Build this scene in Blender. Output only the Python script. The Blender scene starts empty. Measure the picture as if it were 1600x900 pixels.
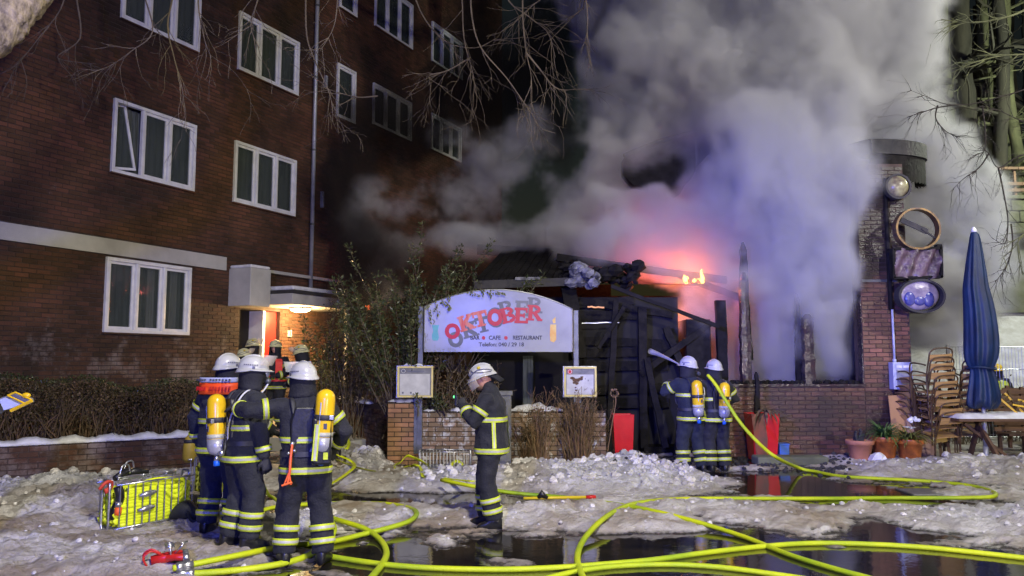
import bpy, bmesh, math, random
import numpy as np
from mathutils import Vector, Matrix, Quaternion

random.seed(7)
SMOKE_RES = 0.08
SC = bpy.context.scene
COL = SC.collection
R = math.radians

# ------------------------------------------------------------------ camera
CAM_H = 1.78
FPX = 1228.0
PITCH = math.atan(116 / FPX)
cam_d = bpy.data.cameras.new('camera')
cam_d.sensor_width = 36.0
cam_d.lens = 36.0 * FPX / 1600.0
cam_d.clip_start = 0.05
cam_d.clip_end = 500.0
cam = bpy.data.objects.new('camera', cam_d)
cam.location = (0, 0, CAM_H)
cam.rotation_euler = (R(90) + PITCH, 0, 0)
COL.objects.link(cam)
SC.camera = cam

# ------------------------------------------------------------------ world (night sky)
SUN_EL, SUN_AZ = R(9), R(146)
w = bpy.data.worlds.new('World')
SC.world = w
w.use_nodes = True
nt = w.node_tree
bg = nt.nodes['Background']
sky = nt.nodes.new('ShaderNodeTexSky')
sky.sky_type = 'NISHITA'
sky.sun_disc = False
sky.sun_elevation = R(2)
sky.sun_rotation = SUN_AZ
sky.air_density = 1.0
nt.links.new(sky.outputs[0], bg.inputs[0])
bg.inputs[1].default_value = 0.009

def lamp(name, kind, loc, target, power, color, radius=0.2, spot=None, blend=0.4):
    d = bpy.data.lights.new(name, kind)
    d.energy = power
    d.color = color
    if kind != 'SUN':
        d.shadow_soft_size = radius
    if kind == 'SPOT':
        d.spot_size = R(spot)
        d.spot_blend = blend
    o = bpy.data.objects.new(name, d)
    o.location = loc
    if target is not None:
        v = Vector(target) - Vector(loc)
        o.rotation_euler = v.to_track_quat('-Z', 'Y').to_euler()
    COL.objects.link(o)
    return o

# street lamps and work lights of the fire engines parked behind the viewer
LK = lamp('floodlight', 'SPOT', (8.0, -8.0, 3.4), (-1.0, 12.0, 1.6), 5600, (1.0, 0.92, 0.77), 0.22, 100, 0.7)
LS = lamp('street_lamp_light', 'SPOT', (1.5, 1.0, 8.5), (1.0, 9.0, 0.0), 4200, (1.0, 0.95, 0.84), 0.25, 120, 1.0)
LR = lamp('street_lamp_light', 'POINT', (17.5, 19.5, 10.0), None, 2300, (0.92, 0.98, 0.80), 0.25)
LR2 = lamp('street_lamp_light', 'SPOT', (13.5, 6.0, 9.5), (8.0, 17.0, 7.0), 4600, (1.0, 0.97, 0.88), 0.25, 85, 1.0)
LB = lamp('beacon_light', 'POINT', (-1.5, -3.0, 3.3), None, 3000, (0.09, 0.12, 1.0), 0.15)
LB2 = lamp('beacon_light', 'SPOT', (-2.5, 3.5, 3.6), (5.5, 15.8, 2.9), 9000, (0.15, 0.16, 1.0), 0.15, 38, 1.0)
# the fire inside the restaurant
LF = lamp('fire_light', 'POINT', (3.85, 17.2, 3.75), None, 1150, (1.0, 0.20, 0.06), 0.5)
LF3 = lamp('fire_light', 'POINT', (3.1, 17.3, 4.2), None, 750, (1.0, 0.16, 0.14), 0.7)
LF2 = lamp('fire_light', 'POINT', (3.3, 16.6, 2.7), None, 50, (1.0, 0.25, 0.08), 0.2)

SC.view_settings.view_transform = 'Standard'
SC.view_settings.look = 'None'
SC.view_settings.exposure = 0.25
SC.view_settings.gamma = 1.0
SC.cycles.volume_bounces = 2
SC.cycles.max_bounces = 6
SC.cycles.diffuse_bounces = 3
SC.cycles.glossy_bounces = 3
SC.cycles.transmission_bounces = 4
SC.cycles.transparent_max_bounces = 8
SC.cycles.volume_step_rate = 1.5
SC.cycles.use_denoising = True
SC.cycles.sample_clamp_indirect = 4.0

# ------------------------------------------------------------------ survey helpers
CP, SP = math.cos(PITCH), math.sin(PITCH)
def ray(px, py):
    xr = (px - 800) / FPX
    yu = -(py - 450) / FPX
    y = CP - yu * SP
    z = SP + yu * CP
    return xr / y, z / y           # per metre of world Y
def P(px, py, Y):
    kx, kz = ray(px, py)
    return Vector((kx * Y, Y, CAM_H + kz * Y))
def G(px, py, z=0.0):
    kx, kz = ray(px, py)
    Y = (z - CAM_H) / kz
    return Vector((kx * Y, Y, z))
def proj(p):
    x, y, z = p[0], p[1], p[2] - CAM_H
    dz = y * CP + z * SP
    if dz < 0.1: return None
    return 800 + FPX * x / dz, 450 - FPX * (-y * SP + z * CP) / dz, dz

# ------------------------------------------------------------------ tags
def tag(o, label=None, cat=None, group=None, kind=None):
    if label: o['label'] = label
    if cat: o['category'] = cat
    if group: o['group'] = group
    if kind: o['kind'] = kind
    return o
def empty(name, loc=(0, 0, 0), rz=0.0, label=None, cat=None, group=None, scale=1.0):
    o = bpy.data.objects.new(name, None)
    o.location = loc
    o.rotation_euler = (0, 0, rz)
    o.scale = (scale,) * 3
    o.empty_display_size = 0.2
    COL.objects.link(o)
    return tag(o, label, cat, group)

# ------------------------------------------------------------------ materials
def mat(name, c1, c2=None, scale=6.0, rough=0.7, bump=0.0, bscale=None, metal=0.0, spec=0.5,
        rnd=0.0, emit=None, estr=0.0, detail=5.0, trans=0.0, alpha=1.0, rough2=None, stretch=None, sheen=0.0, coat=0.0, contrast=(0.35, 0.65), ior=1.45):
    m = bpy.data.materials.new(name)
    m.use_nodes = True
    n = m.node_tree.nodes; l = m.node_tree.links
    b = n['Principled BSDF']
    b.inputs['Roughness'].default_value = rough
    b.inputs['Metallic'].default_value = metal
    b.inputs['Specular IOR Level'].default_value = spec
    b.inputs['Transmission Weight'].default_value = trans
    b.inputs['Alpha'].default_value = alpha
    b.inputs['Coat Weight'].default_value = coat
    b.inputs['IOR'].default_value = ior
    if sheen: b.inputs['Sheen Weight'].default_value = sheen
    c1 = tuple(c1) + (1,)
    b.inputs['Base Color'].default_value = c1
    if emit:
        b.inputs['Emission Color'].default_value = tuple(emit) + (1,)
        b.inputs['Emission Strength'].default_value = estr
    geo = n.new('ShaderNodeNewGeometry')
    vec = geo.outputs['Position']
    if stretch:
        vm = n.new('ShaderNodeVectorMath'); vm.operation = 'MULTIPLY'
        l.new(vec, vm.inputs[0]); vm.inputs[1].default_value = stretch
        vec = vm.outputs[0]
    if c2 is not None:
        no = n.new('ShaderNodeTexNoise'); no.inputs['Scale'].default_value = scale
        no.inputs['Detail'].default_value = detail; no.inputs['Roughness'].default_value = 0.6
        l.new(vec, no.inputs['Vector'])
        mr = n.new('ShaderNodeMapRange')
        mr.inputs[1].default_value, mr.inputs[2].default_value = contrast
        l.new(no.outputs[0], mr.inputs[0])
        mx = n.new('ShaderNodeMix'); mx.data_type = 'RGBA'
        l.new(mr.outputs[0], mx.inputs[0])
        mx.inputs[6].default_value = c1
        mx.inputs[7].default_value = tuple(c2) + (1,)
        col = mx.outputs[2]
        if rough2 is not None:
            mr2 = n.new('ShaderNodeMapRange')
            mr2.inputs[3].default_value = rough; mr2.inputs[4].default_value = rough2
            l.new(mr.outputs[0], mr2.inputs[0]); l.new(mr2.outputs[0], b.inputs['Roughness'])
        if rnd > 0:
            oi = n.new('ShaderNodeObjectInfo')
            ad = n.new('ShaderNodeMath'); ad.operation = 'ADD'
            l.new(geo.outputs['Random Per Island'], ad.inputs[0]); l.new(oi.outputs['Random'], ad.inputs[1])
            fr = n.new('ShaderNodeMath'); fr.operation = 'FRACT'; l.new(ad.outputs[0], fr.inputs[0])
            mr3 = n.new('ShaderNodeMapRange'); l.new(fr.outputs[0], mr3.inputs[0])
            mr3.inputs[3].default_value = 1 - rnd; mr3.inputs[4].default_value = 1 + rnd
            hv = n.new('ShaderNodeHueSaturation'); l.new(col, hv.inputs['Color'])
            l.new(mr3.outputs[0], hv.inputs['Value'])
            mr4 = n.new('ShaderNodeMapRange'); l.new(fr.outputs[0], mr4.inputs[0])
            mr4.inputs[3].default_value = 0.5 + rnd * 0.03; mr4.inputs[4].default_value = 0.5 - rnd * 0.03
            l.new(mr4.outputs[0], hv.inputs['Hue'])
            col = hv.outputs[0]
        l.new(col, b.inputs['Base Color'])
    if bump:
        nb = n.new('ShaderNodeTexNoise'); nb.inputs['Scale'].default_value = bscale or scale * 4
        nb.inputs['Detail'].default_value = 6
        l.new(vec, nb.inputs['Vector'])
        bp = n.new('ShaderNodeBump'); bp.inputs['Strength'].default_value = bump
        bp.inputs['Distance'].default_value = 0.02
        l.new(nb.outputs[0], bp.inputs['Height']); l.new(bp.outputs[0], b.inputs['Normal'])
    return m

M = {}
M['brick_red'] = mat('brick_red', (0.118, 0.052, 0.025), (0.026, 0.014, 0.009), 0.55, 0.85, 0.5, 40, rnd=0.30)
def add_frost(m, zmax, col, sc, lo, hi):
    n = m.node_tree.nodes; l = m.node_tree.links; b = n['Principled BSDF']; src = b.inputs['Base Color'].links[0].from_socket
    g = n.new('ShaderNodeNewGeometry'); sp = n.new('ShaderNodeSeparateXYZ'); l.new(g.outputs['Position'], sp.inputs[0])
    nz = n.new('ShaderNodeTexNoise'); nz.inputs['Scale'].default_value = sc; nz.inputs['Detail'].default_value = 7; nz.inputs['Roughness'].default_value = .7
    l.new(g.outputs['Position'], nz.inputs['Vector'])
    a = n.new('ShaderNodeMapRange'); l.new(sp.outputs['Z'], a.inputs[0]); a.inputs[1].default_value = zmax; a.inputs[2].default_value = zmax - 1.3; a.inputs[3].default_value = 0; a.inputs[4].default_value = .22
    ad = n.new('ShaderNodeMath'); l.new(a.outputs[0], ad.inputs[0]); l.new(nz.outputs[0], ad.inputs[1])
    r = n.new('ShaderNodeMapRange'); l.new(ad.outputs[0], r.inputs[0]); r.inputs[1].default_value = lo; r.inputs[2].default_value = hi; r.inputs[4].default_value = .75
    mx = n.new('ShaderNodeMix'); mx.data_type = 'RGBA'; l.new(r.outputs[0], mx.inputs[0]); l.new(src, mx.inputs[6]); mx.inputs[7].default_value = col + (1,)
    l.new(mx.outputs[2], b.inputs['Base Color'])
def add_soot(m, z0, z1):
    n = m.node_tree.nodes; l = m.node_tree.links; b = n['Principled BSDF']; src = b.inputs['Base Color'].links[0].from_socket
    g = n.new('ShaderNodeNewGeometry'); sp = n.new('ShaderNodeSeparateXYZ'); l.new(g.outputs['Position'], sp.inputs[0])
    nz = n.new('ShaderNodeTexNoise'); nz.inputs['Scale'].default_value = 1.3; nz.inputs['Detail'].default_value = 6
    l.new(g.outputs['Position'], nz.inputs['Vector'])
    a = n.new('ShaderNodeMapRange'); l.new(sp.outputs['Z'], a.inputs[0]); a.inputs[1].default_value = z0; a.inputs[2].default_value = z1; a.inputs[3].default_value = -.25; a.inputs[4].default_value = .35
    ad = n.new('ShaderNodeMath'); l.new(a.outputs[0], ad.inputs[0]); l.new(nz.outputs[0], ad.inputs[1])
    r = n.new('ShaderNodeMapRange'); l.new(ad.outputs[0], r.inputs[0]); r.inputs[1].default_value = .42; r.inputs[2].default_value = .62; r.inputs[4].default_value = .9
    mx = n.new('ShaderNodeMix'); mx.data_type = 'RGBA'; l.new(r.outputs[0], mx.inputs[0]); l.new(src, mx.inputs[6]); mx.inputs[7].default_value = (.016, .013, .012, 1)
    l.new(mx.outputs[2], b.inputs['Base Color'])
add_frost(M['brick_red'], 2.9, (0.24, 0.20, 0.18), 1.6, 0.68, 0.86)
M['mortar'] = mat('mortar', (0.075, 0.055, 0.042), (0.035, 0.026, 0.020), 3, 0.95, 0.5, 60)
M['brick_pub'] = mat('brick_pub', (0.19, 0.085, 0.05), (0.045, 0.026, 0.022), 0.9, 0.6, 0.5, 40, rnd=0.35, rough2=0.25)
M['brick_wet'] = mat('brick_wet', (0.125, 0.055, 0.034), (0.035, 0.019, 0.016), 1.3, 0.20, 0.5, 40, rnd=0.35, rough2=0.5)
M['brick_yel'] = mat('brick_yel', (0.33, 0.18, 0.085), (0.20, 0.105, 0.055), 2.5, 0.8, 0.4, 40, rnd=0.28)
M['brick_frost'] = mat('brick_frost', (0.22, 0.15, 0.09), (0.55, 0.55, 0.53), 9.0, 0.8, 0.5, 40, rnd=0.3, contrast=(0.5, 0.68))
M['mortar_dark'] = mat('mortar_dark', (0.09, 0.06, 0.045), (0.05, 0.035, 0.03), 3, 0.9, 0.4, 60)
M['plaster'] = mat('plaster', (0.50, 0.49, 0.45), (0.36, 0.35, 0.32), 1.2, 0.85, 0.2, 50)
M['white_paint'] = mat('white_paint', (0.80, 0.80, 0.78), (0.66, 0.66, 0.64), 5, 0.4, 0.05, 30)
M['dark_glass'] = mat('dark_glass', (0.02, 0.025, 0.025), (0.045, 0.05, 0.045), 3, 0.08, spec=0.8)
M['curtain'] = mat('curtain', (0.15, 0.165, 0.14), (0.05, 0.06, 0.05), 3, 0.9, stretch=(9, 9, 0.5))
M['curtain_pale'] = mat('curtain_pale', (0.42, 0.43, 0.38), (0.25, 0.26, 0.23), 3, 0.9, stretch=(14, 14, 0.5))
M['zinc'] = mat('zinc', (0.46, 0.47, 0.50), (0.34, 0.35, 0.38), 4, 0.45, 0.1, 40, metal=0.4)
M['weathered_grey'] = mat('weathered_grey', (0.20, 0.20, 0.19), (0.12, 0.12, 0.11), 5, 0.6, 0.3, 40)
M['galv'] = mat('galv', (0.50, 0.51, 0.52), (0.36, 0.37, 0.38), 12, 0.35, 0.05, 60, metal=0.85)
M['alu'] = mat('alu', (0.62, 0.63, 0.65), (0.45, 0.46, 0.48), 12, 0.3, metal=0.9)
M['grey_metal'] = mat('grey_metal', (0.17, 0.175, 0.18), (0.10, 0.105, 0.11), 6, 0.45, 0.1, 50, metal=0.5)
M['bark'] = mat('bark', (0.30, 0.24, 0.16), (0.06, 0.045, 0.03), 16, 0.9, 1.0, 30, stretch=(1, 1, 0.5))
M['twig'] = mat('twig', (0.16, 0.125, 0.085), (0.09, 0.07, 0.05), 5, 0.85)
M['twig_dark'] = mat('twig_dark', (0.035, 0.026, 0.022), (0.02, 0.016, 0.015), 5, 0.85)
M['bark_lamplit'] = mat('bark_lamplit', (0.17, 0.18, 0.085), (0.07, 0.075, 0.04), 2.5, 0.9, 1.0, 14, stretch=(1, 1, 0.3))  # greenish street lamp light on the trunks is painted into this bark colour
M['bark_dark'] = mat('bark_dark', (0.05, 0.047, 0.03), (0.025, 0.025, 0.018), 2.5, 0.9, 0.8, 14, stretch=(1, 1, 0.3))
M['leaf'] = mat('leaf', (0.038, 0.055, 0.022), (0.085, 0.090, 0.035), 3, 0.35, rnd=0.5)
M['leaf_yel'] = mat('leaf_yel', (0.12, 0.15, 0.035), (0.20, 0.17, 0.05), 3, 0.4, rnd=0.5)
M['leaf_brown'] = mat('leaf_brown', (0.12, 0.075, 0.035), (0.07, 0.06, 0.03), 3, 0.7, rnd=0.5)
M['straw'] = mat('straw', (0.25, 0.16, 0.075), (0.13, 0.085, 0.045), 6, 0.85, rnd=0.5)
M['hedge_stem'] = mat('hedge_stem', (0.13, 0.085, 0.042), (0.055, 0.038, 0.022), 3, 0.85, rnd=0.5)
M['palm'] = mat('palm', (0.05, 0.12, 0.03), (0.09, 0.16, 0.04), 6, 0.45, rnd=0.4)
M['snow'] = mat('snow', (0.78, 0.79, 0.82), (0.62, 0.62, 0.62), 5, 0.6, 0.7, 14)
M['snow_dirty'] = mat('snow_dirty', (0.66, 0.64, 0.60), (0.40, 0.36, 0.31), 4.5, 0.6, 0.8, 16, rnd=0.3)
M['snow_lump'] = mat('snow_lump', (0.74, 0.73, 0.71), (0.48, 0.45, 0.41), 2.5, 0.6, 0.8, 16, rnd=0.3)
M['char'] = mat('char', (0.006, 0.0055, 0.0055), (0.020, 0.018, 0.017), 5, 0.7, 0.9, 12, rough2=0.9, spec=0.15)
M['char_grey'] = mat('char_grey', (0.035, 0.035, 0.036), (0.060, 0.056, 0.054), 3, 0.7, 0.7, 12, spec=0.2)
M['char_wet'] = mat('char_wet', (0.05, 0.03, 0.03), (0.02, 0.016, 0.02), 6, 0.12, 0.8, 14, rough2=0.4)
M['insul'] = mat('insul', (0.26, 0.26, 0.29), (0.03, 0.03, 0.035), 5, 0.8, 1.0, 15)
M['red_gloss'] = mat('red_gloss', (0.62, 0.018, 0.022), (0.50, 0.012, 0.018), 3, 0.22, coat=0.5)
M['red_burnt'] = mat('red_burnt', (0.19, 0.03, 0.02), (0.06, 0.025, 0.018), 4, 0.4)
M['terracotta'] = mat('terracotta', (0.52, 0.22, 0.13), (0.38, 0.16, 0.09), 5, 0.7, 0.2, 40)
M['terra_orange'] = mat('terra_orange', (0.55, 0.17, 0.04), (0.22, 0.07, 0.025), 7, 0.35, 0.2, 40)
M['soil'] = mat('soil', (0.03, 0.022, 0.016), (0.06, 0.045, 0.03), 20, 0.95, 1.0, 40)
M['plywood'] = mat('plywood', (0.48, 0.27, 0.11), (0.38, 0.20, 0.09), 2, 0.6, 0.1, 20, stretch=(1, 1, 0.2))
M['plywood_dull'] = mat('plywood_dull', (0.33, 0.20, 0.14), (0.24, 0.15, 0.12), 2, 0.65, 0.1, 20, stretch=(1, 1, 0.2))
M['yellow_wood'] = mat('yellow_wood', (0.55, 0.38, 0.10), (0.38, 0.25, 0.08), 3, 0.5, stretch=(1, 1, 0.2))
M['chair_wood'] = mat('chair_wood', (0.50, 0.31, 0.11), (0.34, 0.20, 0.075), 3, 0.42, stretch=(1, 6, 6))
M['chair_dark'] = mat('chair_dark', (0.10, 0.055, 0.025), (0.05, 0.03, 0.016), 5, 0.4)
M['table_wood'] = mat('table_wood', (0.14, 0.075, 0.04), (0.08, 0.045, 0.03), 5, 0.6, 0.2, 20, stretch=(0.3, 3, 3))
M['parasol'] = mat('parasol', (0.003, 0.024, 0.085), (0.002, 0.011, 0.042), 2.5, 0.5, 0.3, 60, sheen=0.03)
M['wood_pale'] = mat('wood_pale', (0.42, 0.35, 0.26), (0.30, 0.25, 0.18), 5, 0.6)
M['suit'] = mat('suit', (0.009, 0.010, 0.014), (0.018, 0.018, 0.023), 5, 0.8, 0.5, 55, sheen=0.04)
M['suit_grey'] = mat('suit_grey', (0.014, 0.015, 0.018), (0.024, 0.025, 0.028), 5, 0.85, 0.5, 55, sheen=0.04)
M['suit_blue'] = mat('suit_blue', (0.010, 0.014, 0.026), (0.018, 0.022, 0.036), 5, 0.85, 0.5, 55, sheen=0.04)
M['suit_navy'] = mat('suit_navy', (0.009, 0.012, 0.028), (0.016, 0.020, 0.038), 5, 0.85, 0.5, 55, sheen=0.04)
M['black_cloth'] = mat('black_cloth', (0.010, 0.010, 0.013), (0.018, 0.018, 0.022), 8, 0.85, 0.4, 60)
M['rubber'] = mat('rubber', (0.008, 0.008, 0.008), (0.02, 0.02, 0.02), 12, 0.35, 0.1, 40)
M['hi_yellow'] = mat('hi_yellow', (0.58, 0.68, 0.02), (0.40, 0.48, 0.03), 9, 0.5, 0.15, 60)
M['hi_silver'] = mat('hi_silver', (0.50, 0.50, 0.38), (0.34, 0.34, 0.26), 9, 0.4, 0.15, 60)
M['hi_orange'] = mat('hi_orange', (0.90, 0.09, 0.012), (0.75, 0.07, 0.012), 6, 0.5)
M['hi_redvest'] = mat('hi_redvest', (0.85, 0.05, 0.03), (0.62, 0.04, 0.03), 6, 0.6)
M['helmet'] = mat('helmet', (0.50, 0.50, 0.45), (0.38, 0.38, 0.35), 6, 0.3, 0.03, 30, coat=0.2)
M['helmet_yel'] = mat('helmet_yel', (0.68, 0.66, 0.36), (0.55, 0.52, 0.26), 6, 0.3, 0.03, 30, coat=0.2)
M['helmet_bright'] = mat('helmet_bright', (0.85, 0.62, 0.02), (0.75, 0.52, 0.02), 6, 0.3)
M['helmet_mark'] = mat('helmet_mark', (0.06, 0.06, 0.09), (0.12, 0.12, 0.16), 20, 0.5)
M['badge'] = mat('badge', (0.62, 0.48, 0.03), (0.5, 0.38, 0.03), 20, 0.4)
M['cyl_yel'] = mat('cyl_yel', (0.78, 0.50, 0.012), (0.66, 0.40, 0.012), 5, 0.28, coat=0.3)
M['cyl_grey'] = mat('cyl_grey', (0.45, 0.45, 0.46), (0.30, 0.30, 0.32), 9, 0.35, metal=0.3)
M['valve_blue'] = mat('valve_blue', (0.01, 0.12, 0.60), (0.01, 0.09, 0.45), 9, 0.4)
M['strap'] = mat('strap', (0.02, 0.02, 0.022), (0.035, 0.035, 0.04), 9, 0.6)
M['tube_white'] = mat('tube_white', (0.60, 0.60, 0.60), (0.45, 0.45, 0.46), 9, 0.4)
M['lanyard'] = mat('lanyard', (0.85, 0.16, 0.02), (0.72, 0.09, 0.02), 9, 0.5)
M['skin'] = mat('skin', (0.58, 0.31, 0.21), (0.48, 0.22, 0.15), 12, 0.5)
M['eye'] = mat('eye', (0.03, 0.025, 0.02), (0.02, 0.02, 0.02), 12, 0.2)
M['beard'] = mat('beard', (0.16, 0.09, 0.05), (0.09, 0.05, 0.03), 30, 0.9, 0.6, 80)
M['glove'] = mat('glove', (0.020, 0.020, 0.022), (0.035, 0.034, 0.034), 10, 0.75, 0.3, 50)
M['green_glow'] = mat('green_light', (0.1, 0.5, 0.15), emit=(0.15, 1.0, 0.3), estr=1.5)
M['visor'] = mat('visor', (0.75, 0.65, 0.52), None, rough=0.15, alpha=0.42, spec=0.8)
M['visor_grey'] = mat('visor_grey', (0.75, 0.75, 0.75), None, rough=0.15, alpha=0.45, spec=0.8)
M['lens'] = mat('lens', (0.35, 0.36, 0.38), None, rough=0.08, alpha=0.85, spec=0.9)
def hose_mat():
    m = mat('hose', (0.60, 0.68, 0.010), (0.20, 0.36, 0.015), 0.75, 0.5, 0.45, 70, contrast=(0.40, 0.68), detail=9)
    return m
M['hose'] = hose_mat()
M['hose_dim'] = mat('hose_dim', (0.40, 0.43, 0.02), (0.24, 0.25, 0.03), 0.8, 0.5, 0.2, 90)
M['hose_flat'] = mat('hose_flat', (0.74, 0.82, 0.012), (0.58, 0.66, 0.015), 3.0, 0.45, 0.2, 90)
M['hose_rib'] = mat('hose_rib', (0.80, 0.90, 0.02), (0.6, 0.7, 0.02), 3.0, 0.45)
M['coupling'] = mat('coupling', (0.50, 0.50, 0.50), (0.28, 0.28, 0.28), 14, 0.3, metal=0.8)
M['sign_white'] = mat('sign_white', (0.37, 0.375, 0.38), (0.27, 0.275, 0.29), 1.2, 0.25, 0.04, 12, spec=0.6)
M['sign_soot'] = mat('sign_soot', (0.20, 0.20, 0.17), (0.35, 0.35, 0.33), 9, 0.6)
M['ink_red'] = mat('ink_red', (0.50, 0.012, 0.02), (0.50, 0.04, 0.035), 2.0, 0.4)
M['ink_faded'] = mat('ink_faded', (0.60, 0.09, 0.05), (0.62, 0.26, 0.18), 7.0, 0.4, stretch=(2, 1, 0.4))
M['ink_shadow'] = mat('ink_shadow', (0.10, 0.105, 0.12), (0.17, 0.175, 0.19), 3.0, 0.4)
M['ink_black'] = mat('ink_black', (0.03, 0.03, 0.06), (0.06, 0.06, 0.09), 3.0, 0.5)
M['ink_teal'] = mat('ink_teal', (0.08, 0.32, 0.42), (0.14, 0.42, 0.50), 6.0, 0.4)
M['ink_amber'] = mat('ink_amber', (0.70, 0.35, 0.06), (0.72, 0.55, 0.16), 6.0, 0.4)
M['frame_yel'] = mat('frame_yel', (0.72, 0.62, 0.20), (0.6, 0.5, 0.16), 6.0, 0.35)
M['paper'] = mat('paper', (0.58, 0.58, 0.55), (0.44, 0.44, 0.42), 7.0, 0.6)
M['header_grey'] = mat('header_grey', (0.12, 0.12, 0.12), (0.22, 0.22, 0.21), 7.0, 0.5)
M['paint_blue_grey'] = mat('paint_blue_grey', (0.44, 0.47, 0.60), (0.36, 0.39, 0.52), 5, 0.4)
M['plastic_blue'] = mat('plastic_blue', (0.04, 0.13, 0.42), (0.03, 0.10, 0.32), 5, 0.4)
M['door_red'] = mat('door_red', (0.42, 0.02, 0.015), (0.30, 0.015, 0.012), 3, 0.4)
M['void'] = mat('void', (0.01, 0.01, 0.011), (0.018, 0.016, 0.015), 3, 0.9)
M['interior'] = mat('interior', (0.03, 0.02, 0.018), (0.05, 0.03, 0.025), 3, 0.9)
M['lamp_lit'] = mat('lamp_lit', (0.9, 0.85, 0.6), emit=(1.0, 0.86, 0.50), estr=9.0)
M['flame'] = mat('flame', (0.9, 0.4, 0.1), emit=(1.0, 0.42, 0.07), estr=7.0)
M['ember'] = mat('ember', (0.4, 0.08, 0.02), (0.02, 0.01, 0.01), 9, 0.9, emit=(1.0, 0.16, 0.04), estr=1.2)
M['lamp_amber'] = mat('lamp_amber', (0.5, 0.25, 0.1), emit=(1.0, 0.45, 0.2), estr=0.5)
add_soot(M['brick_pub'], 2.2, 4.6)
M['globe'] = mat('globe', (0.36, 0.34, 0.18), (0.10, 0.07, 0.06), 6, 0.3)
M['rust_ring'] = mat('rust_ring', (0.30, 0.19, 0.07), (0.09, 0.06, 0.05), 6, 0.4, metal=0.5)
M['melt_purple'] = mat('melt_purple', (0.14, 0.09, 0.12), (0.045, 0.03, 0.035), 5, 0.35, 0.9, 9)
M['melt_pale'] = mat('melt_pale', (0.33, 0.28, 0.36), (0.16, 0.13, 0.20), 5, 0.3, 0.6, 9)
M['melt_blue'] = mat('melt_blue', (0.03, 0.04, 0.20), (0.10, 0.10, 0.26), 7, 0.25, 0.5, 9)
M['stone_green_lit'] = mat('stone_green_lit', (0.16, 0.17, 0.10), (0.08, 0.085, 0.05), 1.5, 0.9, 0.8, 8)  # green light falling on the terrace wall is painted into this stone colour
M['rail_wood'] = mat('rail_wood', (0.26, 0.15, 0.08), (0.16, 0.10, 0.06), 3, 0.7)
M['black_bag'] = mat('black_bag', (0.012, 0.013, 0.012), (0.02, 0.022, 0.02), 6, 0.8, 0.4, 30)
M['hydrant_red'] = mat('hydrant_red', (0.55, 0.02, 0.015), (0.4, 0.015, 0.012), 6, 0.35)
M['rag_red'] = mat('rag_red', (0.62, 0.07, 0.03), (0.5, 0.05, 0.03), 6, 0.7)
M['mustard'] = mat('mustard', (0.42, 0.30, 0.03), (0.30, 0.21, 0.02), 6, 0.6)
M['stick_yel'] = mat('stick_yel', (0.75, 0.58, 0.02), (0.6, 0.45, 0.02), 6, 0.5)

# ------------------------------------------------------------------ mesh builder
def frame_of(t, up=Vector((0, 0, 1))):
    t = t.normalized()
    if abs(t.dot(up)) > 0.97: up = Vector((0, 1, 0))
    a = t.cross(up).normalized()
    return a, a.cross(t).normalized()

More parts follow.
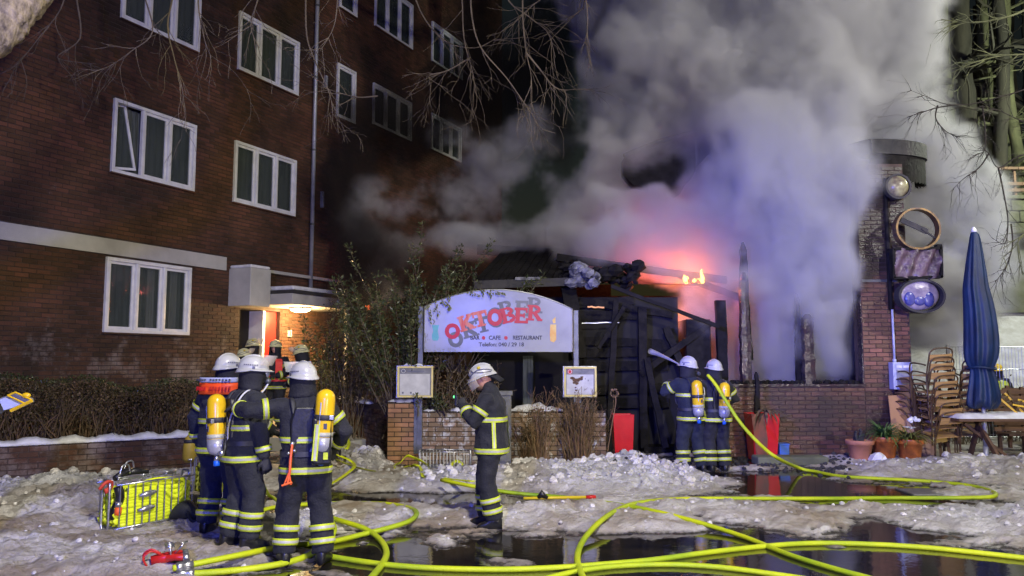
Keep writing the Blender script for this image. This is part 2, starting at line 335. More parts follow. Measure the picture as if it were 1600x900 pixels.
class MB:
    def __init__(s):
        s.v = []; s.f = []; s.m = []; s.mi = 0; s.T = Matrix.Identity(4)
    def add(s, vs, fs):
        o = len(s.v)
        for p in vs: s.v.append(tuple(s.T @ Vector(p)))
        for f in fs:
            s.f.append(tuple(o + i for i in f)); s.m.append(s.mi)
        return s
    def box(s, c, d, rot=None, taper=1.0):
        x, y, z = d[0] / 2, d[1] / 2, d[2] / 2
        vs = []
        for zz in (-z, z):
            k = taper if zz > 0 else 1.0
            for sx, sy in ((-1, -1), (1, -1), (1, 1), (-1, 1)):
                vs.append(Vector((sx * x * k, sy * y * k, zz)))
        if rot is not None:
            if not isinstance(rot, Matrix): rot = Matrix.Rotation(rot, 3, 'Z')
            vs = [rot @ v for v in vs]
        c = Vector(c)
        return s.add([v + c for v in vs], [(3, 2, 1, 0), (4, 5, 6, 7), (0, 1, 5, 4), (1, 2, 6, 5), (2, 3, 7, 6), (3, 0, 4, 7)])
    def beam(s, a, b, w, h, up=Vector((0, 0, 1))):
        a, b = Vector(a), Vector(b)
        t = (b - a); L = t.length; t.normalize()
        u, n = frame_of(t, up)
        rot = Matrix((u, n, t)).transposed()
        return s.box((a + b) / 2, (w, h, L), rot)
    def rings(s, rings, close_ends=True, loop=False):
        n = len(rings[0]); vs = [p for r in rings for p in r]; fs = []
        k = len(rings)
        for i in range(k - 1 + (1 if loop else 0)):
            a = i * n; b = ((i + 1) % k) * n
            for j in range(n):
                j2 = (j + 1) % n
                fs.append((a + j, a + j2, b + j2, b + j))
        if close_ends and not loop:
            fs.append(tuple(range(n - 1, -1, -1)))
            fs.append(tuple((k - 1) * n + j for j in range(n)))
        return s.add(vs, fs)
    def tube(s, pts, r, n=6, close=True, flat=1.0, up=None, loop=False):
        pts = [Vector(p) for p in pts]
        if not hasattr(r, '__len__'): r = [r] * len(pts)
        rings = []
        k = len(pts)
        pu = up
        for i, p in enumerate(pts):
            if loop: t = pts[(i + 1) % k] - pts[i - 1]
            else: t = pts[min(i + 1, k - 1)] - pts[max(i - 1, 0)]
            if t.length < 1e-6: t = Vector((0, 0, 1))
            t.normalize()
            if pu is None: u, w_ = frame_of(t)
            else:
                u = t.cross(pu)
                if u.length < 1e-4: u, w_ = frame_of(t)
                else:
                    u.normalize(); w_ = u.cross(t).normalized()
            if up is None: pu = w_
            rings.append([p + u * math.cos(a) * r[i] + w_ * math.sin(a) * r[i] * flat
                          for a in (2 * math.pi * j / n for j in range(n))])
        return s.rings(rings, close, loop)
    def lathe(s, prof, n=16, c=(0, 0, 0), sx=1, sy=1):
        rings = []
        for r, z in prof:
            rings.append([Vector((c[0] + r * math.cos(a) * sx, c[1] + r * math.sin(a) * sy, c[2] + z))
                          for a in (2 * math.pi * j / n for j in range(n))])
        return s.rings(rings)
    def ball(s, c, r, n=10, m=7, rot=None):
        if not hasattr(r, '__len__'): r = (r, r, r)
        rings = []
        for i in range(m + 1):
            ph = math.pi * (i + 0.02) / (m + 0.04) - math.pi / 2
            ring = []
            for j in range(n):
                a = 2 * math.pi * j / n
                v = Vector((math.cos(ph) * math.cos(a) * r[0], math.cos(ph) * math.sin(a) * r[1], math.sin(ph) * r[2]))
                if rot is not None: v = rot @ v
                ring.append(Vector(c) + v)
            rings.append(ring)
        return s.rings(rings)
    def prism(s, poly, depth, o=(0, 0, 0), ux=(1, 0, 0), uz=(0, 0, 1)):
        """poly in (x,z); extruded along -normal by depth"""
        o, ux, uz = Vector(o), Vector(ux).normalized(), Vector(uz).normalized()
        nn = ux.cross(uz)        # points away from front when ux right, uz up -> -Y is front
        k = len(poly)
        fr = [o + ux * x + uz * z for x, z in poly]
        bk = [p - nn * depth for p in fr]
        area = sum(poly[i][0] * poly[(i + 1) % k][1] - poly[(i + 1) % k][0] * poly[i][1] for i in range(k))
        fs = [tuple(range(k)), tuple(range(2 * k - 1, k - 1, -1))] + [(i, k + i, k + (i + 1) % k, (i + 1) % k) for i in range(k)]
        if area < 0: fs = [tuple(reversed(f)) for f in fs]
        return s.add(fr + bk, fs)
    def leafq(s, p, d, n, L, W):
        """small pointed leaf of two triangles pairs"""
        d = d.normalized(); u = d.cross(n)
        if u.length < 1e-3: u = d.cross(Vector((0.3, 0.2, 0.9)))
        u.normalize(); q = u.cross(d)
        return s.add([p, p + d * L * 0.5 + u * W * 0.5 + q * W * 0.12, p + d * L, p + d * L * 0.5 - u * W * 0.5 + q * W * 0.12], [(0, 1, 2, 3)])
    def build(s, name, m=None, parent=None, smooth=False, bevel=0.0, loc=None):
        me = bpy.data.meshes.new(name)
        me.from_pydata(s.v, [], s.f)
        ms = m if isinstance(m, (list, tuple)) else [m]
        for x in ms:
            if x is not None: me.materials.append(M[x] if isinstance(x, str) else x)
        if len(ms) > 1: me.polygons.foreach_set('material_index', s.m)
        if smooth: me.polygons.foreach_set('use_smooth', [True] * len(s.f))
        me.update()
        o = bpy.data.objects.new(name, me)
        COL.objects.link(o)
        if parent is not None: o.parent = parent
        if loc is not None: o.location = loc
        if bevel > 0:
            b = o.modifiers.new('bevel', 'BEVEL'); b.width = bevel; b.segments = 2; b.limit_method = 'ANGLE'
            b.angle_limit = R(40)
        return o

def catmull(pts, per=8):
    pts = [Vector(p) for p in pts]
    out = []
    for i in range(len(pts) - 1):
        p0 = pts[max(i - 1, 0)]; p1 = pts[i]; p2 = pts[i + 1]; p3 = pts[min(i + 2, len(pts) - 1)]
        for k in range(per):
            t = k / per
            out.append(0.5 * ((2 * p1) + (-p0 + p2) * t + (2 * p0 - 5 * p1 + 4 * p2 - p3) * t * t + (-p0 + 3 * p1 - 3 * p2 + p3) * t ** 3))
    out.append(pts[-1].copy())
    return out

# numpy value noise
_rng = np.random.RandomState(5)
_tab = _rng.rand(256, 256)
def vnoise(x, y):
    xi = np.floor(x).astype(int); yi = np.floor(y).astype(int)
    fx = x - xi; fy = y - yi
    fx = fx * fx * (3 - 2 * fx); fy = fy * fy * (3 - 2 * fy)
    a = _tab[xi % 256, yi % 256]; b = _tab[(xi + 1) % 256, yi % 256]
    c = _tab[xi % 256, (yi + 1) % 256]; d = _tab[(xi + 1) % 256, (yi + 1) % 256]
    return a + (b - a) * fx + (c - a) * fy + (a - b - c + d) * fx * fy
def fbm(x, y, o=4, g=0.5):
    v = 0; a = 1; t = 0
    for i in range(o):
        v = v + a * vnoise(x * 2 ** i + 17.3 * i, y * 2 ** i + 9.1 * i); t += a; a *= g
    return v / t

WORLD_INV = {}
def thing(name, loc, label, cat, group=None):
    """an Empty at the thing's base; its parts are given in world coordinates"""
    o = empty(name, loc, 0, label, cat, group)
    WORLD_INV[o.name] = Matrix.Translation(-Vector(loc))
    return o
_build = MB.build
def build_w(s, name, m=None, parent=None, **kw):
    o = _build(s, name, m, parent, **kw)
    if parent is not None and parent.name in WORLD_INV:
        o.matrix_parent_inverse = WORLD_INV[parent.name]
    return o
MB.build = build_w

# ================================================================== GROUND
# (px, py on the ground, half width px, half depth px, height)
BL = [
    # crisp shovelled heaps in front of the restaurant
    (960, 752, 90, 15, 0.19), (1050, 757, 60, 12, 0.13), (880, 757, 60, 14, 0.13), (800, 755, 60, 14, 0.13), (985, 733, 45, 12, 0.17),
    (700, 757, 70, 14, 0.13), (600, 752, 50, 14, 0.10), (575, 725, 30, 16, 0.22), (540, 705, 26, 22, 0.34), (548, 690, 22, 12, 0.30),
    (1110, 760, 40, 8, 0.05),
    # slush fields
    (760, 815, 130, 22, 0.06), (900, 812, 120, 18, 0.06), (1080, 803, 150, 14, 0.07), (1220, 808, 90, 16, 0.06), (680, 845, 70, 12, 0.04),
    (560, 815, 80, 20, 0.06), (450, 818, 60, 18, 0.07),
    (1400, 802, 70, 10, 0.05), (1500, 814, 90, 14, 0.08), (1600, 826, 80, 16, 0.11), (1350, 797, 30, 8, 0.05), (1720, 830, 90, 30, 0.15),
    (1450, 735, 110, 12, 0.10), (1560, 742, 110, 16, 0.12), (1350, 735, 50, 8, 0.08), (1700, 750, 120, 30, 0.12),
    (100, 800, 160, 60, 0.09), (250, 850, 130, 40, 0.07), (-80, 850, 160, 90, 0.10), (90, 770, 120, 16, 0.12), (300, 790, 80, 40, 0.05),
    (170, 890, 120, 26, 0.05), (390, 895, 40, 10, 0.02), (620, 895, 30, 6, -0.03), (330, 740, 100, 10, 0.05),
    # melt water
    (640, 778, 110, 10, -0.07), (800, 775, 90, 6, -0.05), (1180, 765, 130, 8, -0.05), (1300, 770, 60, 12, -0.07), (1000, 846, 200, 12, -0.05), (780, 862, 120, 10, -0.05), (820, 884, 150, 8, 0.02),
    (1100, 880, 260, 22, -0.08), (1500, 880, 240, 22, -0.09), (1380, 830, 60, 14, -0.09), (620, 850, 60, 10, -0.05), (1360, 770, 60, 8, -0.05), (1500, 782, 60, 8, -0.04),
    (1230, 745, 60, 8, -0.05),
]
BW = []
for (px, py, rx, ry, h) in BL:
    c = G(px, py); e = G(px + rx, py); t1 = G(px, py - ry); t2 = G(px, min(py + ry, 1400))
    BW.append((c.x, c.y, abs(e.x - c.x), max(abs(t1.y - t2.y) / 2, 0.1), h))
def ground_h(x, y):
    x = np.asarray(x, float); y = np.asarray(y, float)
    base = 0.075 * (fbm(x * 0.8, y * 1.5, 4) - 0.5) * 2 + 0.000
    h = base.copy()
    for cx, cy, rx, ry, a in BW:
        q = ((x - cx) / rx) ** 2 + ((y - cy) / ry) ** 2
        h = h + a * np.exp(-q * 0.9)
    n1 = fbm(x * 3.2, y * 3.2 + 40, 5, 0.6)
    n2 = np.abs(fbm(x * 11, y * 11 + 11, 4, 0.7) - 0.5) * 2
    n3 = np.abs(fbm(x * 4.5 + 30, y * 6 + 11, 3, 0.6) - 0.5) * 2
    rug = np.clip(h, 0, 0.3)
    h = h + (n1 - 0.5) * (0.040 + rug * 0.42) * 2 * np.where(h > -0.02, 1, 0.35)
    h = h + (0.35 - n3) * (0.020 + rug * 0.30) * np.clip((h + 0.02) * 20, 0, 1)
    h = h + (0.4 - n2) * (0.022 + rug * 0.40) * np.clip((h + 0.01) * 30, 0, 1)
    # gentle rise of the snowy slope behind the terrace, and of the beds at the left
    s = np.clip((y - 19.0) / 11.0, 0, 1); sx = np.clip((x - 9.5) / 3.0, 0, 1)
    h = h + s * s * (3 - 2 * s) * 6.2 * sx + sx * s * (fbm(x * 0.5, y * 0.5, 3) - 0.5) * 1.0
    return h
def gh(x, y): return float(ground_h(np.array([x]), np.array([y]))[0])

xs = np.concatenate([[-300, -120, -60, -30, -18], np.arange(-12, -8.2, 0.35), np.arange(-8.2, 11.2, 0.036), np.arange(11.2, 30, 0.4), [40, 70, 130, 300]])
ys = np.concatenate([[-40, -10, 2, 4.5], np.arange(5.2, 9.0, 0.026), np.arange(9.0, 14.6, 0.038), np.arange(14.6, 20, 0.2), np.arange(20, 48, 0.5), [52, 60, 90, 160, 400]])
XX, YY = np.meshgrid(xs, ys)
HH = ground_h(XX, YY)
_fr = random.Random(55)
for _ in range(330):    # boot prints trodden into the snow
    fx = _fr.uniform(-6.5, 7.5); fy = _fr.uniform(6.6, 12.5); fa = _fr.uniform(0, 3.14)
    i0, i1 = np.searchsorted(xs, [fx - .3, fx + .3]); j0, j1 = np.searchsorted(ys, [fy - .3, fy + .3])
    sx_ = XX[j0:j1, i0:i1] - fx; sy_ = YY[j0:j1, i0:i1] - fy
    u_ = sx_ * math.cos(fa) + sy_ * math.sin(fa); v_ = -sx_ * math.sin(fa) + sy_ * math.cos(fa)
    d_ = np.sqrt((u_ / .15) ** 2 + (v_ / .06) ** 2); sub = HH[j0:j1, i0:i1]
    k_ = np.clip(sub * 25, 0, 1)
    HH[j0:j1, i0:i1] = sub + k_ * (-.035 * np.clip(1.15 - d_, 0, .35) / .35 + .012 * np.exp(-((d_ - 1.35) / .25) ** 2))
HH[:, xs < -13] = 0.01; HH[ys < 3, :] = 0.0
nx, ny = len(xs), len(ys)
me = bpy.data.meshes.new('ground')
vv = np.stack([XX, YY, HH], -1).reshape(-1, 3)
idx = np.arange(nx * ny).reshape(ny, nx)
ff = np.stack([idx[:-1, :-1], idx[:-1, 1:], idx[1:, 1:], idx[1:, :-1]], -1).reshape(-1, 4)
me.from_pydata(vv.tolist(), [], ff.tolist())
me.polygons.foreach_set('use_smooth', [True] * len(ff))
at = me.attributes.new('snow', 'FLOAT', 'POINT')
clean = np.zeros_like(HH)
for (px, py, rx, ry, a) in [(960, 750, 130, 26, 1), (60, 772, 150, 20, 1.0), (1500, 735, 200, 22, 0.45), (1500, 812, 160, 26, 0.6), (720, 756, 100, 18, 0.7), (470, 830, 80, 26, 0.6), (1120, 805, 120, 16, 0.25), (580, 740, 40, 30, 0.45)]:
    c = G(px, py); rxx = abs(G(px + rx, py).x - c.x); ryy = abs(G(px, py - ry).y - G(px, py + ry).y) / 2
    clean = np.maximum(clean, a * np.exp(-(((XX - c.x) / rxx) ** 2 + ((YY - c.y) / ryy) ** 2)))
clean = np.maximum(clean, np.clip((YY - 18) / 3, 0, 1) * 0.9)
at.data.foreach_set('value', clean.reshape(-1).astype(np.float32))
gm = bpy.data.materials.new('road_and_snow'); gm.use_nodes = True
n = gm.node_tree.nodes; l = gm.node_tree.links; b = n['Principled BSDF']
geo = n.new('ShaderNodeNewGeometry'); sep = n.new('ShaderNodeSeparateXYZ'); l.new(geo.outputs['Position'], sep.inputs[0])
def noise(sc, det=5, rough=0.6):
    q = n.new('ShaderNodeTexNoise'); q.inputs['Scale'].default_value = sc; q.inputs['Detail'].default_value = det
    q.inputs['Roughness'].default_value = rough
    l.new(geo.outputs['Position'], q.inputs['Vector']); return q.outputs[0]
def rng(v, a, b_, c=0, d=1):
    q = n.new('ShaderNodeMapRange'); l.new(v, q.inputs[0])
    for i, x in enumerate((a, b_, c, d)): q.inputs[i + 1].default_value = x
    return q.outputs[0]
def mth(op, a, b_):
    q = n.new('ShaderNodeMath'); q.operation = op
    for i, x in enumerate((a, b_)):
        if isinstance(x, (int, float)): q.inputs[i].default_value = x
        else: l.new(x, q.inputs[i])
    return q.outputs[0]
def mixc(f, a, b_):
    q = n.new('ShaderNodeMix'); q.data_type = 'RGBA'; l.new(f, q.inputs[0])
    for i, x in ((6, a), (7, b_)):
        if isinstance(x, tuple): q.inputs[i].default_value = x + (1,)
        else: l.new(x, q.inputs[i])
    return q.outputs[2]
att = n.new('ShaderNodeAttribute'); att.attribute_name = 'snow'
dirty = mixc(rng(noise(2.2), 0.38, 0.62), (0.76, 0.73, 0.69), (0.46, 0.41, 0.35))
dirty = mixc(rng(noise(0.8, 5), 0.47, 0.60), dirty, (0.36, 0.29, 0.21))
cleanc = mixc(rng(noise(3.0), 0.35, 0.62), (0.84, 0.84, 0.87), (0.62, 0.61, 0.60))
cl = rng(mth('ADD', att.outputs['Fac'], mth('MULTIPLY', mth('SUBTRACT', noise(1.6), 0.5), 0.9)), 0.15, 0.75)
snowc = mixc(cl, dirty, cleanc)
asph = mixc(rng(noise(30, 4), 0.3, 0.7), (0.030, 0.027, 0.024), (0.06, 0.052, 0.045))
hz = mth('ADD', sep.outputs['Z'], mth('MULTIPLY', mth('SUBTRACT', noise(14, 4), 0.5), 0.05))
sf = rng(hz, 0.004, 0.030)
l.new(mixc(sf, asph, snowc), b.inputs['Base Color'])
l.new(rng(sf, 0, 1, 0.18, 0.55), b.inputs['Roughness'])
bp = n.new('ShaderNodeBump'); bp.inputs['Strength'].default_value = 1.0; bp.inputs['Distance'].default_value = 0.035
l.new(mth('ADD', noise(38, 6, 0.75), mth('MULTIPLY', noise(11, 4), 1.4)), bp.inputs['Height']); l.new(bp.outputs[0], b.inputs['Normal'])
me.materials.append(gm)
go = bpy.data.objects.new('ground', me); COL.objects.link(go); go['kind'] = 'structure'

# thin melt water lying in the hollows of the road
wm = bpy.data.materials.new('melt_water'); wm.use_nodes = True
n = wm.node_tree.nodes; l = wm.node_tree.links; b = n['Principled BSDF']
geo = n.new('ShaderNodeNewGeometry')
l.new(mixc(rng(noise(1.2, 3), 0.4, 0.65), (0.008, 0.008, 0.008), (0.03, 0.024, 0.016)), b.inputs['Base Color'])
b.inputs['Roughness'].default_value = 0.055
b.inputs['Specular IOR Level'].default_value = 0.85
bp = n.new('ShaderNodeBump'); bp.inputs['Strength'].default_value = 0.25; bp.inputs['Distance'].default_value = 0.006
l.new(noise(7, 3), bp.inputs['Height']); l.new(bp.outputs[0], b.inputs['Normal'])
q = MB(); q.add([(-14, 3, 0), (22, 3, 0), (22, 14.4, 0), (-14, 14.4, 0)], [(0, 1, 2, 3)])
q.build('puddle_water', wm).__setitem__('kind', 'structure')

# loose lumps of snow and ice
q = MB(); rr = random.Random(3)
def lump(q, c, r, rr):
    a = [Vector((rr.uniform(-1, 1), rr.uniform(-1, 1), rr.uniform(-0.7, 1))).normalized() for _ in range(6)]
    rings = []
    for i, (k, z) in enumerate(((0.5, -0.6), (1.0, -0.1), (0.85, 0.45), (0.35, 0.75))):
        rings.append([Vector((c[0] + r * k * rr.uniform(0.7, 1.15) * math.cos(j * 1.047 + i * 0.4), c[1] + r * k * rr.uniform(0.7, 1.15) * math.sin(j * 1.047 + i * 0.4), c[2] + r * (z + rr.uniform(-0.12, 0.12)))) for j in range(6)])
    q.rings(rings)
for (px, py, rx, ry, h) in BL:
    if h <= 0: continue
    for _ in range(int(14 + h * (130 if h < .12 else 600))):
        x = px + rr.gauss(0, rx * 0.62); y = py + rr.gauss(0, ry * 0.62)
        if y < 715 or y > 960: continue
        p = G(x, y); z = gh(p.x, p.y)
        if z < 0.02: continue
        r = rr.choice([0.008, 0.012, 0.016, 0.022, 0.034] if h < .12 else [0.010, 0.014, 0.018, 0.022, 0.03, 0.045, 0.075])
        lump(q, (p.x, p.y, z + r * 0.25), r, rr)
q.build('snow_lumps', 'snow_lump')['kind'] = 'stuff'

# rubble on the pavement at the foot of the burnt wall
q = MB()
for _ in range(520):
    px = rr.uniform(950, 1330); py = rr.gauss(722, 9)
    if px > 1180: py = rr.gauss(730, 8)
    p = G(px, max(py, 708)); r = rr.uniform(0.012, 0.05)
    lump(q, (p.x, p.y, gh(p.x, p.y) + r * 0.3), r, rr)
q.build('fire_rubble', 'char_grey')['kind'] = 'stuff'

# ================================================================== BRICKWORK
def brick_proto(m, L, H, T=0.02):
    q = MB(); b_ = 0.004
    q.add([(0, 0, 0), (L, 0, 0), (L, 0, H), (0, 0, H),
           (b_, -T, b_), (L - b_, -T, b_), (L - b_, -T, H - b_), (b_, -T, H - b_)],
          [(4, 5, 6, 7), (0, 1, 5, 4), (1, 2, 6, 5), (2, 3, 7, 6), (3, 0, 4, 7)])
    me = bpy.data.meshes.new('brick'); me.from_pydata(q.v, [], q.f); me.materials.append(M[m])
    return me
ALL_BRICK_BUDGET = {}
def brickwork(parent, o, u, W_, H_, holes, m, single=300, L=0.24, H=0.071, J=0.011, seed=1, rough=0.003, prio=None, zone=None, stuffname='brick_courses', T=0.02, drop=0.0):
    """a facing of single bricks on the plane through o along u (unit), outward normal = u x z turned to the viewer"""
    rr = random.Random(seed)
    u = Vector(u).normalized(); z = Vector((0, 0, 1)); nrm = u.cross(z)   # brick local -Y is outward = nrm
    ang = math.atan2(u.y, u.x)
    items = []
    rows = int(H_ / (H + J))
    for r_ in range(rows):
        v0 = r_ * (H + J); v1 = v0 + H
        segs = [(0.0, W_)]
        for (a0, a1, b0, b1) in holes:
            if b0 < v1 - 0.02 and b1 > v0 + 0.02:
                ns = []
                for (s0, s1) in segs:
                    if a1 <= s0 or a0 >= s1: ns.append((s0, s1)); continue
                    if a0 > s0: ns.append((s0, a0))
                    if a1 < s1: ns.append((a1, s1))
                segs = ns
        off = 0 if r_ % 2 else (L + J) / 2
        for (s0, s1) in segs:
            k = math.floor((s0 - off) / (L + J))
            while True:
                a = off + k * (L + J); k += 1
                if a > s1: break
                b0, b1 = max(a, s0 + 0.004), min(a + L, s1 - 0.004)
                if b1 - b0 < 0.03: continue
                if drop and rr.random() < drop: continue
                items.append((b0, b1, v0, v1))
    org = Vector(o)
    def key(it):
        c = org + u * (it[0] + it[1]) / 2 + z * (it[2] + it[3]) / 2
        p = proj(c)
        if p is None or not (4 < p[0] < 1596 and 4 < p[1] < 896): return 0
        if zone and not zone(*p[:2]): return 0
        return (it[1] - it[0]) / p[2] ** 2
    ks = [key(it) for it in items]
    order = sorted(range(len(items)), key=lambda i: -ks[i])
    singles = set(i for i in order[:single] if ks[i] > 0)
    proto = brick_proto(m, L, H, T)
    q = MB()
    for i, (b0, b1, v0, v1) in enumerate(items):
        push = rr.uniform(-rough, rough)
        if i in singles:
            ob = bpy.data.objects.new('brick', proto)
            COL.objects.link(ob)
            ob.parent = parent
            if parent.name in WORLD_INV: ob.matrix_parent_inverse = WORLD_INV[parent.name]
            ob.location = org + u * b0 + z * v0 + nrm * push
            ob.rotation_euler = (0, 0, ang)
            ob.scale = ((b1 - b0) / L, 1, 1)
        else:
            e = 0.004
            f0 = org + nrm * push
            q.add([f0 + u * b0 + z * v0, f0 + u * b1 + z * v0, f0 + u * b1 + z * v1, f0 + u * b0 + z * v1,
                   f0 + u * (b0 + e) + z * (v0 + e) + nrm * T, f0 + u * (b1 - e) + z * (v0 + e) + nrm * T,
                   f0 + u * (b1 - e) + z * (v1 - e) + nrm * T, f0 + u * (b0 + e) + z * (v1 - e) + nrm * T],
                  [(4, 5, 6, 7), (0, 1, 5, 4), (1, 2, 6, 5), (2, 3, 7, 6), (3, 0, 4, 7)])
    if q.f:
        q.build(stuffname, m, parent)['kind'] = 'stuff'
def slab(parent, name, o, u, W_, H_, holes, m, depth=0.35, back=0.0, cells=None):
    """wall body behind the bricks, with openings and their reveals"""
    u = Vector(u).normalized(); z = Vector((0, 0, 1)); nrm = u.cross(z); org = Vector(o) - nrm * back
    us = sorted(set([0, W_] + [h[i] for h in holes for i in (0, 1) if 0 < h[i] < W_]))
    vs = sorted(set([0, H_] + [h[i] for h in holes for i in (2, 3) if 0 < h[i] < H_]))
    def solid(i, j):
        if not (0 <= i < len(us) - 1 and 0 <= j < len(vs) - 1): return False
        cu, cv = (us[i] + us[i + 1]) / 2, (vs[j] + vs[j + 1]) / 2
        return not any(h[0] < cu < h[1] and h[2] < cv < h[3] for h in holes)
    q = MB()
    def pt(a, b_, d): return org + u * a + z * b_ - nrm * d
    for i in range(len(us) - 1):
        for j in range(len(vs) - 1):
            if not solid(i, j): continue
            a0, a1, b0, b1 = us[i], us[i + 1], vs[j], vs[j + 1]
            q.add([pt(a0, b0, 0), pt(a1, b0, 0), pt(a1, b1, 0), pt(a0, b1, 0)], [(0, 1, 2, 3)])
            q.add([pt(a0, b0, depth), pt(a1, b0, depth), pt(a1, b1, depth), pt(a0, b1, depth)], [(3, 2, 1, 0)])
            if not solid(i - 1, j): q.add([pt(a0, b0, 0), pt(a0, b1, 0), pt(a0, b1, depth), pt(a0, b0, depth)], [(0, 1, 2, 3)])
            if not solid(i + 1, j): q.add([pt(a1, b0, 0), pt(a1, b0, depth), pt(a1, b1, depth), pt(a1, b1, 0)], [(0, 1, 2, 3)])
            if not solid(i, j - 1): q.add([pt(a0, b0, 0), pt(a0, b0, depth), pt(a1, b0, depth), pt(a1, b0, 0)], [(0, 1, 2, 3)])
            if not solid(i, j + 1): q.add([pt(a0, b1, 0), pt(a1, b1, 0), pt(a1, b1, depth), pt(a0, b1, depth)], [(0, 1, 2, 3)])
    return q.build(name, m, parent)

# ================================================================== APARTMENT BUILDING (left)
FA = R(25.5)
FU = Vector((math.sin(FA), math.cos(FA), 0)); FN = FU.cross(Vector((0, 0, 1)))   # outward
FO = Vector((-7.5, 14.5, 0))
T0 = -6.0
def FT(px, py):
    kx, kz = ray(px, py)
    t = (kx * FO.y - FO.x) / (FU.x - kx * FU.y)
    y = FO.y + FU.y * t
    return t, CAM_H + kz * y
apt = thing('apartment_building', (FO.x + 2, FO.y + 5, 0), 'tall dark red brick apartment building with white windows on the left', 'building')
LENW = 22.5
fo = FO + FU * T0
wins = []   # t0,t1,z0,z1,panes,openleft,frame depth
def addwin(tl, br, panes, **k):
    t0, z1 = FT(*tl); t1, z0 = FT(*br)
    wins.append(dict(t0=t0, t1=t1, z0=z0, z1=z1, n=panes, **k))
addwin((165, 401), (293, 524), 3, cur='curtain_pale')
addwin((177, 153), (301, 300), 3, tilt=True)
t0, _ = FT(187, 30); t1, z0 = FT(309, 83); wins.append(dict(t0=t0, t1=t1, z0=z0, z1=z0 + 1.42, n=3))
addwin((366, 219), (459, 339), 3)
addwin((373, 17), (464, 151), 3)
t0, _ = FT(529, 10); t1, z0 = FT(556, 29); wins.append(dict(t0=t0, t1=t1, z0=z0, z1=z0 + 1.35, n=1))
addwin((526, 98), (553, 195), 1)
t0, _ = FT(584, 43); t1, z0 = FT(643, 79); wins.append(dict(t0=t0, t1=t1, z0=z0, z1=z0 + 1.45, n=3))
addwin((674, 33), (721, 127), 3)
addwin((582, 129), (641, 222), 3)
addwin((673, 176), (719, 255), 3)
t0, _ = FT(373, 10)
holes = [(w_['t0'] - T0, w_['t1'] - T0, w_['z0'], w_['z1']) for w_ in wins]
# entrance
dt0, _ = FT(374, 500); dt1, _ = FT(437, 500); _, dz1 = FT(376, 482)
holes.append((dt0 - T0, dt1 - T0, 0.45, dz1))
print('DOOR', dt0, dt1, dz1, [(round(w_['t0'], 2), round(w_['t1'] - w_['t0'], 2), round(w_['z0'], 2), round(w_['z1'] - w_['z0'], 2)) for w_ in wins])
HB = 17.0
# string course
_, bz1 = FT(0, 345); _, bz0 = FT(0, 375); _, bz1b = FT(350, 403); _, bz0b = FT(350, 422)
print('BAND', bz1, bz0, bz1b, bz0b)
BZ0, BZ1 = (bz0 + bz0b) / 2, (bz1 + bz1b) / 2
bt1, _ = FT(352, 410)
holes_b = holes + [(-1, bt1 - T0, BZ0, BZ1)]
slab(apt, 'wall', fo, FU, LENW, HB, holes, 'mortar', 0.38)
brickwork(apt, fo, FU, LENW, HB, holes_b, 'brick_red', 300, seed=11, T=0.012, zone=lambda x, y: y > 330)
q = MB(); q.mi = 0
c = fo + FU * (bt1 - T0) / 2 + Vector((0, 0, (BZ0 + BZ1) / 2)) + FN * 0.012
q.box(c, (bt1 - T0, 0.06, BZ1 - BZ0), math.atan2(FU.y, FU.x)); q.build('string_course', 'plaster', apt)
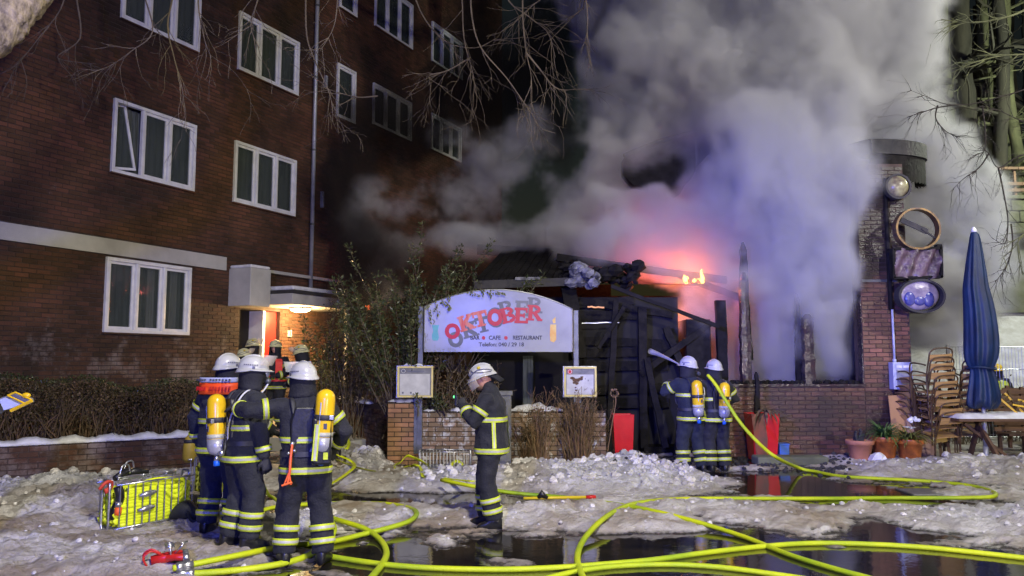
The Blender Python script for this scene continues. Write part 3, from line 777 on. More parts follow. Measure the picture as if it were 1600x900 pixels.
# body behind the facade so nothing shows through, end wall and roof
q = MB(); ctr = fo + FU * LENW / 2 - FN * 5.4 + Vector((0, 0, HB / 2))
q.box(ctr, (LENW - 0.02, 9.9, HB - 0.1), math.atan2(FU.y, FU.x)); q.build('building_body', 'void', apt)
q = MB(); q.box(fo + FU * LENW / 2 - FN * 5 + Vector((0, 0, HB + 0.15)), (LENW + 0.6, 11, 0.3), math.atan2(FU.y, FU.x)); q.build('roof', 'char_grey', apt)
fang = math.atan2(FU.y, FU.x)
FR = Matrix.Rotation(fang, 4, 'Z')
def make_window(w_):
    Wd, Hd = w_['t1'] - w_['t0'], w_['z1'] - w_['z0']
    T = Matrix.Translation(FO + FU * w_['t0'] + Vector((0, 0, w_['z0']))) @ FR
    q = MB(); q.T = T
    fw = 0.065; d = 0.09; y = -0.018
    q.box((Wd / 2, y, fw / 2), (Wd, d, fw)); q.box((Wd / 2, y, Hd - fw / 2), (Wd, d, fw))
    q.box((fw / 2, y, Hd / 2), (fw, d, Hd - 2 * fw)); q.box((Wd - fw / 2, y, Hd / 2), (fw, d, Hd - 2 * fw))
    n_ = w_['n']; sw = (Wd - fw * (n_ + 1)) / n_
    for k in range(1, n_):
        q.box((fw * (k + 0.5) + sw * k, y, Hd / 2), (fw * 0.9, d - 0.01, Hd - 2 * fw))
    win = q.build('window', 'white_paint', apt, bevel=0.006)
    q = MB(); q.T = T
    q.box((Wd / 2, -0.03, -0.015), (Wd + 0.04, 0.09, 0.03)); q.build('sill', 'brick_red', win)
    for k in range(n_):
        x0 = fw * (k + 1) + sw * k
        tilt = w_.get('tilt') and k == 0
        q = MB(); sf = 0.05
        if tilt:
            q.T = T @ Matrix.Translation((x0, -0.01, fw)) @ Matrix.Rotation(R(-9), 4, 'Y') @ Matrix.Translation((0.02, 0.05, 0)) @ Matrix.Scale(0.9, 4, (1, 0, 0)) @ Matrix.Rotation(R(-5), 4, 'X')
        else: q.T = T @ Matrix.Translation((x0, 0.012, fw))
        hh = Hd - 2 * fw
        q.box((sw / 2, 0, sf / 2), (sw - 0.006, 0.05, sf)); q.box((sw / 2, 0, hh - sf / 2), (sw - 0.006, 0.05, sf))
        q.box((sf / 2 + 0.003, 0, hh / 2), (sf, 0.05, hh - 2 * sf)); q.box((sw - sf / 2 - 0.003, 0, hh / 2), (sf, 0.05, hh - 2 * sf))
        q.build('frame', 'white_paint', win, bevel=0.005)
        g = MB(); g.T = q.T
        g.box((sw / 2, 0.004, hh / 2), (sw - 2 * sf, 0.008, hh - 2 * sf)); gm_ = M['pane']
        g.build('pane', gm_, win)
    cq = MB(); cq.T = T; nseg = 40; r1 = random.Random(int(w_['t0'] * 100))
    pts = [(fw + (Wd - 2 * fw) * i / nseg, 0.16 + 0.02 * math.sin(i * 1.9) + r1.uniform(-0.006, 0.006)) for i in range(nseg + 1)]
    for i in range(nseg):
        cq.add([(pts[i][0], pts[i][1], 0.07), (pts[i + 1][0], pts[i + 1][1], 0.07), (pts[i + 1][0], pts[i + 1][1], Hd - 0.07), (pts[i][0], pts[i][1], Hd - 0.07)], [(0, 1, 2, 3)])
    cq.build('curtain', 'curtain', win, smooth=True)
    if w_.get('cur'):
        for s0 in (0.52, 0.80):
            cq = MB(); cq.T = T
            for i in range(6):
                a, b_ = Wd * s0 + i * 0.03, Wd * s0 + (i + 1) * 0.03
                cq.add([(a, 0.12 + 0.012 * (i % 2), 0.07), (b_, 0.12 + 0.012 * ((i + 1) % 2), 0.07), (b_, 0.12 + 0.012 * ((i + 1) % 2), Hd - 0.07), (a, 0.12 + 0.012 * (i % 2), Hd - 0.07)], [(0, 1, 2, 3)])
            cq.build('curtain', 'curtain_pale', win, smooth=True)
# glass that shows the curtain behind
pm = bpy.data.materials.new('pane'); pm.use_nodes = True
pb = pm.node_tree.nodes['Principled BSDF']; pb.inputs['Base Color'].default_value = (0.08, 0.10, 0.09, 1); pb.inputs['Roughness'].default_value = 0.04
pb.inputs['Alpha'].default_value = 0.38; pb.inputs['Specular IOR Level'].default_value = 0.8
M['pane'] = pm
for w_ in wins: make_window(w_)
# door recess
q = MB(); T = Matrix.Translation(FO + FU * dt0) @ FR; q.T = T
DW = dt1 - dt0; zt = dz1
q.box((DW / 2, 0.62, (zt + 0.45) / 2), (DW - 0.02, 0.04, zt - 0.45))
q.build('door_panel', 'door_red', apt)
q = MB(); q.T = T
q.box((DW * 0.62, 0.30, (zt + 0.45) / 2), (0.07, 0.55, zt - 0.47)); q.box((DW * 0.30, 0.55, zt - 0.75), (DW * 0.5, 0.07, 0.06)); q.build('door_frame', 'white_paint', apt)
q = MB(); q.T = T
q.box((DW * 0.83, 0.25, (zt + 0.45) / 2), (DW * 0.32, 0.30, zt - 0.48)); q.build('door_leaf', 'door_red', apt)
# doorstep
q = MB(); q.T = T
q.box((DW * 0.7, -0.75, 0.225), (2.6, 1.5, 0.45)); q.box((DW * 0.9, -1.8, 0.15), (2.2, 0.6, 0.30)); q.box((DW * 0.9, -2.25, 0.075), (2.2, 0.3, 0.15))
q.build('doorstep', 'plaster', apt, bevel=0.01)
# vertical white fin and canopy
can = apt
t_l, z_b = FT(350, 470); 
q = MB(); q.T = Matrix.Translation(FO + FU * t_l) @ FR
zt_, zb_ = P(365, 405, 15.6).z, P(365, 470, 15.6).z
q.box((0.42, -0.32, (zt_ + zb_) / 2), (0.62, 0.64, zt_ - zb_)); q.build('canopy_pier', 'plaster', apt, bevel=0.015)
q = MB(); q.T = Matrix.Translation(FO + FU * t_l) @ FR
q.box((0.42, -0.32, zt_ + 0.035), (0.60, 0.62, 0.07)); q.build('snow_cap', 'snow', apt, bevel=0.03)
def canopy_poly(x0, x1, dep, r=0.5, n_=8):
    pts = [(x0, 0), (x0, -dep)]
    for i in range(n_ + 1):
        a = math.pi / 2 * i / n_
        pts.append((x1 - r + r * math.sin(a), -dep + r - r * math.cos(a)))
    pts.append((x1, 0)); return pts
def flat_poly(pts, z0, z1):
    k = len(pts); q = MB()
    q.add([(x, y, z0) for x, y in pts] + [(x, y, z1) for x, y in pts], [tuple(range(k - 1, -1, -1)), tuple(range(k, 2 * k))] + [(i, (i + 1) % k, k + (i + 1) % k, k + i) for i in range(k)])
    return q
cz = P(430, 470, 16.6).z
for (nm, a, b_, x1, dp, m_) in (('canopy', -0.02, 0.22, 3.25, 1.25, 'plaster'), ('canopy_trim', 0.22, 0.30, 3.30, 1.30, 'char_grey')):
    q = flat_poly(canopy_poly(0.75, x1, dp), cz + a, cz + b_); q.v = [tuple(Matrix.Translation(FO + FU * t_l) @ FR @ Vector(p)) for p in q.v]
    q.build(nm, m_, apt, bevel=0.01)
q = flat_poly(canopy_poly(0.8, 3.2, 1.22), cz + 0.30, cz + 0.40); q.v = [tuple(Matrix.Translation(FO + FU * t_l) @ FR @ Vector(p)) for p in q.v]
q.build('canopy_snow', 'snow', apt, bevel=0.04)
# ledge above
q = MB(); q.T = Matrix.Translation(FO + FU * t_l) @ FR
zl = FT(440, 428)[1]; q.box((2.3, -0.06, zl), (3.2, 0.14, 0.07)); q.build('ledge', 'plaster', apt)
# lit round ceiling lamp under the canopy
lamp_c = FO + FU * (t_l + 1.75) + FN * 0.62 + Vector((0, 0, cz - 0.07))
cl_ = thing('ceiling_lamp', lamp_c, 'glowing oval ceiling lamp under the entrance canopy', 'lamp')
q = MB(); q.lathe([(0.02, -0.055), (0.15, -0.05), (0.22, -0.02), (0.23, 0.02)], 24, lamp_c); q.build('lamp_glass', 'lamp_lit', cl_, smooth=True)
q = MB(); q.lathe([(0.25, 0.02), (0.25, 0.045)], 24, lamp_c); q.build('lamp_base', 'white_paint', cl_)
lamp('ceiling_lamp_light', 'POINT', lamp_c + Vector((0.0, 0, -0.12)), None, 330, (1.0, 0.64, 0.27), 0.12)
# canopy post
tp, _ = FT(478, 520); pc = FO + FU * (t_l + 3.0) + FN * 1.0
q = MB(); q.tube([pc, pc + Vector((0, 0, cz))], 0.05, 10); q.build('canopy_post', 'plaster', apt, smooth=True)
# downpipe with brackets
td, _ = FT(484, 300); q = MB(); b0 = FO + FU * td + FN * 0.10
q.tube([b0 + Vector((0, 0, cz + 0.4)), b0 + Vector((0, 0, HB))], 0.052, 10)
dp_ = q.build('downpipe', 'zinc', apt, smooth=True)
for z_ in (5.2, 7.1, 9.0, 10.9, 12.8, 14.7):
    q = MB(); q.tube([b0 + Vector((0, 0, z_)), b0 + Vector((0, 0, z_ + 0.05))], 0.065, 10); q.build('bracket', 'grey_metal', dp_)
# small fittings
for (px, py, hh) in ((507, 128, 0.32), (501, 312, 0.42)):
    t_, z_ = FT(px, py); q = MB(); q.T = Matrix.Translation(FO + FU * t_ + Vector((0, 0, z_))) @ FR
    q.box((0, -0.05, 0), (0.07, 0.08, hh)); q.build('wall_fitting', 'zinc', apt, bevel=0.01)
t_, z_ = FT(451, 521); q = MB(); q.T = Matrix.Translation(FO + FU * t_ + Vector((0, 0, z_))) @ FR
q.box((0, -0.03, 0), (0.12, 0.03, 0.16)); hn = q.build('house_number', 'plaster', apt)
q = MB(); q.T = Matrix.Translation(FO + FU * t_ + Vector((0, 0, z_))) @ FR
q.box((0.0, -0.048, 0), (0.025, 0.004, 0.12)); q.build('digit', 'ink_black', hn)

# ================================================================== LOW WALL AND HEDGE (left)
LW0 = G(-40, 766); LW1 = G(330, 738)
LW0.z = LW1.z = 0
lu = (LW1 - LW0).normalized(); LL = (LW1 - LW0).length + 0.9
lw = thing('low_garden_wall', LW0, 'low dark brick garden wall capped with bluish snow in front of the hedge', 'wall')
slab(lw, 'wall_core', LW0, lu, LL, 0.60, [], 'mortar_dark', 0.24)
brickwork(lw, LW0, lu, LL, 0.60, [], 'brick_yel' if False else 'brick_red', 300, seed=21, T=0.012, rough=0.005)
ln = lu.cross(Vector((0, 0, 1)))
q = MB(); nseg = 90; rr = random.Random(4); rings = []
for i in range(nseg + 1):
    c = LW0 + lu * LL * i / nseg - ln * 0.12
    h = 0.085 + 0.025 * math.sin(i * 0.55) + rr.uniform(-0.012, 0.012); wd = 0.16 + rr.uniform(-0.012, 0.012)
    rings.append([c + ln * wd * math.cos(a) * (1.05 if k_ < 1 else 1) + Vector((0, 0, 0.585 + max(0, math.sin(a)) ** 0.7 * h)) for k_, a in ((k, math.pi * k / 7) for k in range(8))])
q.rings(rings); q.build('snow_cap', 'snow', lw, smooth=True)

def hedge(name, a, b_, depth, h0, h1, label, leafm, n_leaf, n_stem, seed, cat='hedge'):
    rr = random.Random(seed)
    a, b_ = Vector(a), Vector(b_); t = (b_ - a); L_ = t.length; t.normalize(); nn = t.cross(Vector((0, 0, 1)))
    th = thing(name, a, label, cat)
    q = MB()
    for _ in range(n_stem):
        s = rr.uniform(0, L_); d = rr.uniform(-depth / 2, depth / 2)
        p = a + t * s + nn * d; h = rr.uniform(h0, h1)
        pts = [p]; dr = Vector((rr.uniform(-.3, .3), rr.uniform(-.3, .3), 1))
        for k in range(4):
            dr += Vector((rr.uniform(-.35, .35), rr.uniform(-.35, .35), rr.uniform(-0.1, .1))); pts.append(pts[-1] + dr.normalized() * h / 4)
        q.tube(pts, [0.012, 0.010, 0.008, 0.006, 0.003], 4, close=False)
    q.build('stem', 'hedge_stem', th)
    q = MB()
    for _ in range(n_leaf):
        s = rr.uniform(0, L_); d = rr.gauss(0, depth / 3.2)
        z_ = a.z + (h1 + 0.08 * math.sin(s * 2.1) + 0.06 * math.sin(s * 5.3)) * (1 - abs(rr.gauss(0, 0.33)))
        p = a + t * s + nn * d; p.z = max(z_, a.z + 0.04)
        dr = Vector((rr.uniform(-1, 1), rr.uniform(-1, 1), rr.uniform(-.8, .9)))
        q.leafq(p, dr, Vector((rr.uniform(-1, 1), rr.uniform(-1, 1), 1)), rr.uniform(.03, .065), rr.uniform(.018, .035))
    q.mi = 0
    q.build('foliage', leafm, th)
    return th
h0_ = LW0 - ln * 0.55 + Vector((0, 0, 0.30)); h1_ = LW0 + lu * (LL - 0.1) - ln * 0.55 + Vector((0, 0, 0.3))
q = MB(); q.box((LW0 + lu * LL / 2 - ln * 1.35) + Vector((0, 0, 0.22)), (LL, 2.2, 0.46), math.atan2(lu.y, lu.x)); o_ = q.build('flower_bed', 'soil'); o_['kind'] = 'structure'
hedge('hedge', LW0 - ln * 0.62 + Vector((0, 0, 0.42)), LW0 + lu * LL - ln * 0.62 + Vector((0, 0, 0.42)), 0.62, 0.5, 1.0, 'scrubby brown and green hedge behind the snow capped low wall', 'leaf_brown', 14000, 420, 31)
hedge('hedge', LW0 - ln * 0.95 + Vector((0, 0, 0.42)), LW0 + lu * LL - ln * 0.95 + Vector((0, 0, 0.42)), 0.5, 0.6, 1.08, 'darker green leafy top of the planting against the apartment house wall', 'leaf', 9000, 60, 32)

X_ = Vector((1, 0, 0)); Z_ = Vector((0, 0, 1))
def PX(px, Y, py=566): return P(px, py, Y).x
def PZ(py, Y, px=800): return P(px, py, Y).z
def wbox(q, x0, x1, y0, y1, z0, z1):
    return q.box(((x0 + x1) / 2, (y0 + y1) / 2, (z0 + z1) / 2), (x1 - x0, y1 - y0, z1 - z0))

# ================================================================== RESTAURANT
YF = 15.0
pub = thing('restaurant_building', (5, YF + 3, 0), 'burning single storey brick restaurant with empty window openings and smoke pouring out', 'restaurant')
xa, xb, xc = PX(1132, YF), PX(1349, YF), PX(1424, YF)
SILL = PZ(604, YF)
PIERH = PZ(222, YF) 
WH = 5.62
holes = [(-1, xb - xa, SILL, 20)]
slab(pub, 'front_wall', (xa, YF, 0), X_, xc - xa, WH, [(0, xb - xa, SILL, 20)], 'mortar_dark', 0.36)
brickwork(pub, (xa, YF, 0), X_, xb - xa - 0.0, SILL, [], 'brick_wet', 200, L=0.24, seed=41, T=0.014)
brickwork(pub, (xb, YF, 0), X_, xc - xb, WH, [], 'brick_pub', 100, L=0.24, seed=42, T=0.014, zone=lambda x, y: y > 330)
# side return wall of the pier
slab(pub, 'side_wall', (xc - 0.0, YF + 0.37, 0), Vector((0, 1, 0)), 6.5, WH - 0.4, [], 'brick_red', 0.3)
q = MB(); wbox(q, PX(985, 17), xc - 0.4, 21.6, 21.9, 0, 3.6); wbox(q, PX(985, 17) - 0.2, PX(985, 17), 17.5, 21.9, 0, 3.2); q.build('rear_wall', 'interior', pub)
q = MB(); wbox(q, PX(985, 17), xc - 0.4, YF + 0.37, 21.6, 0.02, 0.15); q.build('floor', 'char', pub)
# sill timber and burnt edge
q = MB(); wbox(q, xa, xb + 0.02, YF - 0.05, YF + 0.30, SILL + 0.002, SILL + 0.05); q.build('sill', 'char_wet', pub)
q = MB(); rr = random.Random(8)
for i in range(150):
    x = rr.uniform(xa - 0.05, xb); r = rr.uniform(0.02, 0.07); lump(q, (x, YF + rr.uniform(0, 0.28), SILL + 0.05 + r * 0.3), r, rr)
q.build('burnt_edge', 'char', pub)['kind'] = 'stuff'
def rough_post(q, x, y, z0, z1, w0, w1, d, seed, n_=14, lean=0.0):
    rr = random.Random(seed); rings = []
    for i in range(n_ + 1):
        t = i / n_; z = z0 + (z1 - z0) * t; w_ = (w0 + (w1 - w0) * t) * rr.uniform(0.86, 1.1); dd = d * rr.uniform(0.88, 1.08)
        cx = x + lean * t + rr.uniform(-0.01, 0.01)
        if i == n_: w_ *= 0.4; dd *= 0.5
        rings.append([Vector((cx + sx * w_ / 2, y + sy * dd / 2, z)) for sx, sy in ((-1, -1), (0.1, -1.12), (1, -1), (1.1, 0), (1, 1), (-1, 1), (-1.1, 0))])
    q.rings(rings)
for (px, y0, w0, w1, m_, sd) in ((1165, 425, 0.20, 0.13, 'char_wet', 1), (1263, 490, 0.21, 0.17, 'char_wet', 2), (1348, 452, 0.10, 0.08, 'char_wet', 3)):
    q = MB(); rough_post(q, PX(px, YF + 0.1), YF + 0.1, SILL + 0.03, PZ(y0, YF), w0, w1, 0.18, sd)
    q.build('window_post', m_, pub)
q = MB(); rough_post(q, PX(1166, YF + 0.5), YF + 0.5, SILL + 0.5, PZ(372, YF), 0.22, 0.10, 0.15, 5); q.build('window_post', 'char', pub)
q = MB(); rough_post(q, PX(1248, YF + 0.4), YF + 0.4, SILL + 0.0, PZ(455, YF), 0.13, 0.08, 0.12, 6); q.build('window_post', 'char', pub)
# arched gable that still stands above the burnt-out hall
def arch_z(x):
    xl, xr = PX(975, 17.2), PX(1440, 17.2); t = (x - xl) / (xr - xl); t = max(0, min(1, t))
    return PZ(256, 17.2) + (PZ(196, 17.2) - PZ(256, 17.2)) * math.sin(math.pi * (t * 0.94 + 0.02)) ** 0.8
rr = random.Random(12)
def arch_piece(pxa, pxb, drop, name, jag=0.25, m_='char', y=17.2, n_=14):
    xs_ = [PX(pxa, y) + (PX(pxb, y) - PX(pxa, y)) * i / n_ for i in range(n_ + 1)]
    top = [(x, arch_z(x)) for x in xs_]
    bot = [(x, arch_z(x) - drop(i / n_) - rr.uniform(0, jag)) for i, x in enumerate(xs_)]
    q = MB()
    for i in range(n_):
        poly = [bot[i], bot[i + 1], top[i + 1], top[i]]
        q.prism(poly, 0.35, (0, y, 0))
    q.build(name, m_, pub)
    return top
t1 = arch_piece(978, 1094, lambda t: 0.25 + 0.95 * math.sin(math.pi * min(1, t * 0.8)), 'gable', 0.2)
arch_piece(1100, 1385, lambda t: 0.45, 'gable', 0.3)
arch_piece(1386, 1402, lambda t: 2.2, 'gable', 0.2, n_=4)
q = MB()
for tt in (t1,):
    q.tube([(x, 17.12, z + 0.04) for x, z in tt], 0.06, 6)
q.build('gable_trim', 'char_grey', pub)
# rounded corner hood at the right end of the roof
rings = []
ys_ = YF + 0.15; xl = PX(1388, YF)
q = MB(); n_ = 18
outer = []; 
for i in range(n_ + 1):
    a = math.pi * 0.5 * i / n_
    outer.append((PX(1380, YF) + 1.85 * math.sin(a), YF + 0.1 + 1.9 * (1 - math.cos(a))))
zt0, zt1 = PZ(214, YF), PZ(244, 16.5)
for i in range(n_):
    (x0, y0), (x1, y1) = outer[i], outer[i + 1]
    za = zt0 + (zt1 + 0.25 - zt0) * (i / n_) ** 2; zb = zt0 + (zt1 + 0.25 - zt0) * ((i + 1) / n_) ** 2
    q.add([(x0, y0, za - 0.30), (x1, y1, zb - 0.30), (x1, y1, zb), (x0, y0, za), (x0 - 0.3, y0 + 0.4, za - 0.30), (x1 - 0.3, y1 + 0.4, zb - 0.30), (x1 - 0.3, y1 + 0.4, zb), (x0 - 0.3, y0 + 0.4, za)],
          [(0, 1, 2, 3), (7, 6, 5, 4), (3, 2, 6, 7), (1, 0, 4, 5)])
q.build('hood_rim', 'char_grey', pub, smooth=False)
q = MB()
for i in range(n_):
    (x0, y0), (x1, y1) = outer[i], outer[i + 1]
    za = zt0 + (zt1 + 0.25 - zt0) * (i / n_) ** 2 - 0.31; zb = zt0 + (zt1 + 0.25 - zt0) * ((i + 1) / n_) ** 2 - 0.31
    q.add([(x0 - .03, y0 + .03, za - 0.55), (x1 - .03, y1 + .03, zb - 0.5), (x1 - .03, y1 + .03, zb), (x0 - .03, y0 + .03, za)], [(0, 1, 2, 3)])
q.build('hood', 'char', pub)
# --- collapsed timber annex to the left of the hall
YA = 15.9
def plank(parent, name, a, b_, w_, t_, m_, seed=0):
    q = MB(); rr = random.Random(seed); a, b_ = Vector(a), Vector(b_); d = b_ - a; n_ = 8; t = d.normalized(); u, v = frame_of(t, Vector((0, 1, 0)))
    rings = []
    for i in range(n_ + 1):
        c = a + d * i / n_ + u * rr.uniform(-0.008, 0.008); ww = w_ * rr.uniform(0.88, 1.05); tt = t_ * rr.uniform(0.9, 1.1)
        rings.append([c + u * ww / 2 + v * tt / 2, c - u * ww / 2 + v * tt / 2, c - u * ww / 2 - v * tt / 2, c + u * ww / 2 - v * tt / 2])
    q.rings(rings); return q.build(name, m_, parent)
k = 0
for i in (0, 1, 3, 4, 5, 7, 8):      # weatherboards of the standing wall
    y_ = 474 + i * 19.5
    xr_ = 1058 - max(0, 3 - i) * 22 - (i % 3) * 7
    for (pa, pb) in ((905, xr_),):
        k += 1
        plank(pub, 'weatherboard', (PX(pa, YA), YA + 0.02 * (i % 2), PZ(y_, YA)), (PX(pb, YA), YA, PZ(y_ + ((i * 37) % 7 - 3) * 1.6, YA)), 0.17 + 0.02 * (i % 3), 0.03, 'char', k)
q = MB(); wbox(q, PX(745, YA), PX(1062, YA), YA + 0.08, YA + 0.2, 0, 3.1); q.build('annex_wall', 'void', pub)
q = MB(); wbox(q, PX(745, YA) - 0.1, PX(745, YA), YA + 0.1, 20.5, 0, 3.6); wbox(q, PX(745, YA), PX(1000, YA), 20.4, 20.6, 0, 3.8); q.build('annex_side', 'char', pub)
q = MB(); wbox(q, PX(1068, YA), PX(1106, YA), YA - 0.3, YA + 0.5, 0.02, PZ(500, YA)); q.build('porch_box', 'char', pub, bevel=0.02)
# roof of the annex, in boards
zr0, zr1 = PZ(446, 15.4), PZ(392, 18.4)
nb = 13
for i in range(nb):
    xa_ = PX(742, 15.4) + (PX(898, 15.4) - PX(742, 15.4)) * i / nb; xw = (PX(898, 15.4) - PX(742, 15.4)) / nb
    q = MB(); q.beam((xa_ + xw / 2, 15.4, zr0 + 0.1), (xa_ + xw / 2 + 0.5, 18.4, zr1), xw - 0.015, 0.05 + 0.01 * (i % 2))
    q.build('roof_board', 'char', pub)
q = MB(); q.beam((PX(740, 15.3), 15.3, zr0), (PX(888, 15.3), 15.3, zr0 + 0.06), 0.16, 0.06, up=Vector((0, 1, 0))); q.build('fascia', 'char_grey', pub)
q = MB(); q.beam((PX(805, 15.25), 15.25, zr0 + 0.12), (PX(845, 15.25), 15.25, zr0 + 0.12), 0.06, 0.03, up=Vector((0, 1, 0))); q.build('snow_strip', 'insul', pub)
q = MB(); q.beam((PX(745, 18.5), 18.5, zr1 + 0.05), (PX(1080, 18.5), 18.5, zr1 - 0.25), 0.24, 0.1, up=Vector((0, 1, 0))); q.build('ridge_beam', 'char', pub)
# rear roof of the annex reaching the hall
q = MB(); q.add([(PX(890, 16.4), 16.4, PZ(440, 16.4)), (PX(1110, 16.4), 16.4, PZ(447, 16.4)), (PX(1120, 18.6), 18.6, PZ(437, 18.6)), (PX(890, 18.6), 18.6, PZ(405, 18.6))], [(0, 1, 2, 3)])
q.build('sagging_roof', 'char', pub)
beams = [((955, 447, 15.2), (1124, 511, 15.0), 0.075, 'char'), ((1110, 505, 15.6), (1000, 585, 15.5), 0.13, 'char'), ((1040, 512, 15.7), (1082, 610, 15.5), 0.15, 'char'),
         ((1003, 480, 15.6), (1006, 700, 15.5), 0.16, 'char'), ((962, 470, 15.6), (950, 700, 15.3), 0.11, 'char'), ((885, 430, 15.7), (905, 560, 15.6), 0.3, 'char'),
         ((1010, 560, 15.4), (1040, 700, 15.0), 0.12, 'char'), ((905, 470, 15.9), (1050, 492, 15.9), 0.14, 'char'), ((935, 545, 15.4), (975, 480, 15.5), 0.08, 'char'),
         ((1075, 600, 15.5), (1060, 712, 15.2), 0.2, 'char'), ((1125, 470, 15.6), (1133, 700, 15.3), 0.2, 'char'), ((870, 402, 16.6), (1135, 438, 16.6), 0.16, 'char'), ((1060, 430, 16.8), (1170, 470, 16.4), 0.14, 'char')]
for i, (a, b_, w_, m_) in enumerate(beams):
    plank(pub, 'burnt_beam', P(*a), P(*b_), w_, w_ * 0.7, m_, 50 + i)
plank(pub, 'rail', P(908, 505, 15.7), P(968, 504, 15.7), 0.02, 0.02, 'galv', 90)
q = MB(); rr = random.Random(9)
for i in range(26):
    c = P(rr.uniform(893, 945), rr.uniform(415, 448), 15.2 + rr.uniform(-.2, .2)); lump(q, c, rr.uniform(0.05, 0.16), rr)
q.build('roof_debris', 'insul', pub)
q = MB(); 
for i in range(60):
    c = P(rr.uniform(880, 1000), rr.gauss(432, 8), 15.7 + rr.uniform(-.3, .5)); lump(q, c, rr.uniform(0.05, 0.2), rr)
q.build('charred_debris', 'char', pub)['kind'] = 'stuff'
# pale torn curtain strip and window sill under the sign
q = MB(); wbox(q, PX(817, 15.5), PX(833, 15.5), 15.5, 15.53, PZ(640, 15.5), PZ(556, 15.5)); q.build('window_strip', 'curtain', pub)
# glowing spots
def glow(px, py, Y, w_, h_, seed):
    rr = random.Random(seed); q = MB()
    for _ in range(5):
        c = P(px + rr.uniform(-w_, w_), py + rr.uniform(-h_, h_), Y); lump(q, c, rr.uniform(0.02, 0.05), rr)
    return q
f = thing('flame', P(1097, 440, 16.2), 'small orange tongue of flame above the burnt roof timbers', 'flame')
q = MB(); c = P(1097, 440, 16.2)
q.tube(catmull([c, c + Vector((0.01, 0, 0.08)), c + Vector((-0.015, 0, 0.18)), c + Vector((0.0, 0, 0.27))], 3), [0.02, 0.03, 0.035, 0.035, 0.03, 0.028, 0.022, 0.018, 0.012, 0.003], 7)
q.build('tongue', 'flame', f, smooth=True)
rr = random.Random(78)
for i in range(7):
    c3 = P(1097 - rr.uniform(-6, 34), 441 + rr.uniform(-2, 3), 16.2 + rr.uniform(-.1, .2)); hh = rr.uniform(.06, .17); q = MB()
    q.tube(catmull([c3, c3 + Vector((rr.uniform(-.02, .03), 0, hh * .4)), c3 + Vector((rr.uniform(-.04, .03), 0, hh * .75)), c3 + Vector((rr.uniform(-.03, .05), 0, hh))], 3), [.02, .03, .035, .035, .032, .028, .02, .014, .008, .002], 6); q.build('tongue', 'flame', f, smooth=True)
q = MB(); rr = random.Random(77)
for i in range(9):
    c2 = P(1097 - rr.uniform(2, 26), 440 + rr.uniform(-1, 3), 16.25); q.tube([c2, c2 + Vector((rr.uniform(-.03, .03), 0, rr.uniform(.03, .08)))], [0.025, 0.003], 5)
q.build('low_flames', 'ember', f)
e = thing('ember_glow', P(574, 481, 19), 'orange red embers glowing in the dark behind the bushes', 'embers', None)
glow(574, 481, 18.6, 4, 3, 5).build('ember', 'ember', e)
plank(e, 'glowing_strip', P(918, 479, 15.55), P(944, 481, 15.55), 0.03, 0.03, 'lamp_amber', 4) if False else None
plank(pub, 'glowing_batten', P(918, 479, 15.55), P(944, 481, 15.55), 0.03, 0.03, 'lamp_amber', 4)
# conduit, cabinet
mc = thing('meter_cabinet', P(1402, 608, YF - 0.1), 'pale blue grey meter cabinet with window on the brick pier', 'cabinet')
x0, x1, z0, z1 = PX(1387, YF), PX(1417, YF), PZ(608, YF), PZ(566, YF)
q = MB(); wbox(q, x0, x1, YF - 0.20, YF - 0.02, z0, z1); q.build('housing', 'paint_blue_grey', mc, bevel=0.008)
q = MB(); wbox(q, x0 + 0.06, x1 - 0.05, YF - 0.208, YF - 0.203, z0 + 0.05, z1 - 0.14); q.build('window_pane', 'lens', mc)
q = MB(); wbox(q, x0 + 0.06, x0 + 0.17, YF - 0.208, YF - 0.203, z1 - 0.11, z1 - 0.06); wbox(q, x0 + 0.19, x1 - 0.05, YF - 0.208, YF - 0.203, z1 - 0.11, z1 - 0.06); q.build('label_plate', 'white_paint', mc)
cx = PX(1395, YF)
q = MB(); q.tube([(cx, YF - 0.07, z1), (cx, YF - 0.07, z1 + 1.0)], 0.022, 8); q.tube([(cx, YF - .07, z1), (cx, YF - .07, z1 + .06)], 0.035, 8); q.build('conduit', 'paint_blue_grey', mc, smooth=True)
q = MB(); q.tube([(cx - 0.02, YF - 0.06, z1 + 1.0), (cx - 0.02, YF - 0.06, WH - 0.3)], 0.045, 8); q.build('black_pipe', 'char', pub)
q = MB(); wbox(q, xb + 0.02, xc, YF - 0.05, YF - 0.022, PZ(441, YF), PZ(437, YF)); q.build('ledge_strip', 'grey_metal', pub)
# ring sign, box sign, oval sign (burnt advertisement lamps)
YS = YF - 0.45
sg = thing('burnt_sign', P(1430, 440, YS), 'burnt out hanging advertising lamps on the pier, ring above melted box above oval', 'sign')
def ringpts(px, py, rx, ry, Y, n_=40, tilt=0):
    c = P(px, py, Y); s_ = Y / FPX
    return [c + Vector((rx * s_ * math.cos(a), tilt * math.cos(a), ry * s_ * math.sin(a))) for a in (2 * math.pi * i / n_ for i in range(n_))]
def hoop(q, pts, r, depth):
    rings = []
    c = sum(pts, Vector()) / len(pts)
    for p in pts:
        d = (p - c).normalized(); rings.append([p - d * r + Y_ * -depth / 2, p + d * r + Y_ * -depth / 2, p + d * r + Y_ * depth / 2, p - d * r + Y_ * depth / 2])
    q.rings(rings, loop=True)
Y_ = Vector((0, 1, 0))
q = MB(); hoop(q, ringpts(1432, 358, 34, 32, YS), 0.018, 0.16); q.build('ring', 'rust_ring', sg)
q = MB(); q.beam(P(1407, 343, YS), P(1449, 362, YS), 0.10, 0.03, up=Y_); q.beam(P(1440, 357, YS - .02), P(1461, 372, YS), 0.03, 0.03, up=Y_); q.build('fallen_bar', 'char_grey', sg)
q = MB(); n1 = 16; rings = []; rr = random.Random(15)
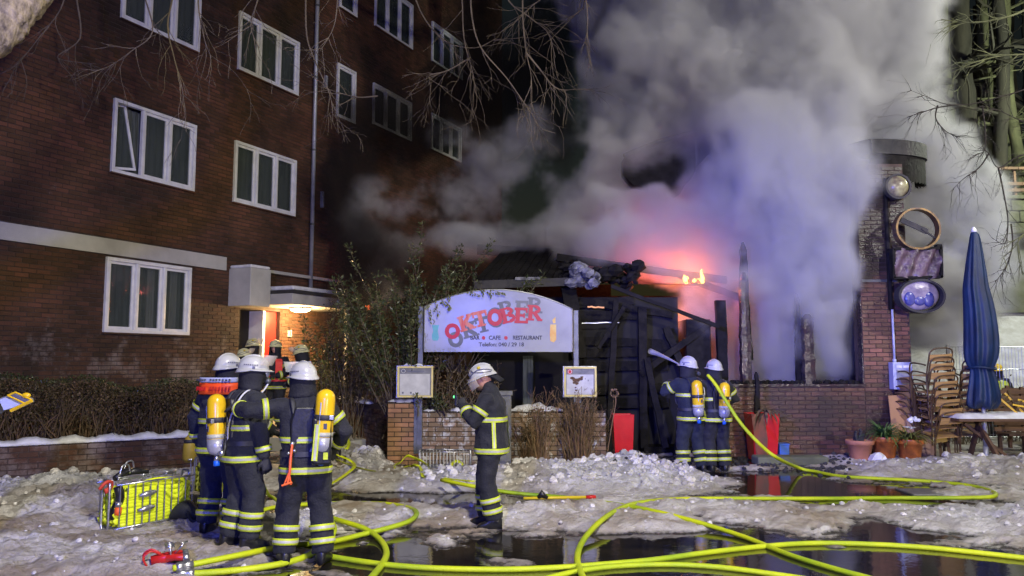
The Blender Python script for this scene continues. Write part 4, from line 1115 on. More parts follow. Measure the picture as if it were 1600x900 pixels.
c = P(1431, 412, YS); s_ = YS / FPX; g = []
for j in range(9):
    for i in range(n1 + 1):
        x = (i / n1 - 0.5) * 74 * s_; z = (j / 8 - 0.5) * -46 * s_
        g.append(c + Vector((x, 0.05 * math.sin(i * 1.3 + j * 0.8) + rr.uniform(-.02, .02) - 0.05, z + 0.02 * math.sin(i * 0.9))))
q.add(g, [(j * (n1 + 1) + i, j * (n1 + 1) + i + 1, (j + 1) * (n1 + 1) + i + 1, (j + 1) * (n1 + 1) + i) for j in range(8) for i in range(n1)])
q.build('melted_panel', 'melt_purple', sg, smooth=True)
q = MB()
for (a, b_) in (((1394, 390), (1468, 388)), ((1394, 435), (1470, 433)), ((1394, 390), (1395, 435)), ((1468, 386), (1469, 434))):
    q.beam(P(*a, YS), P(*b_, YS), 0.05, 0.14, up=Y_)
q.beam(P(1388, 391, YS + .2), P(1396, 391, YS), 0.06, 0.06); q.beam(P(1462, 386, YS), P(1470, 386, YS), 0.09, 0.12, up=Y_)
q.build('box_frame', 'char', sg)
q = MB(); c = P(1434, 461, YS); q.ball(c, (33 * s_, 0.11, 24 * s_), 24, 14); q.build('oval_shade', 'melt_pale', sg, smooth=True)
q = MB(); hoop(q, ringpts(1437, 463, 35, 25, YS), 0.022, 0.20); q.build('oval_rim', 'char_grey', sg)
q = MB()
for (dx, dz, rx, rz) in ((-16, -6, 9, 11), (-1, -9, 10, 8), (13, -7, 9, 12)):
    q.ball(c + Vector((dx * s_, -0.085, dz * s_)), (rx * s_, 0.035, rz * s_), 12, 8)
q.build('melted_film', 'melt_blue', sg, smooth=True)
for px in (1414, 1452):
    q = MB(); q.beam(P(px, 433, YS), P(px, 440, YS), 0.03, 0.03); q.build('hanger', 'char', sg)
for py in (391, 433):
    q = MB(); q.beam(P(1397, py, YS), P(1397, py, YF), 0.05, 0.05); q.build('bracket', 'char', sg)
lg = thing('wall_lantern', P(1402, 292, YF - 0.3), 'sooty round glass lantern high on the brick pier above the ring', 'lantern')
q = MB(); q.ball(P(1401, 292, YF - 0.28), (0.215, 0.16, 0.215), 16, 12); q.build('glass', 'globe', lg, smooth=True)
q = MB(); q.beam(P(1416, 290, YF - 0.28), P(1416, 290, YF + 0.0), 0.08, 0.36); hoop(q, ringpts(1402, 292, 19, 19, YF - 0.28, 24), 0.02, 0.12); q.build('holder', 'char_grey', lg)

# ================================================================== GARDEN WALL WITH SIGN
YG = 13.9
gw = thing('garden_wall', (PX(700, YG), YG, 0), 'brick front garden wall with end pier and patchy snow below the restaurant sign', 'wall')
gx0, gx1, gx2 = PX(607, YG), PX(659, YG), PX(946, YG)
zp, zw = PZ(628, YG), PZ(643, YG)
slab(gw, 'pier', (gx0, YG, 0), X_, gx1 - gx0, zp, [], 'mortar', 0.5)
brickwork(gw, (gx0, YG, 0), X_, gx1 - gx0, zp, [], 'brick_yel', 60, seed=51, T=0.012)
slab(gw, 'wall_core', (gx1, YG + 0.05, 0), X_, gx2 - gx1, zw, [], 'mortar', 0.26)
brickwork(gw, (gx1, YG + 0.05, 0), X_, gx2 - gx1, zw, [], 'brick_frost', 240, seed=52, T=0.012)
# side wall running back towards the entrance
sw1 = P(516, 622, 18.4); sw0 = Vector((gx0 + 0.02, YG + 0.3, 0)); sd = Vector((sw1.x, 18.4, 0)) - sw0
slab(gw, 'side_wall', Vector((sw1.x, 18.4, 0)), -sd.normalized(), sd.length, 0.98, [], 'mortar_dark', 0.24)
brickwork(gw, Vector((sw1.x, 18.4, 0)), -sd.normalized(), sd.length, 0.96, [], 'brick_red', 0, seed=53, T=0.012)
def snow_blob_row(parent, a, b_, w_, h, n_, seed, name='snow_cap', gap=0.0):
    rr = random.Random(seed); a, b_ = Vector(a), Vector(b_); t = (b_ - a).normalized(); nn = t.cross(Z_); q = MB(); rings = []
    for i in range(n_ + 1):
        s_ = 0.35 + 0.65 * min(1, 3 * i / n_, 3 * (n_ - i) / n_); hh = h * rr.uniform(0.55, 1.15) * s_; ww = w_ * rr.uniform(0.8, 1.1) * s_
        c = a + (b_ - a) * i / n_
        rings.append([c + nn * ww / 2 * math.cos(x) + Z_ * (max(0, math.sin(x)) ** 0.8 * hh) for x in (math.pi * k / 7 for k in range(8))])
    q.rings(rings); return q.build(name, 'snow', parent, smooth=True)
snow_blob_row(gw, (gx0 - 0.02, YG + 0.2, zp - 0.01), (gx1 + 0.02, YG + 0.2, zp - 0.01), 0.5, 0.08, 8, 1)
snow_blob_row(gw, (PX(795, YG), YG + 0.18, zw - 0.01), (PX(880, YG), YG + 0.18, zw - 0.01), 0.34, 0.15, 14, 2)
snow_blob_row(gw, (PX(660, YG), YG + 0.2, zw - 0.01), (PX(680, YG), YG + 0.2, zw - 0.01), 0.3, 0.06, 6, 3)
snow_blob_row(gw, (PX(700, YG), YG + 0.2, zw - 0.01), (PX(730, YG), YG + 0.2, zw - 0.01), 0.3, 0.10, 6, 4)
snow_blob_row(gw, sw0 + sd * 0.28 + Z_ * 0.97, sw0 + sd * 0.62 + Z_ * 0.97, 0.3, 0.10, 8, 5)
snow_blob_row(gw, sw0 + sd * 0.75 + Z_ * 0.97, sw0 + sd * 0.95 + Z_ * 0.97, 0.3, 0.08, 8, 6)

sgn = thing('restaurant_sign', (PX(778, YG), YG - 0.05, zw), 'white arched restaurant sign on grey steel posts with red OKTOBER lettering', 'sign')
YB = YG - 0.12
for px, top in ((657, 479), (900, 485)):
    q = MB(); wbox(q, PX(px - 4, YG), PX(px + 4, YG), YG - 0.05, YG + 0.04, 0.2, PZ(top, YG)); q.build('post', 'grey_metal', sgn, bevel=0.006)
    for py in (496, 535):
        q = MB(); wbox(q, min(PX(px, YG), PX(778, YG) + (1 if px > 778 else -1) * 1.33), max(PX(px, YG), PX(778, YG) + (1 if px > 778 else -1) * 1.33), YG - 0.06, YG - 0.02, PZ(py + 3, YG), PZ(py - 3, YG)); q.build('bracket', 'grey_metal', sgn)
s_ = YB / FPX
sx0, sx1 = PX(662, YB), PX(895, YB); zb_ = PZ(550, YB); zl_, zr_, zt_ = PZ(479, YB), PZ(483, YB), PZ(452.5, YB)
poly = [(sx0, zb_), (sx1, zb_)]
for i in range(25):
    t = 1 - i / 24; x = sx0 + (sx1 - sx0) * t
    base = zl_ + (zr_ - zl_) * t
    poly.append((x, base + (zt_ - (zl_ + zr_) / 2) * (1 - abs(2 * t - 1.0) ** 2.0)))
q = MB(); q.prism([(x, z) for x, z in poly], 0.04, (0, YB, 0)); panel = q.build('panel', 'sign_white', sgn, bevel=0.004)
edge = [Vector((x, YB - 0.004, z)) for x, z in poly]; edge.append(edge[0])
q = MB(); q.tube(edge[1:], 0.010, 5); q.build('edge_trim', 'alu', sgn)
# lettering
def glyph(ch):
    S = []
    if ch == 'O': S = [('a', .5, .5, .36, .40, 0, 360, .26)]
    if ch == 'K': S = [('r', .08, 0, .34, 1), ('l', .30, .42, .78, .92, .24), ('l', .36, .55, .80, .08, .26), ('r', 0, 0, .44, .13), ('r', 0, .87, .44, 1), ('r', .58, .87, 1, 1), ('r', .58, 0, 1, .13)]
    if ch == 'T': S = [('r', .36, 0, .64, 1), ('r', 0, .80, 1, 1), ('r', .2, 0, .8, .13), ('r', 0, .62, .13, 1), ('r', .87, .62, 1, 1)]
    if ch == 'B': S = [('r', .08, 0, .34, 1), ('r', 0, 0, .5, .13), ('r', 0, .87, .5, 1), ('a', .48, .74, .26, .17, -90, 90, .20), ('a', .50, .27, .30, .18, -90, 90, .22), ('r', .3, .44, .52, .56)]
    if ch == 'E': S = [('r', .08, 0, .36, 1), ('r', 0, 0, .9, .17), ('r', 0, .83, .88, 1), ('r', .3, .42, .66, .58), ('r', .77, 0, .92, .34), ('r', .75, .68, .88, 1), ('r', .6, .34, .70, .66)]
    if ch == 'R': S = [('r', .08, 0, .34, 1), ('r', 0, 0, .46, .13), ('r', 0, .87, .5, 1), ('a', .48, .73, .27, .18, -90, 90, .20), ('l', .46, .5, .82, .06, .24), ('r', .66, 0, 1, .13), ('r', .3, .44, .5, .57)]
    return S
def draw_glyph(q, ch, cx, cz, w_, h, rot, y, dy=0.0004):
    ca, sa = math.cos(rot), math.sin(rot)
    def tr(x, z):
        x = (x - .5) * w_; z = (z - .5) * h
        return (cx + x * ca - z * sa, cz + x * sa + z * ca)
    for i, s in enumerate(glyph(ch)):
        yy = y - i * dy
        if s[0] == 'r':
            _, a, b_, c_, d_ = s; q.prism([tr(a, b_), tr(c_, b_), tr(c_, d_), tr(a, d_)], 0.004, (0, yy, 0))
        elif s[0] == 'l':
            _, a, b_, c_, d_, t = s; v = Vector((c_ - a, d_ - b_)).normalized(); n_ = Vector((-v.y, v.x)) * t / 2
            q.prism([tr(a - n_.x, b_ - n_.y), tr(a + n_.x, b_ + n_.y), tr(c_ + n_.x, d_ + n_.y), tr(c_ - n_.x, d_ - n_.y)][::-1], 0.004, (0, yy, 0))
        else:
            _, ax, az, rx, rz, a0, a1, t = s; m_ = 16 if a1 - a0 > 200 else 9
            for k in range(m_):
                u0 = R(a0 + (a1 - a0) * k / m_); u1 = R(a0 + (a1 - a0) * (k + 1) / m_)
                pts = [(ax + (rx + t / 2) * math.cos(u0), az + (rz + t / 2) * math.sin(u0)), (ax + (rx + t / 2) * math.cos(u1), az + (rz + t / 2) * math.sin(u1)),
                       (ax + (rx - t / 2) * math.cos(u1), az + (rz - t / 2) * math.sin(u1)), (ax + (rx - t / 2) * math.cos(u0), az + (rz - t / 2) * math.sin(u0))]
                q.prism([tr(*p) for p in pts], 0.004, (0, yy, 0))
LET = [('O', 707, 517.5, 21, 20, 0.0, 5, 13), ('K', 729, 504, 22, 21, .28, 5, 11), ('T', 750.5, 498, 20, 21, .22, 4, 9), ('O', 773.5, 496, 21, 22, .1, 1, 0), ('B', 794.5, 492, 21, 21, .25, -3, -10), ('E', 815.5, 493, 20, 21, -.03, 1, -11), ('R', 836, 489, 21, 21, -.06, 0, -12)]
LET = [(c0, x0, y0, w0 * 1.16, h0 * 1.16, r0, a0, b0) for c0, x0, y0, w0, h0, r0, a0, b0 in LET]
for ch, px, py, w_, h, rot, ox, oy in LET:
    big = 1.18 if (ch == 'O' and px > 750) else 1.0
    c = P(px + ox, py + oy, YB); q = MB(); draw_glyph(q, ch, c.x, c.z, w_ * s_ * big, h * s_ * big, rot, YB - 0.003); q.build('letter_shadow', 'ink_shadow', panel)
for ch, px, py, w_, h, rot, ox, oy in LET:
    c = P(px, py, YB); q = MB(); draw_glyph(q, ch, c.x, c.z, w_ * s_, h * s_, rot, YB - 0.009)
    q.build('letter', 'ink_faded' if ch in 'KT' else 'ink_red', panel)
def text_mesh(body, size, c, m_, parent, name='lettering', align='CENTER', off=0.0, y=0.0, extr=0.002, sx=1.0, rz=0.0):
    cu = bpy.data.curves.new('txt', 'FONT'); cu.body = body; cu.size = size; cu.extrude = extr; cu.align_x = align; cu.align_y = 'CENTER'; cu.offset = off
    cu.resolution_u = 3
    o = bpy.data.objects.new('txt', cu); COL.objects.link(o)
    dg = bpy.context.evaluated_depsgraph_get(); me = bpy.data.meshes.new_from_object(o.evaluated_get(dg))
    bpy.data.objects.remove(o)
    T = Matrix.Translation(c) @ Matrix.Rotation(rz, 4, 'Z') @ Matrix.Rotation(R(90), 4, 'X') @ Matrix.Scale(sx, 4, (1, 0, 0))
    me.transform(T); me.materials.clear(); me.materials.append(M[m_])
    ob = bpy.data.objects.new(name, me); COL.objects.link(ob); ob.parent = parent
    if parent.name in WORLD_INV: ob.matrix_parent_inverse = WORLD_INV[parent.name]
    return ob
yt = YB - 0.004
for body, px, py, sz in (('BAR', 742, 528, 8.2), ('CAFE', 773, 528, 8.2), ('RESTAURANT', 824, 528, 8.2)):
    c = P(px, py, YB); c.y = yt; text_mesh(body, sz * s_ * 1.05, c, 'ink_black', panel, off=0.0028, sx=0.92 if len(body) < 9 else 0.86)
for px in (755.5, 790.5):
    c = P(px, 528, YB); q = MB(); q.prism([(c.x + 2.8 * s_ * math.cos(a), c.z + 3.0 * s_ * math.sin(a)) for a in (2 * math.pi * k / 16 for k in range(16))], 0.003, (0, yt - .001, 0)); q.build('dot', 'ink_red', panel)
c = P(748, 538.5, YB); c.y = yt; text_mesh('Telefon: 040 / 29 18', 8.2 * s_ * 1.05, c, 'ink_black', panel, align='LEFT', off=0.002)
# drinks printed left and right
c = P(681, 520, YB)
def outline(pts, m_, nm, yy=0.004):
    q = MB(); q.prism([(c.x + x * s_, c.z + z * s_) for x, z in pts], 0.003, (0, YB - yy, 0)); q.build(nm, m_, panel)
outline([(-4, -12), (3, -12), (5, -8), (4, -2), (3, 2), (5, 12), (-6, 12), (-4, 2), (-6, -3), (-6, -9)], 'ink_teal', 'printed_glass')
outline([(-5, 13), (-4, 13), (-1, 17), (-3, 20), (-5, 22), (-6, 21), (-3, 17)], 'ink_shadow', 'printed_straw')
c = P(864, 515, YB)
outline([(-4, -18), (1, -20), (5, -16), (5, 8), (-4, 8), (-5, -8)], 'ink_amber', 'printed_candle')
outline([(0, 10), (4, 10), (4, 20), (-1, 15)], 'ink_amber', 'printed_flame')
# soot and dirt specks
q = MB(); rr = random.Random(19)
def speck(px, py, r):
    c = P(px, py, YB); m_ = 6; q.prism([(c.x + r * s_ * rr.uniform(.5, 1.1) * math.cos(a), c.z + r * s_ * 1.4 * rr.uniform(.5, 1.1) * math.sin(a)) for a in (2 * math.pi * k / m_ for k in range(m_))], 0.0015, (0, YB - 0.0112 - rr.uniform(0, .002), 0))
for _ in range(26): speck(664 + abs(rr.gauss(0, 3)), rr.uniform(520, 549), rr.uniform(.4, 1.1))
for _ in range(50): speck(rr.uniform(664, 720), 549 - abs(rr.gauss(0, 4)), rr.uniform(.3, 1.0))
for _ in range(22): speck(rr.uniform(870, 893), rr.uniform(505, 548), rr.uniform(.2, .7))
q.build('soot_specks', 'sign_soot', panel)['kind'] = 'stuff'

# framed menu boxes on posts
def menu_box(px0, px1, py0, py1, Y, label, logo, paper, scraps):
    x0, x1, z0, z1 = PX(px0, Y), PX(px1, Y), PZ(py1, Y), PZ(py0, Y); s_ = Y / FPX
    t = thing('menu_box', ((x0 + x1) / 2, Y, 0), label, 'menu box', 'framed menu boxes below the restaurant sign')
    q = MB(); wbox(q, x0 - .02, x1, Y + 0.012, Y + 0.13, z0 - .01, z1 + .01); q.build('case', 'alu', t, bevel=0.005)
    q = MB(); e = 0.035
    wbox(q, x0, x1, Y - .012, Y + .01, z0, z0 + e); wbox(q, x0, x1, Y - .012, Y + .01, z1 - e, z1); wbox(q, x0, x0 + e, Y - .014, Y + .01, z0 + e, z1 - e); wbox(q, x1 - e, x1, Y - .014, Y + .01, z0 + e, z1 - e)
    q.build('frame', 'frame_yel', t, bevel=0.004)
    q = MB(); wbox(q, x0 + e, x1 - e, Y + .002, Y + .010, z0 + e, z1 - e); q.build('backing', 'header_grey', t)
    q = MB(); wbox(q, x0 + e + .01, x1 - e - .02, Y - .002, Y + .001, z0 + e + .005, z1 - e - .10); q.build('menu_sheet', paper, t)
    q = MB(); c = Vector((x0 + e + .07, 0, z1 - e - .05)); q.prism([(c.x + .045 * math.cos(a), c.z + .045 * math.sin(a)) for a in (2 * math.pi * k / 20 for k in range(20))], 0.003, (0, Y - .001, 0)); lo = q.build('logo_disc', logo, t)
    q = MB(); q.tube([(c.x + .032 * math.cos(a), Y - .003, c.z + .032 * math.sin(a)) for a in (2 * math.pi * k / 20 for k in range(20))], 0.004, 4, loop=True); q.build('logo_ring', 'white_paint', lo)
    q = MB(); wbox(q, x0 + e + .14, x1 - e - .12, Y - .002, Y + .001, z1 - e - .065, z1 - e - .045); q.build('header_strip', 'ink_shadow', t)
    q = MB()
    for (a, b_, w_, h) in scraps: wbox(q, x0 + a - w_ / 2, x0 + a + w_ / 2, Y - .005, Y - .003, z0 + b_ - h / 2, z0 + b_ + h / 2)
    q.build('printed_mark', 'ink_shadow', t)
    q = MB(); wbox(q, (x0 + x1) / 2 - .03, (x0 + x1) / 2 + .03, Y + .14, Y + .2, 0.2, z0 + .1); q.build('post', 'grey_metal', t)
    return t, x0, x1, z0, z1
tt = menu_box(621, 677, 572, 621, 13.72, 'menu box with blank pale sheet above the brick end pier', 'ink_shadow', 'paper', [(.1, .08, .03, .03), (.24, .08, .03, .03)])
for i, (a, b_) in enumerate(((630, 641), (646, 660))):
    snow_blob_row(tt[0], (PX(a, 13.7), 13.78, tt[4] + .01), (PX(b_, 13.7), 13.78, tt[4] + .01), 0.08, 0.04, 5, 40 + i)
tt = menu_box(881, 932, 573, 620, 13.72, 'menu box with red round emblem and brown scrap of menu above the dry shrubs', 'ink_red', 'paper', [(.42, .28, .015, .03), (.37, .31, .012, .025), (.36, .13, .012, .02)])
q = MB(); rr = random.Random(23)
x0, z0 = tt[1], tt[3]
for (a, b_, r) in ((.14, .32, .05), (.19, .28, .05), (.24, .29, .06), (.29, .31, .045), (.31, .34, .03), (.22, .23, .04), (.17, .24, .03), (.20, .16, .02), (.21, .11, .025), (.19, .07, .015)):
    q.prism([(x0 + a + r * rr.uniform(.6, 1.1) * math.cos(t), z0 + b_ + r * .7 * rr.uniform(.6, 1.1) * math.sin(t)) for t in (2 * math.pi * k / 9 for k in range(9))], 0.002, (0, 13.72 - .004 - rr.uniform(0, .001), 0))
q.build('brown_scrap', 'beard', tt[0])

# grey distribution box behind the standing firefighter
ub = thing('utility_box', (PX(787, 13.4), 13.4, 0), 'narrow weathered grey utility cabinet behind the lone standing firefighter', 'cabinet')
q = MB(); wbox(q, PX(775, 13.4), PX(799, 13.4), 13.4, 13.7, 0.06, PZ(618, 13.4)); q.build('housing', 'weathered_grey', ub, bevel=0.01)
q = MB(); wbox(q, PX(773, 13.4), PX(801, 13.4), 13.37, 13.73, PZ(618, 13.4), PZ(611, 13.4)); q.build('lid', 'weathered_grey', ub, bevel=0.01)
q = MB(); wbox(q, PX(777, 13.4), PX(797, 13.4), 13.385, 13.398, 0.12, PZ(622, 13.4)); q.build('door', 'weathered_grey', ub, bevel=0.004)

# ================================================================== PLANTERS, POTS, BOARDS
def planter(px0, px1, py0, py1, Y, label, m_, inner='soil', burnt=None):
    xt0, xt1 = PX(px0, Y), PX(px1, Y); z1 = PZ(py0, Y); wt = xt1 - xt0; cx = (xt0 + xt1) / 2
    t = thing('planter', (cx, Y + wt / 2, 0), label, 'planter', 'tall red square planters')
    zb = 0.02; wb = wt * 0.78
    q = MB(); rings = []
    for w_, z in ((wb, zb), (wt, z1), (wt - .03, z1), (wt - .05, z1 - .06)):
        rings.append([Vector((cx + a * w_ / 2, Y + wt / 2 + b_ * w_ / 2, z)) for a, b_ in ((-1, -1), (1, -1), (1, 1), (-1, 1))])
    q.rings(rings); q.build('tub', m_, t, bevel=0.006)
    q = MB(); wbox(q, cx - wt / 2 + .03, cx + wt / 2 - .03, Y + .03, Y + wt - .03, z1 - .09, z1 - .05); q.build('soil', 'soil', t)
    return t, cx, z1
planter(957, 990, 648, 719, 13.6, 'shiny red tapered planter standing alone beside the dry shrubs', 'red_gloss')
pt, pcx, pz = planter(1172, 1216, 647, 713, 14.2, 'partly burnt red planter with drooping palm leaves below the burnt window', 'red_gloss')
def frond(q, p, dr, L_, droop, w_, rr, n_=7):
    pts = []; d = Vector(dr).normalized(); c = Vector(p)
    for i in range(n_ + 1):
        pts.append(c.copy()); c = c + d * L_ / n_; d = (d + Vector((0, 0, -droop / n_))).normalized()
    for i in range(n_):
        a, b_ = pts[i], pts[i + 1]; t = (b_ - a).normalized(); u = t.cross(Z_); u = u.normalized() if u.length > .01 else Vector((1, 0, 0))
        wa = w_ * math.sin(math.pi * (0.12 + 0.88 * i / n_)) ; wb_ = w_ * math.sin(math.pi * (0.12 + 0.88 * (i + 1) / n_))
        q.add([a - u * wa / 2, a + u * wa / 2, b_ + u * wb_ / 2, b_ - u * wb_ / 2], [(0, 1, 2, 3)])
rr = random.Random(5)
def plant(parent, name, p, n_, L_, droop, w_, m_, rr, spread=0.8, up=1.0):
    for _ in range(n_):
        q = MB(); a = rr.uniform(0, 6.283); frond(q, p, (math.cos(a) * spread, math.sin(a) * spread, up * rr.uniform(.3, 1)), L_ * rr.uniform(.7, 1.15), droop * rr.uniform(.7, 1.3), w_, rr)
        q.build(name, m_, parent)
plant(pt, 'leaf', (pcx + .02, 14.25, pz), 16, 0.55, 2.6, 0.05, 'leaf_brown', rr)
q = MB(); rough_post(q, pcx - .05, 14.5, pz - .05, pz + .75, .10, .05, .08, 31); q.build('burnt_stem', 'char', pt)
q = MB(); x0, x1, z0, z1 = PX(1170, 14.19), PX(1196, 14.19), PZ(712, 14.19), PZ(647, 14.19)
q.prism([(x0 + .09, z0), (x1 - .02, z0), (x1 - .0, z0 + .3), (x1 - .04, z1 - .1), (x1, z1 + .005), (x0 + .02, z1 + .005)], 0.01, (0, 14.19, 0)); q.build('burnt_face', 'red_burnt', pt)
bb = thing('plastic_box', (PX(1222, 14.3), 14.3, 0), 'small blue plastic box next to the burnt red planter', 'box')
q = MB(); wbox(q, PX(1214, 14.3), PX(1229, 14.3), 14.3, 14.5, 0.05, .30); q.build('body', 'plastic_blue', bb, bevel=0.01)
q = MB(); wbox(q, PX(1213, 14.3), PX(1230, 14.3), 14.29, 14.51, .30, .325); q.build('lid', 'plastic_blue', bb, bevel=0.006)
st = MB(); 
kerb = thing('stone_block', (PX(1205, 13.9), 13.9, 0), 'flat worn stone slab lying in front of the burnt brick wall', 'stone')
q = MB(); wbox(q, PX(1180, 13.7), PX(1290, 13.7), 13.7, 14.1, 0.0, 0.16); q.build('slab', 'stone_green_lit', kerb, bevel=0.03)

def pot(px, pyb, Y, r, h, label, m_):
    x = PX(px, Y); t = thing('flower_pot', (x, Y, 0), label, 'flower pot', 'terracotta pots at the foot of the pier')
    z0 = gh(x, Y) - 0.02
    q = MB(); q.lathe([(r * .70, 0), (r * .74, .01), (r * .95, h * .78), (r * .96, h * .78), (r * 1.08, h * .79), (r * 1.1, h * .97), (r * 1.08, h), (r * .97, h), (r * .95, h * .9)], 26, (x, Y, z0)); q.build('pot', m_, t, smooth=True)
    q = MB(); q.lathe([(0.01, h * .88), (r * .94, h * .9)], 20, (x, Y, z0)); q.build('soil', 'soil', t)
    return t, Vector((x, Y, z0 + h * .9))
t, p = pot(1338, 722, 13.9, .215, .36, 'pale terracotta pot with a withered dark stump, left of the three', 'terracotta')
q = MB()
for k in range(5): rough_post(q, p.x + rr.uniform(-.08, .08), p.y + rr.uniform(-.08, .08), p.z - .02, p.z + rr.uniform(.15, .38), .07, .02, .07, k + 60, lean=rr.uniform(-.06, .06))
q.build('withered_stump', 'char_grey', t)
q = MB(); lump(q, (p.x + .20, p.y - .22, .12), .15, rr); q.build('snow_lump', 'snow', t)
t, p = pot(1376, 722, 13.95, .215, .42, 'orange terracotta pot with a bushy green plant, middle of the three', 'terra_orange')
plant(t, 'leaf', p, 130, .60, 1.5, .026, 'palm', rr, .9, 1.4)
t, p = pot(1415, 722, 13.9, .22, .40, 'brown orange terracotta pot with snow lying on its drooping plant, right of the three', 'terra_orange')
plant(t, 'leaf', p, 110, .55, 1.6, .032, 'leaf_yel', rr, 1.0, 1.3)
plant(t, 'snowy_leaf', p + Vector((-.05, -.16, .22)), 9, .20, .8, .085, 'snow', rr, 1.0, .7)
q = MB(); 
for k in range(7): lump(q, (p.x + rr.uniform(-.02, .16), p.y + rr.uniform(-.1, .1), p.z + .36 + rr.uniform(-.03, .05)), rr.uniform(.03, .06), rr)
q.build('snow_lump', 'snow', t)

def leaning_board(a, b_, c_, d_, th, name, label, m_):
    a, b_, c_, d_ = map(Vector, (a, b_, c_, d_)); n_ = (b_ - a).cross(d_ - a).normalized()
    t = thing(name, (a + b_) / 2, label, 'board'); q = MB()
    q.add([a, b_, c_, d_, a - n_ * th, b_ - n_ * th, c_ - n_ * th, d_ - n_ * th], [(0, 1, 2, 3), (7, 6, 5, 4), (0, 4, 5, 1), (1, 5, 6, 2), (2, 6, 7, 3), (3, 7, 4, 0)])
    q.build('sheet', m_, t); return t
leaning_board(P(1398, 712, 14.45), P(1432, 716, 14.4), P(1420, 617, 14.8), P(1388, 618, 14.8), .03, 'leaning_board', 'orange plywood board leaning on the brick pier behind the flower pots', 'plywood')
leaning_board(P(1421, 716, 14.35), P(1462, 712, 14.35), P(1447, 616, 14.7), P(1413, 617, 14.7), .03, 'leaning_board', 'dull brownish board with purplish foot leaning beside the orange plywood', 'plywood_dull')
t = thing('folded_table', P(1475, 700, 14.5), 'folded yellow wooden table standing on edge with its crossed leg iron showing', 'table')
q = MB(); q.add([P(1462, 692, 14.4), P(1485, 690, 14.45), P(1485, 622, 14.7), P(1463, 624, 14.65)] + [p + Vector((0, .05, 0)) for p in (P(1462, 692, 14.4), P(1485, 690, 14.45), P(1485, 622, 14.7), P(1463, 624, 14.65))],
             [(0, 1, 2, 3), (7, 6, 5, 4), (0, 4, 5, 1), (1, 5, 6, 2), (2, 6, 7, 3), (3, 7, 4, 0)]); q.build('top', 'yellow_wood', t)
for a, b_ in (((1468, 640), (1482, 668)), ((1483, 638), (1468, 670))):
    q = MB(); q.beam(P(*a, 14.42), P(*b_, 14.38), .05, .03, up=Y_); q.build('leg_iron', 'grey_metal', t)
for px in (1468, 1481):
    q = MB(); q.beam(P(px, 690, 14.45), P(px + 3, 716, 14.3), .05, .04); q.build('leg', 'chair_dark', t)

# ------------------------------------------------------------------ stacked chairs
def make_chair():
    t = empty('wooden_chair', (0, 0, 0)); r_ = .014
    q = MB()
    for i in range(5): q.box((0, -.17 + i * .085, .44), (.44, .07, .018))
    q.build('seat', 'chair_wood', t, bevel=.004)
    q = MB()
    for i in range(6):
        a = -.22 + .44 * i / 6; b_ = -.22 + .44 * (i + 1) / 6
        fa, fb = .03 * math.cos(a * 7), .03 * math.cos(b_ * 7)
        q.add([(a, .25 + fa, .70), (b_, .25 + fb, .70), (b_, .29 + fb, .82), (a, .29 + fa, .82), (a, .27 + fa, .70), (b_, .27 + fb, .70), (b_, .31 + fb, .82), (a, .31 + fa, .82)],
              [(3, 2, 1, 0), (4, 5, 6, 7), (0, 1, 5, 4), (2, 3, 7, 6), (0, 4, 7, 3), (1, 2, 6, 5)])
    q.build('backrest', 'chair_wood', t)
    for s in (-1, 1):
        q = MB(); q.tube(catmull([(s * .25, -.24, 0), (s * .25, -.22, .4), (s * .26, -.19, .62), (s * .27, -.10, .67), (s * .27, .1, .66), (s * .26, .22, .64)], 5), r_, 7); q.build('leg', 'chair_dark', t, smooth=True)
        q = MB(); q.tube(catmull([(s * .25, .22, 0), (s * .24, .20, .42), (s * .23, .27, .72), (s * .22, .31, .86), (s * .14, .33, .92), (0, .34, .93)], 5), r_, 7); q.build('leg', 'chair_dark', t, smooth=True)
    return t
def dup(root, loc, rz, label=None, group=None, rx=0.0, ry=0.0):
    r = root.copy(); COL.objects.link(r); r.location = loc; r.rotation_euler = (rx, ry, rz)
    if label: r['label'] = label
    if group: r['group'] = group
    for ch in list(root.children):
        c = ch.copy(); COL.objects.link(c); c.parent = r
        for g in ch.children:
            d = g.copy(); COL.objects.link(d); d.parent = c
    return r
ch0 = make_chair(); first = True
STK = [(1461, 14.35, 8, R(188), 0.150, -0.022, 'front', 'facing the viewer'), (1500, 14.6, 7, R(172), 0.145, 0.02, 'rear', 'beside the parasol'), (1438, 14.75, 6, R(95), 0.13, 0.0, 'dark left', 'beside the pier')]
ordn = ['lowest', 'second lowest', 'third', 'fourth', 'fifth', 'sixth', 'seventh', 'topmost']
for (px, Y, n_, rz, dz, dx, nm, ex) in STK:
    for i in range(n_):
        w_ = ordn[-1] if i == n_ - 1 else (ordn[i] + (' from the bottom' if i > 1 else ''))
        lab = f'wooden armchair, {w_} of the {nm} stack {ex}'
        loc = (PX(px, Y) + dx * i, Y - 0.02 * i, 0.06 + dz * i)
        if first: c_ = ch0; c_.location = loc; c_.rotation_euler = (0, 0, rz); first = False
        else: c_ = dup(ch0, loc, rz)
        c_['label'] = lab; c_['category'] = 'chair'; c_['group'] = 'stacked wooden garden armchairs'
        c_.rotation_euler = (R(-10) + R(1.2) * i, R(3), rz + R(2.5) * math.sin(i * 2.1))

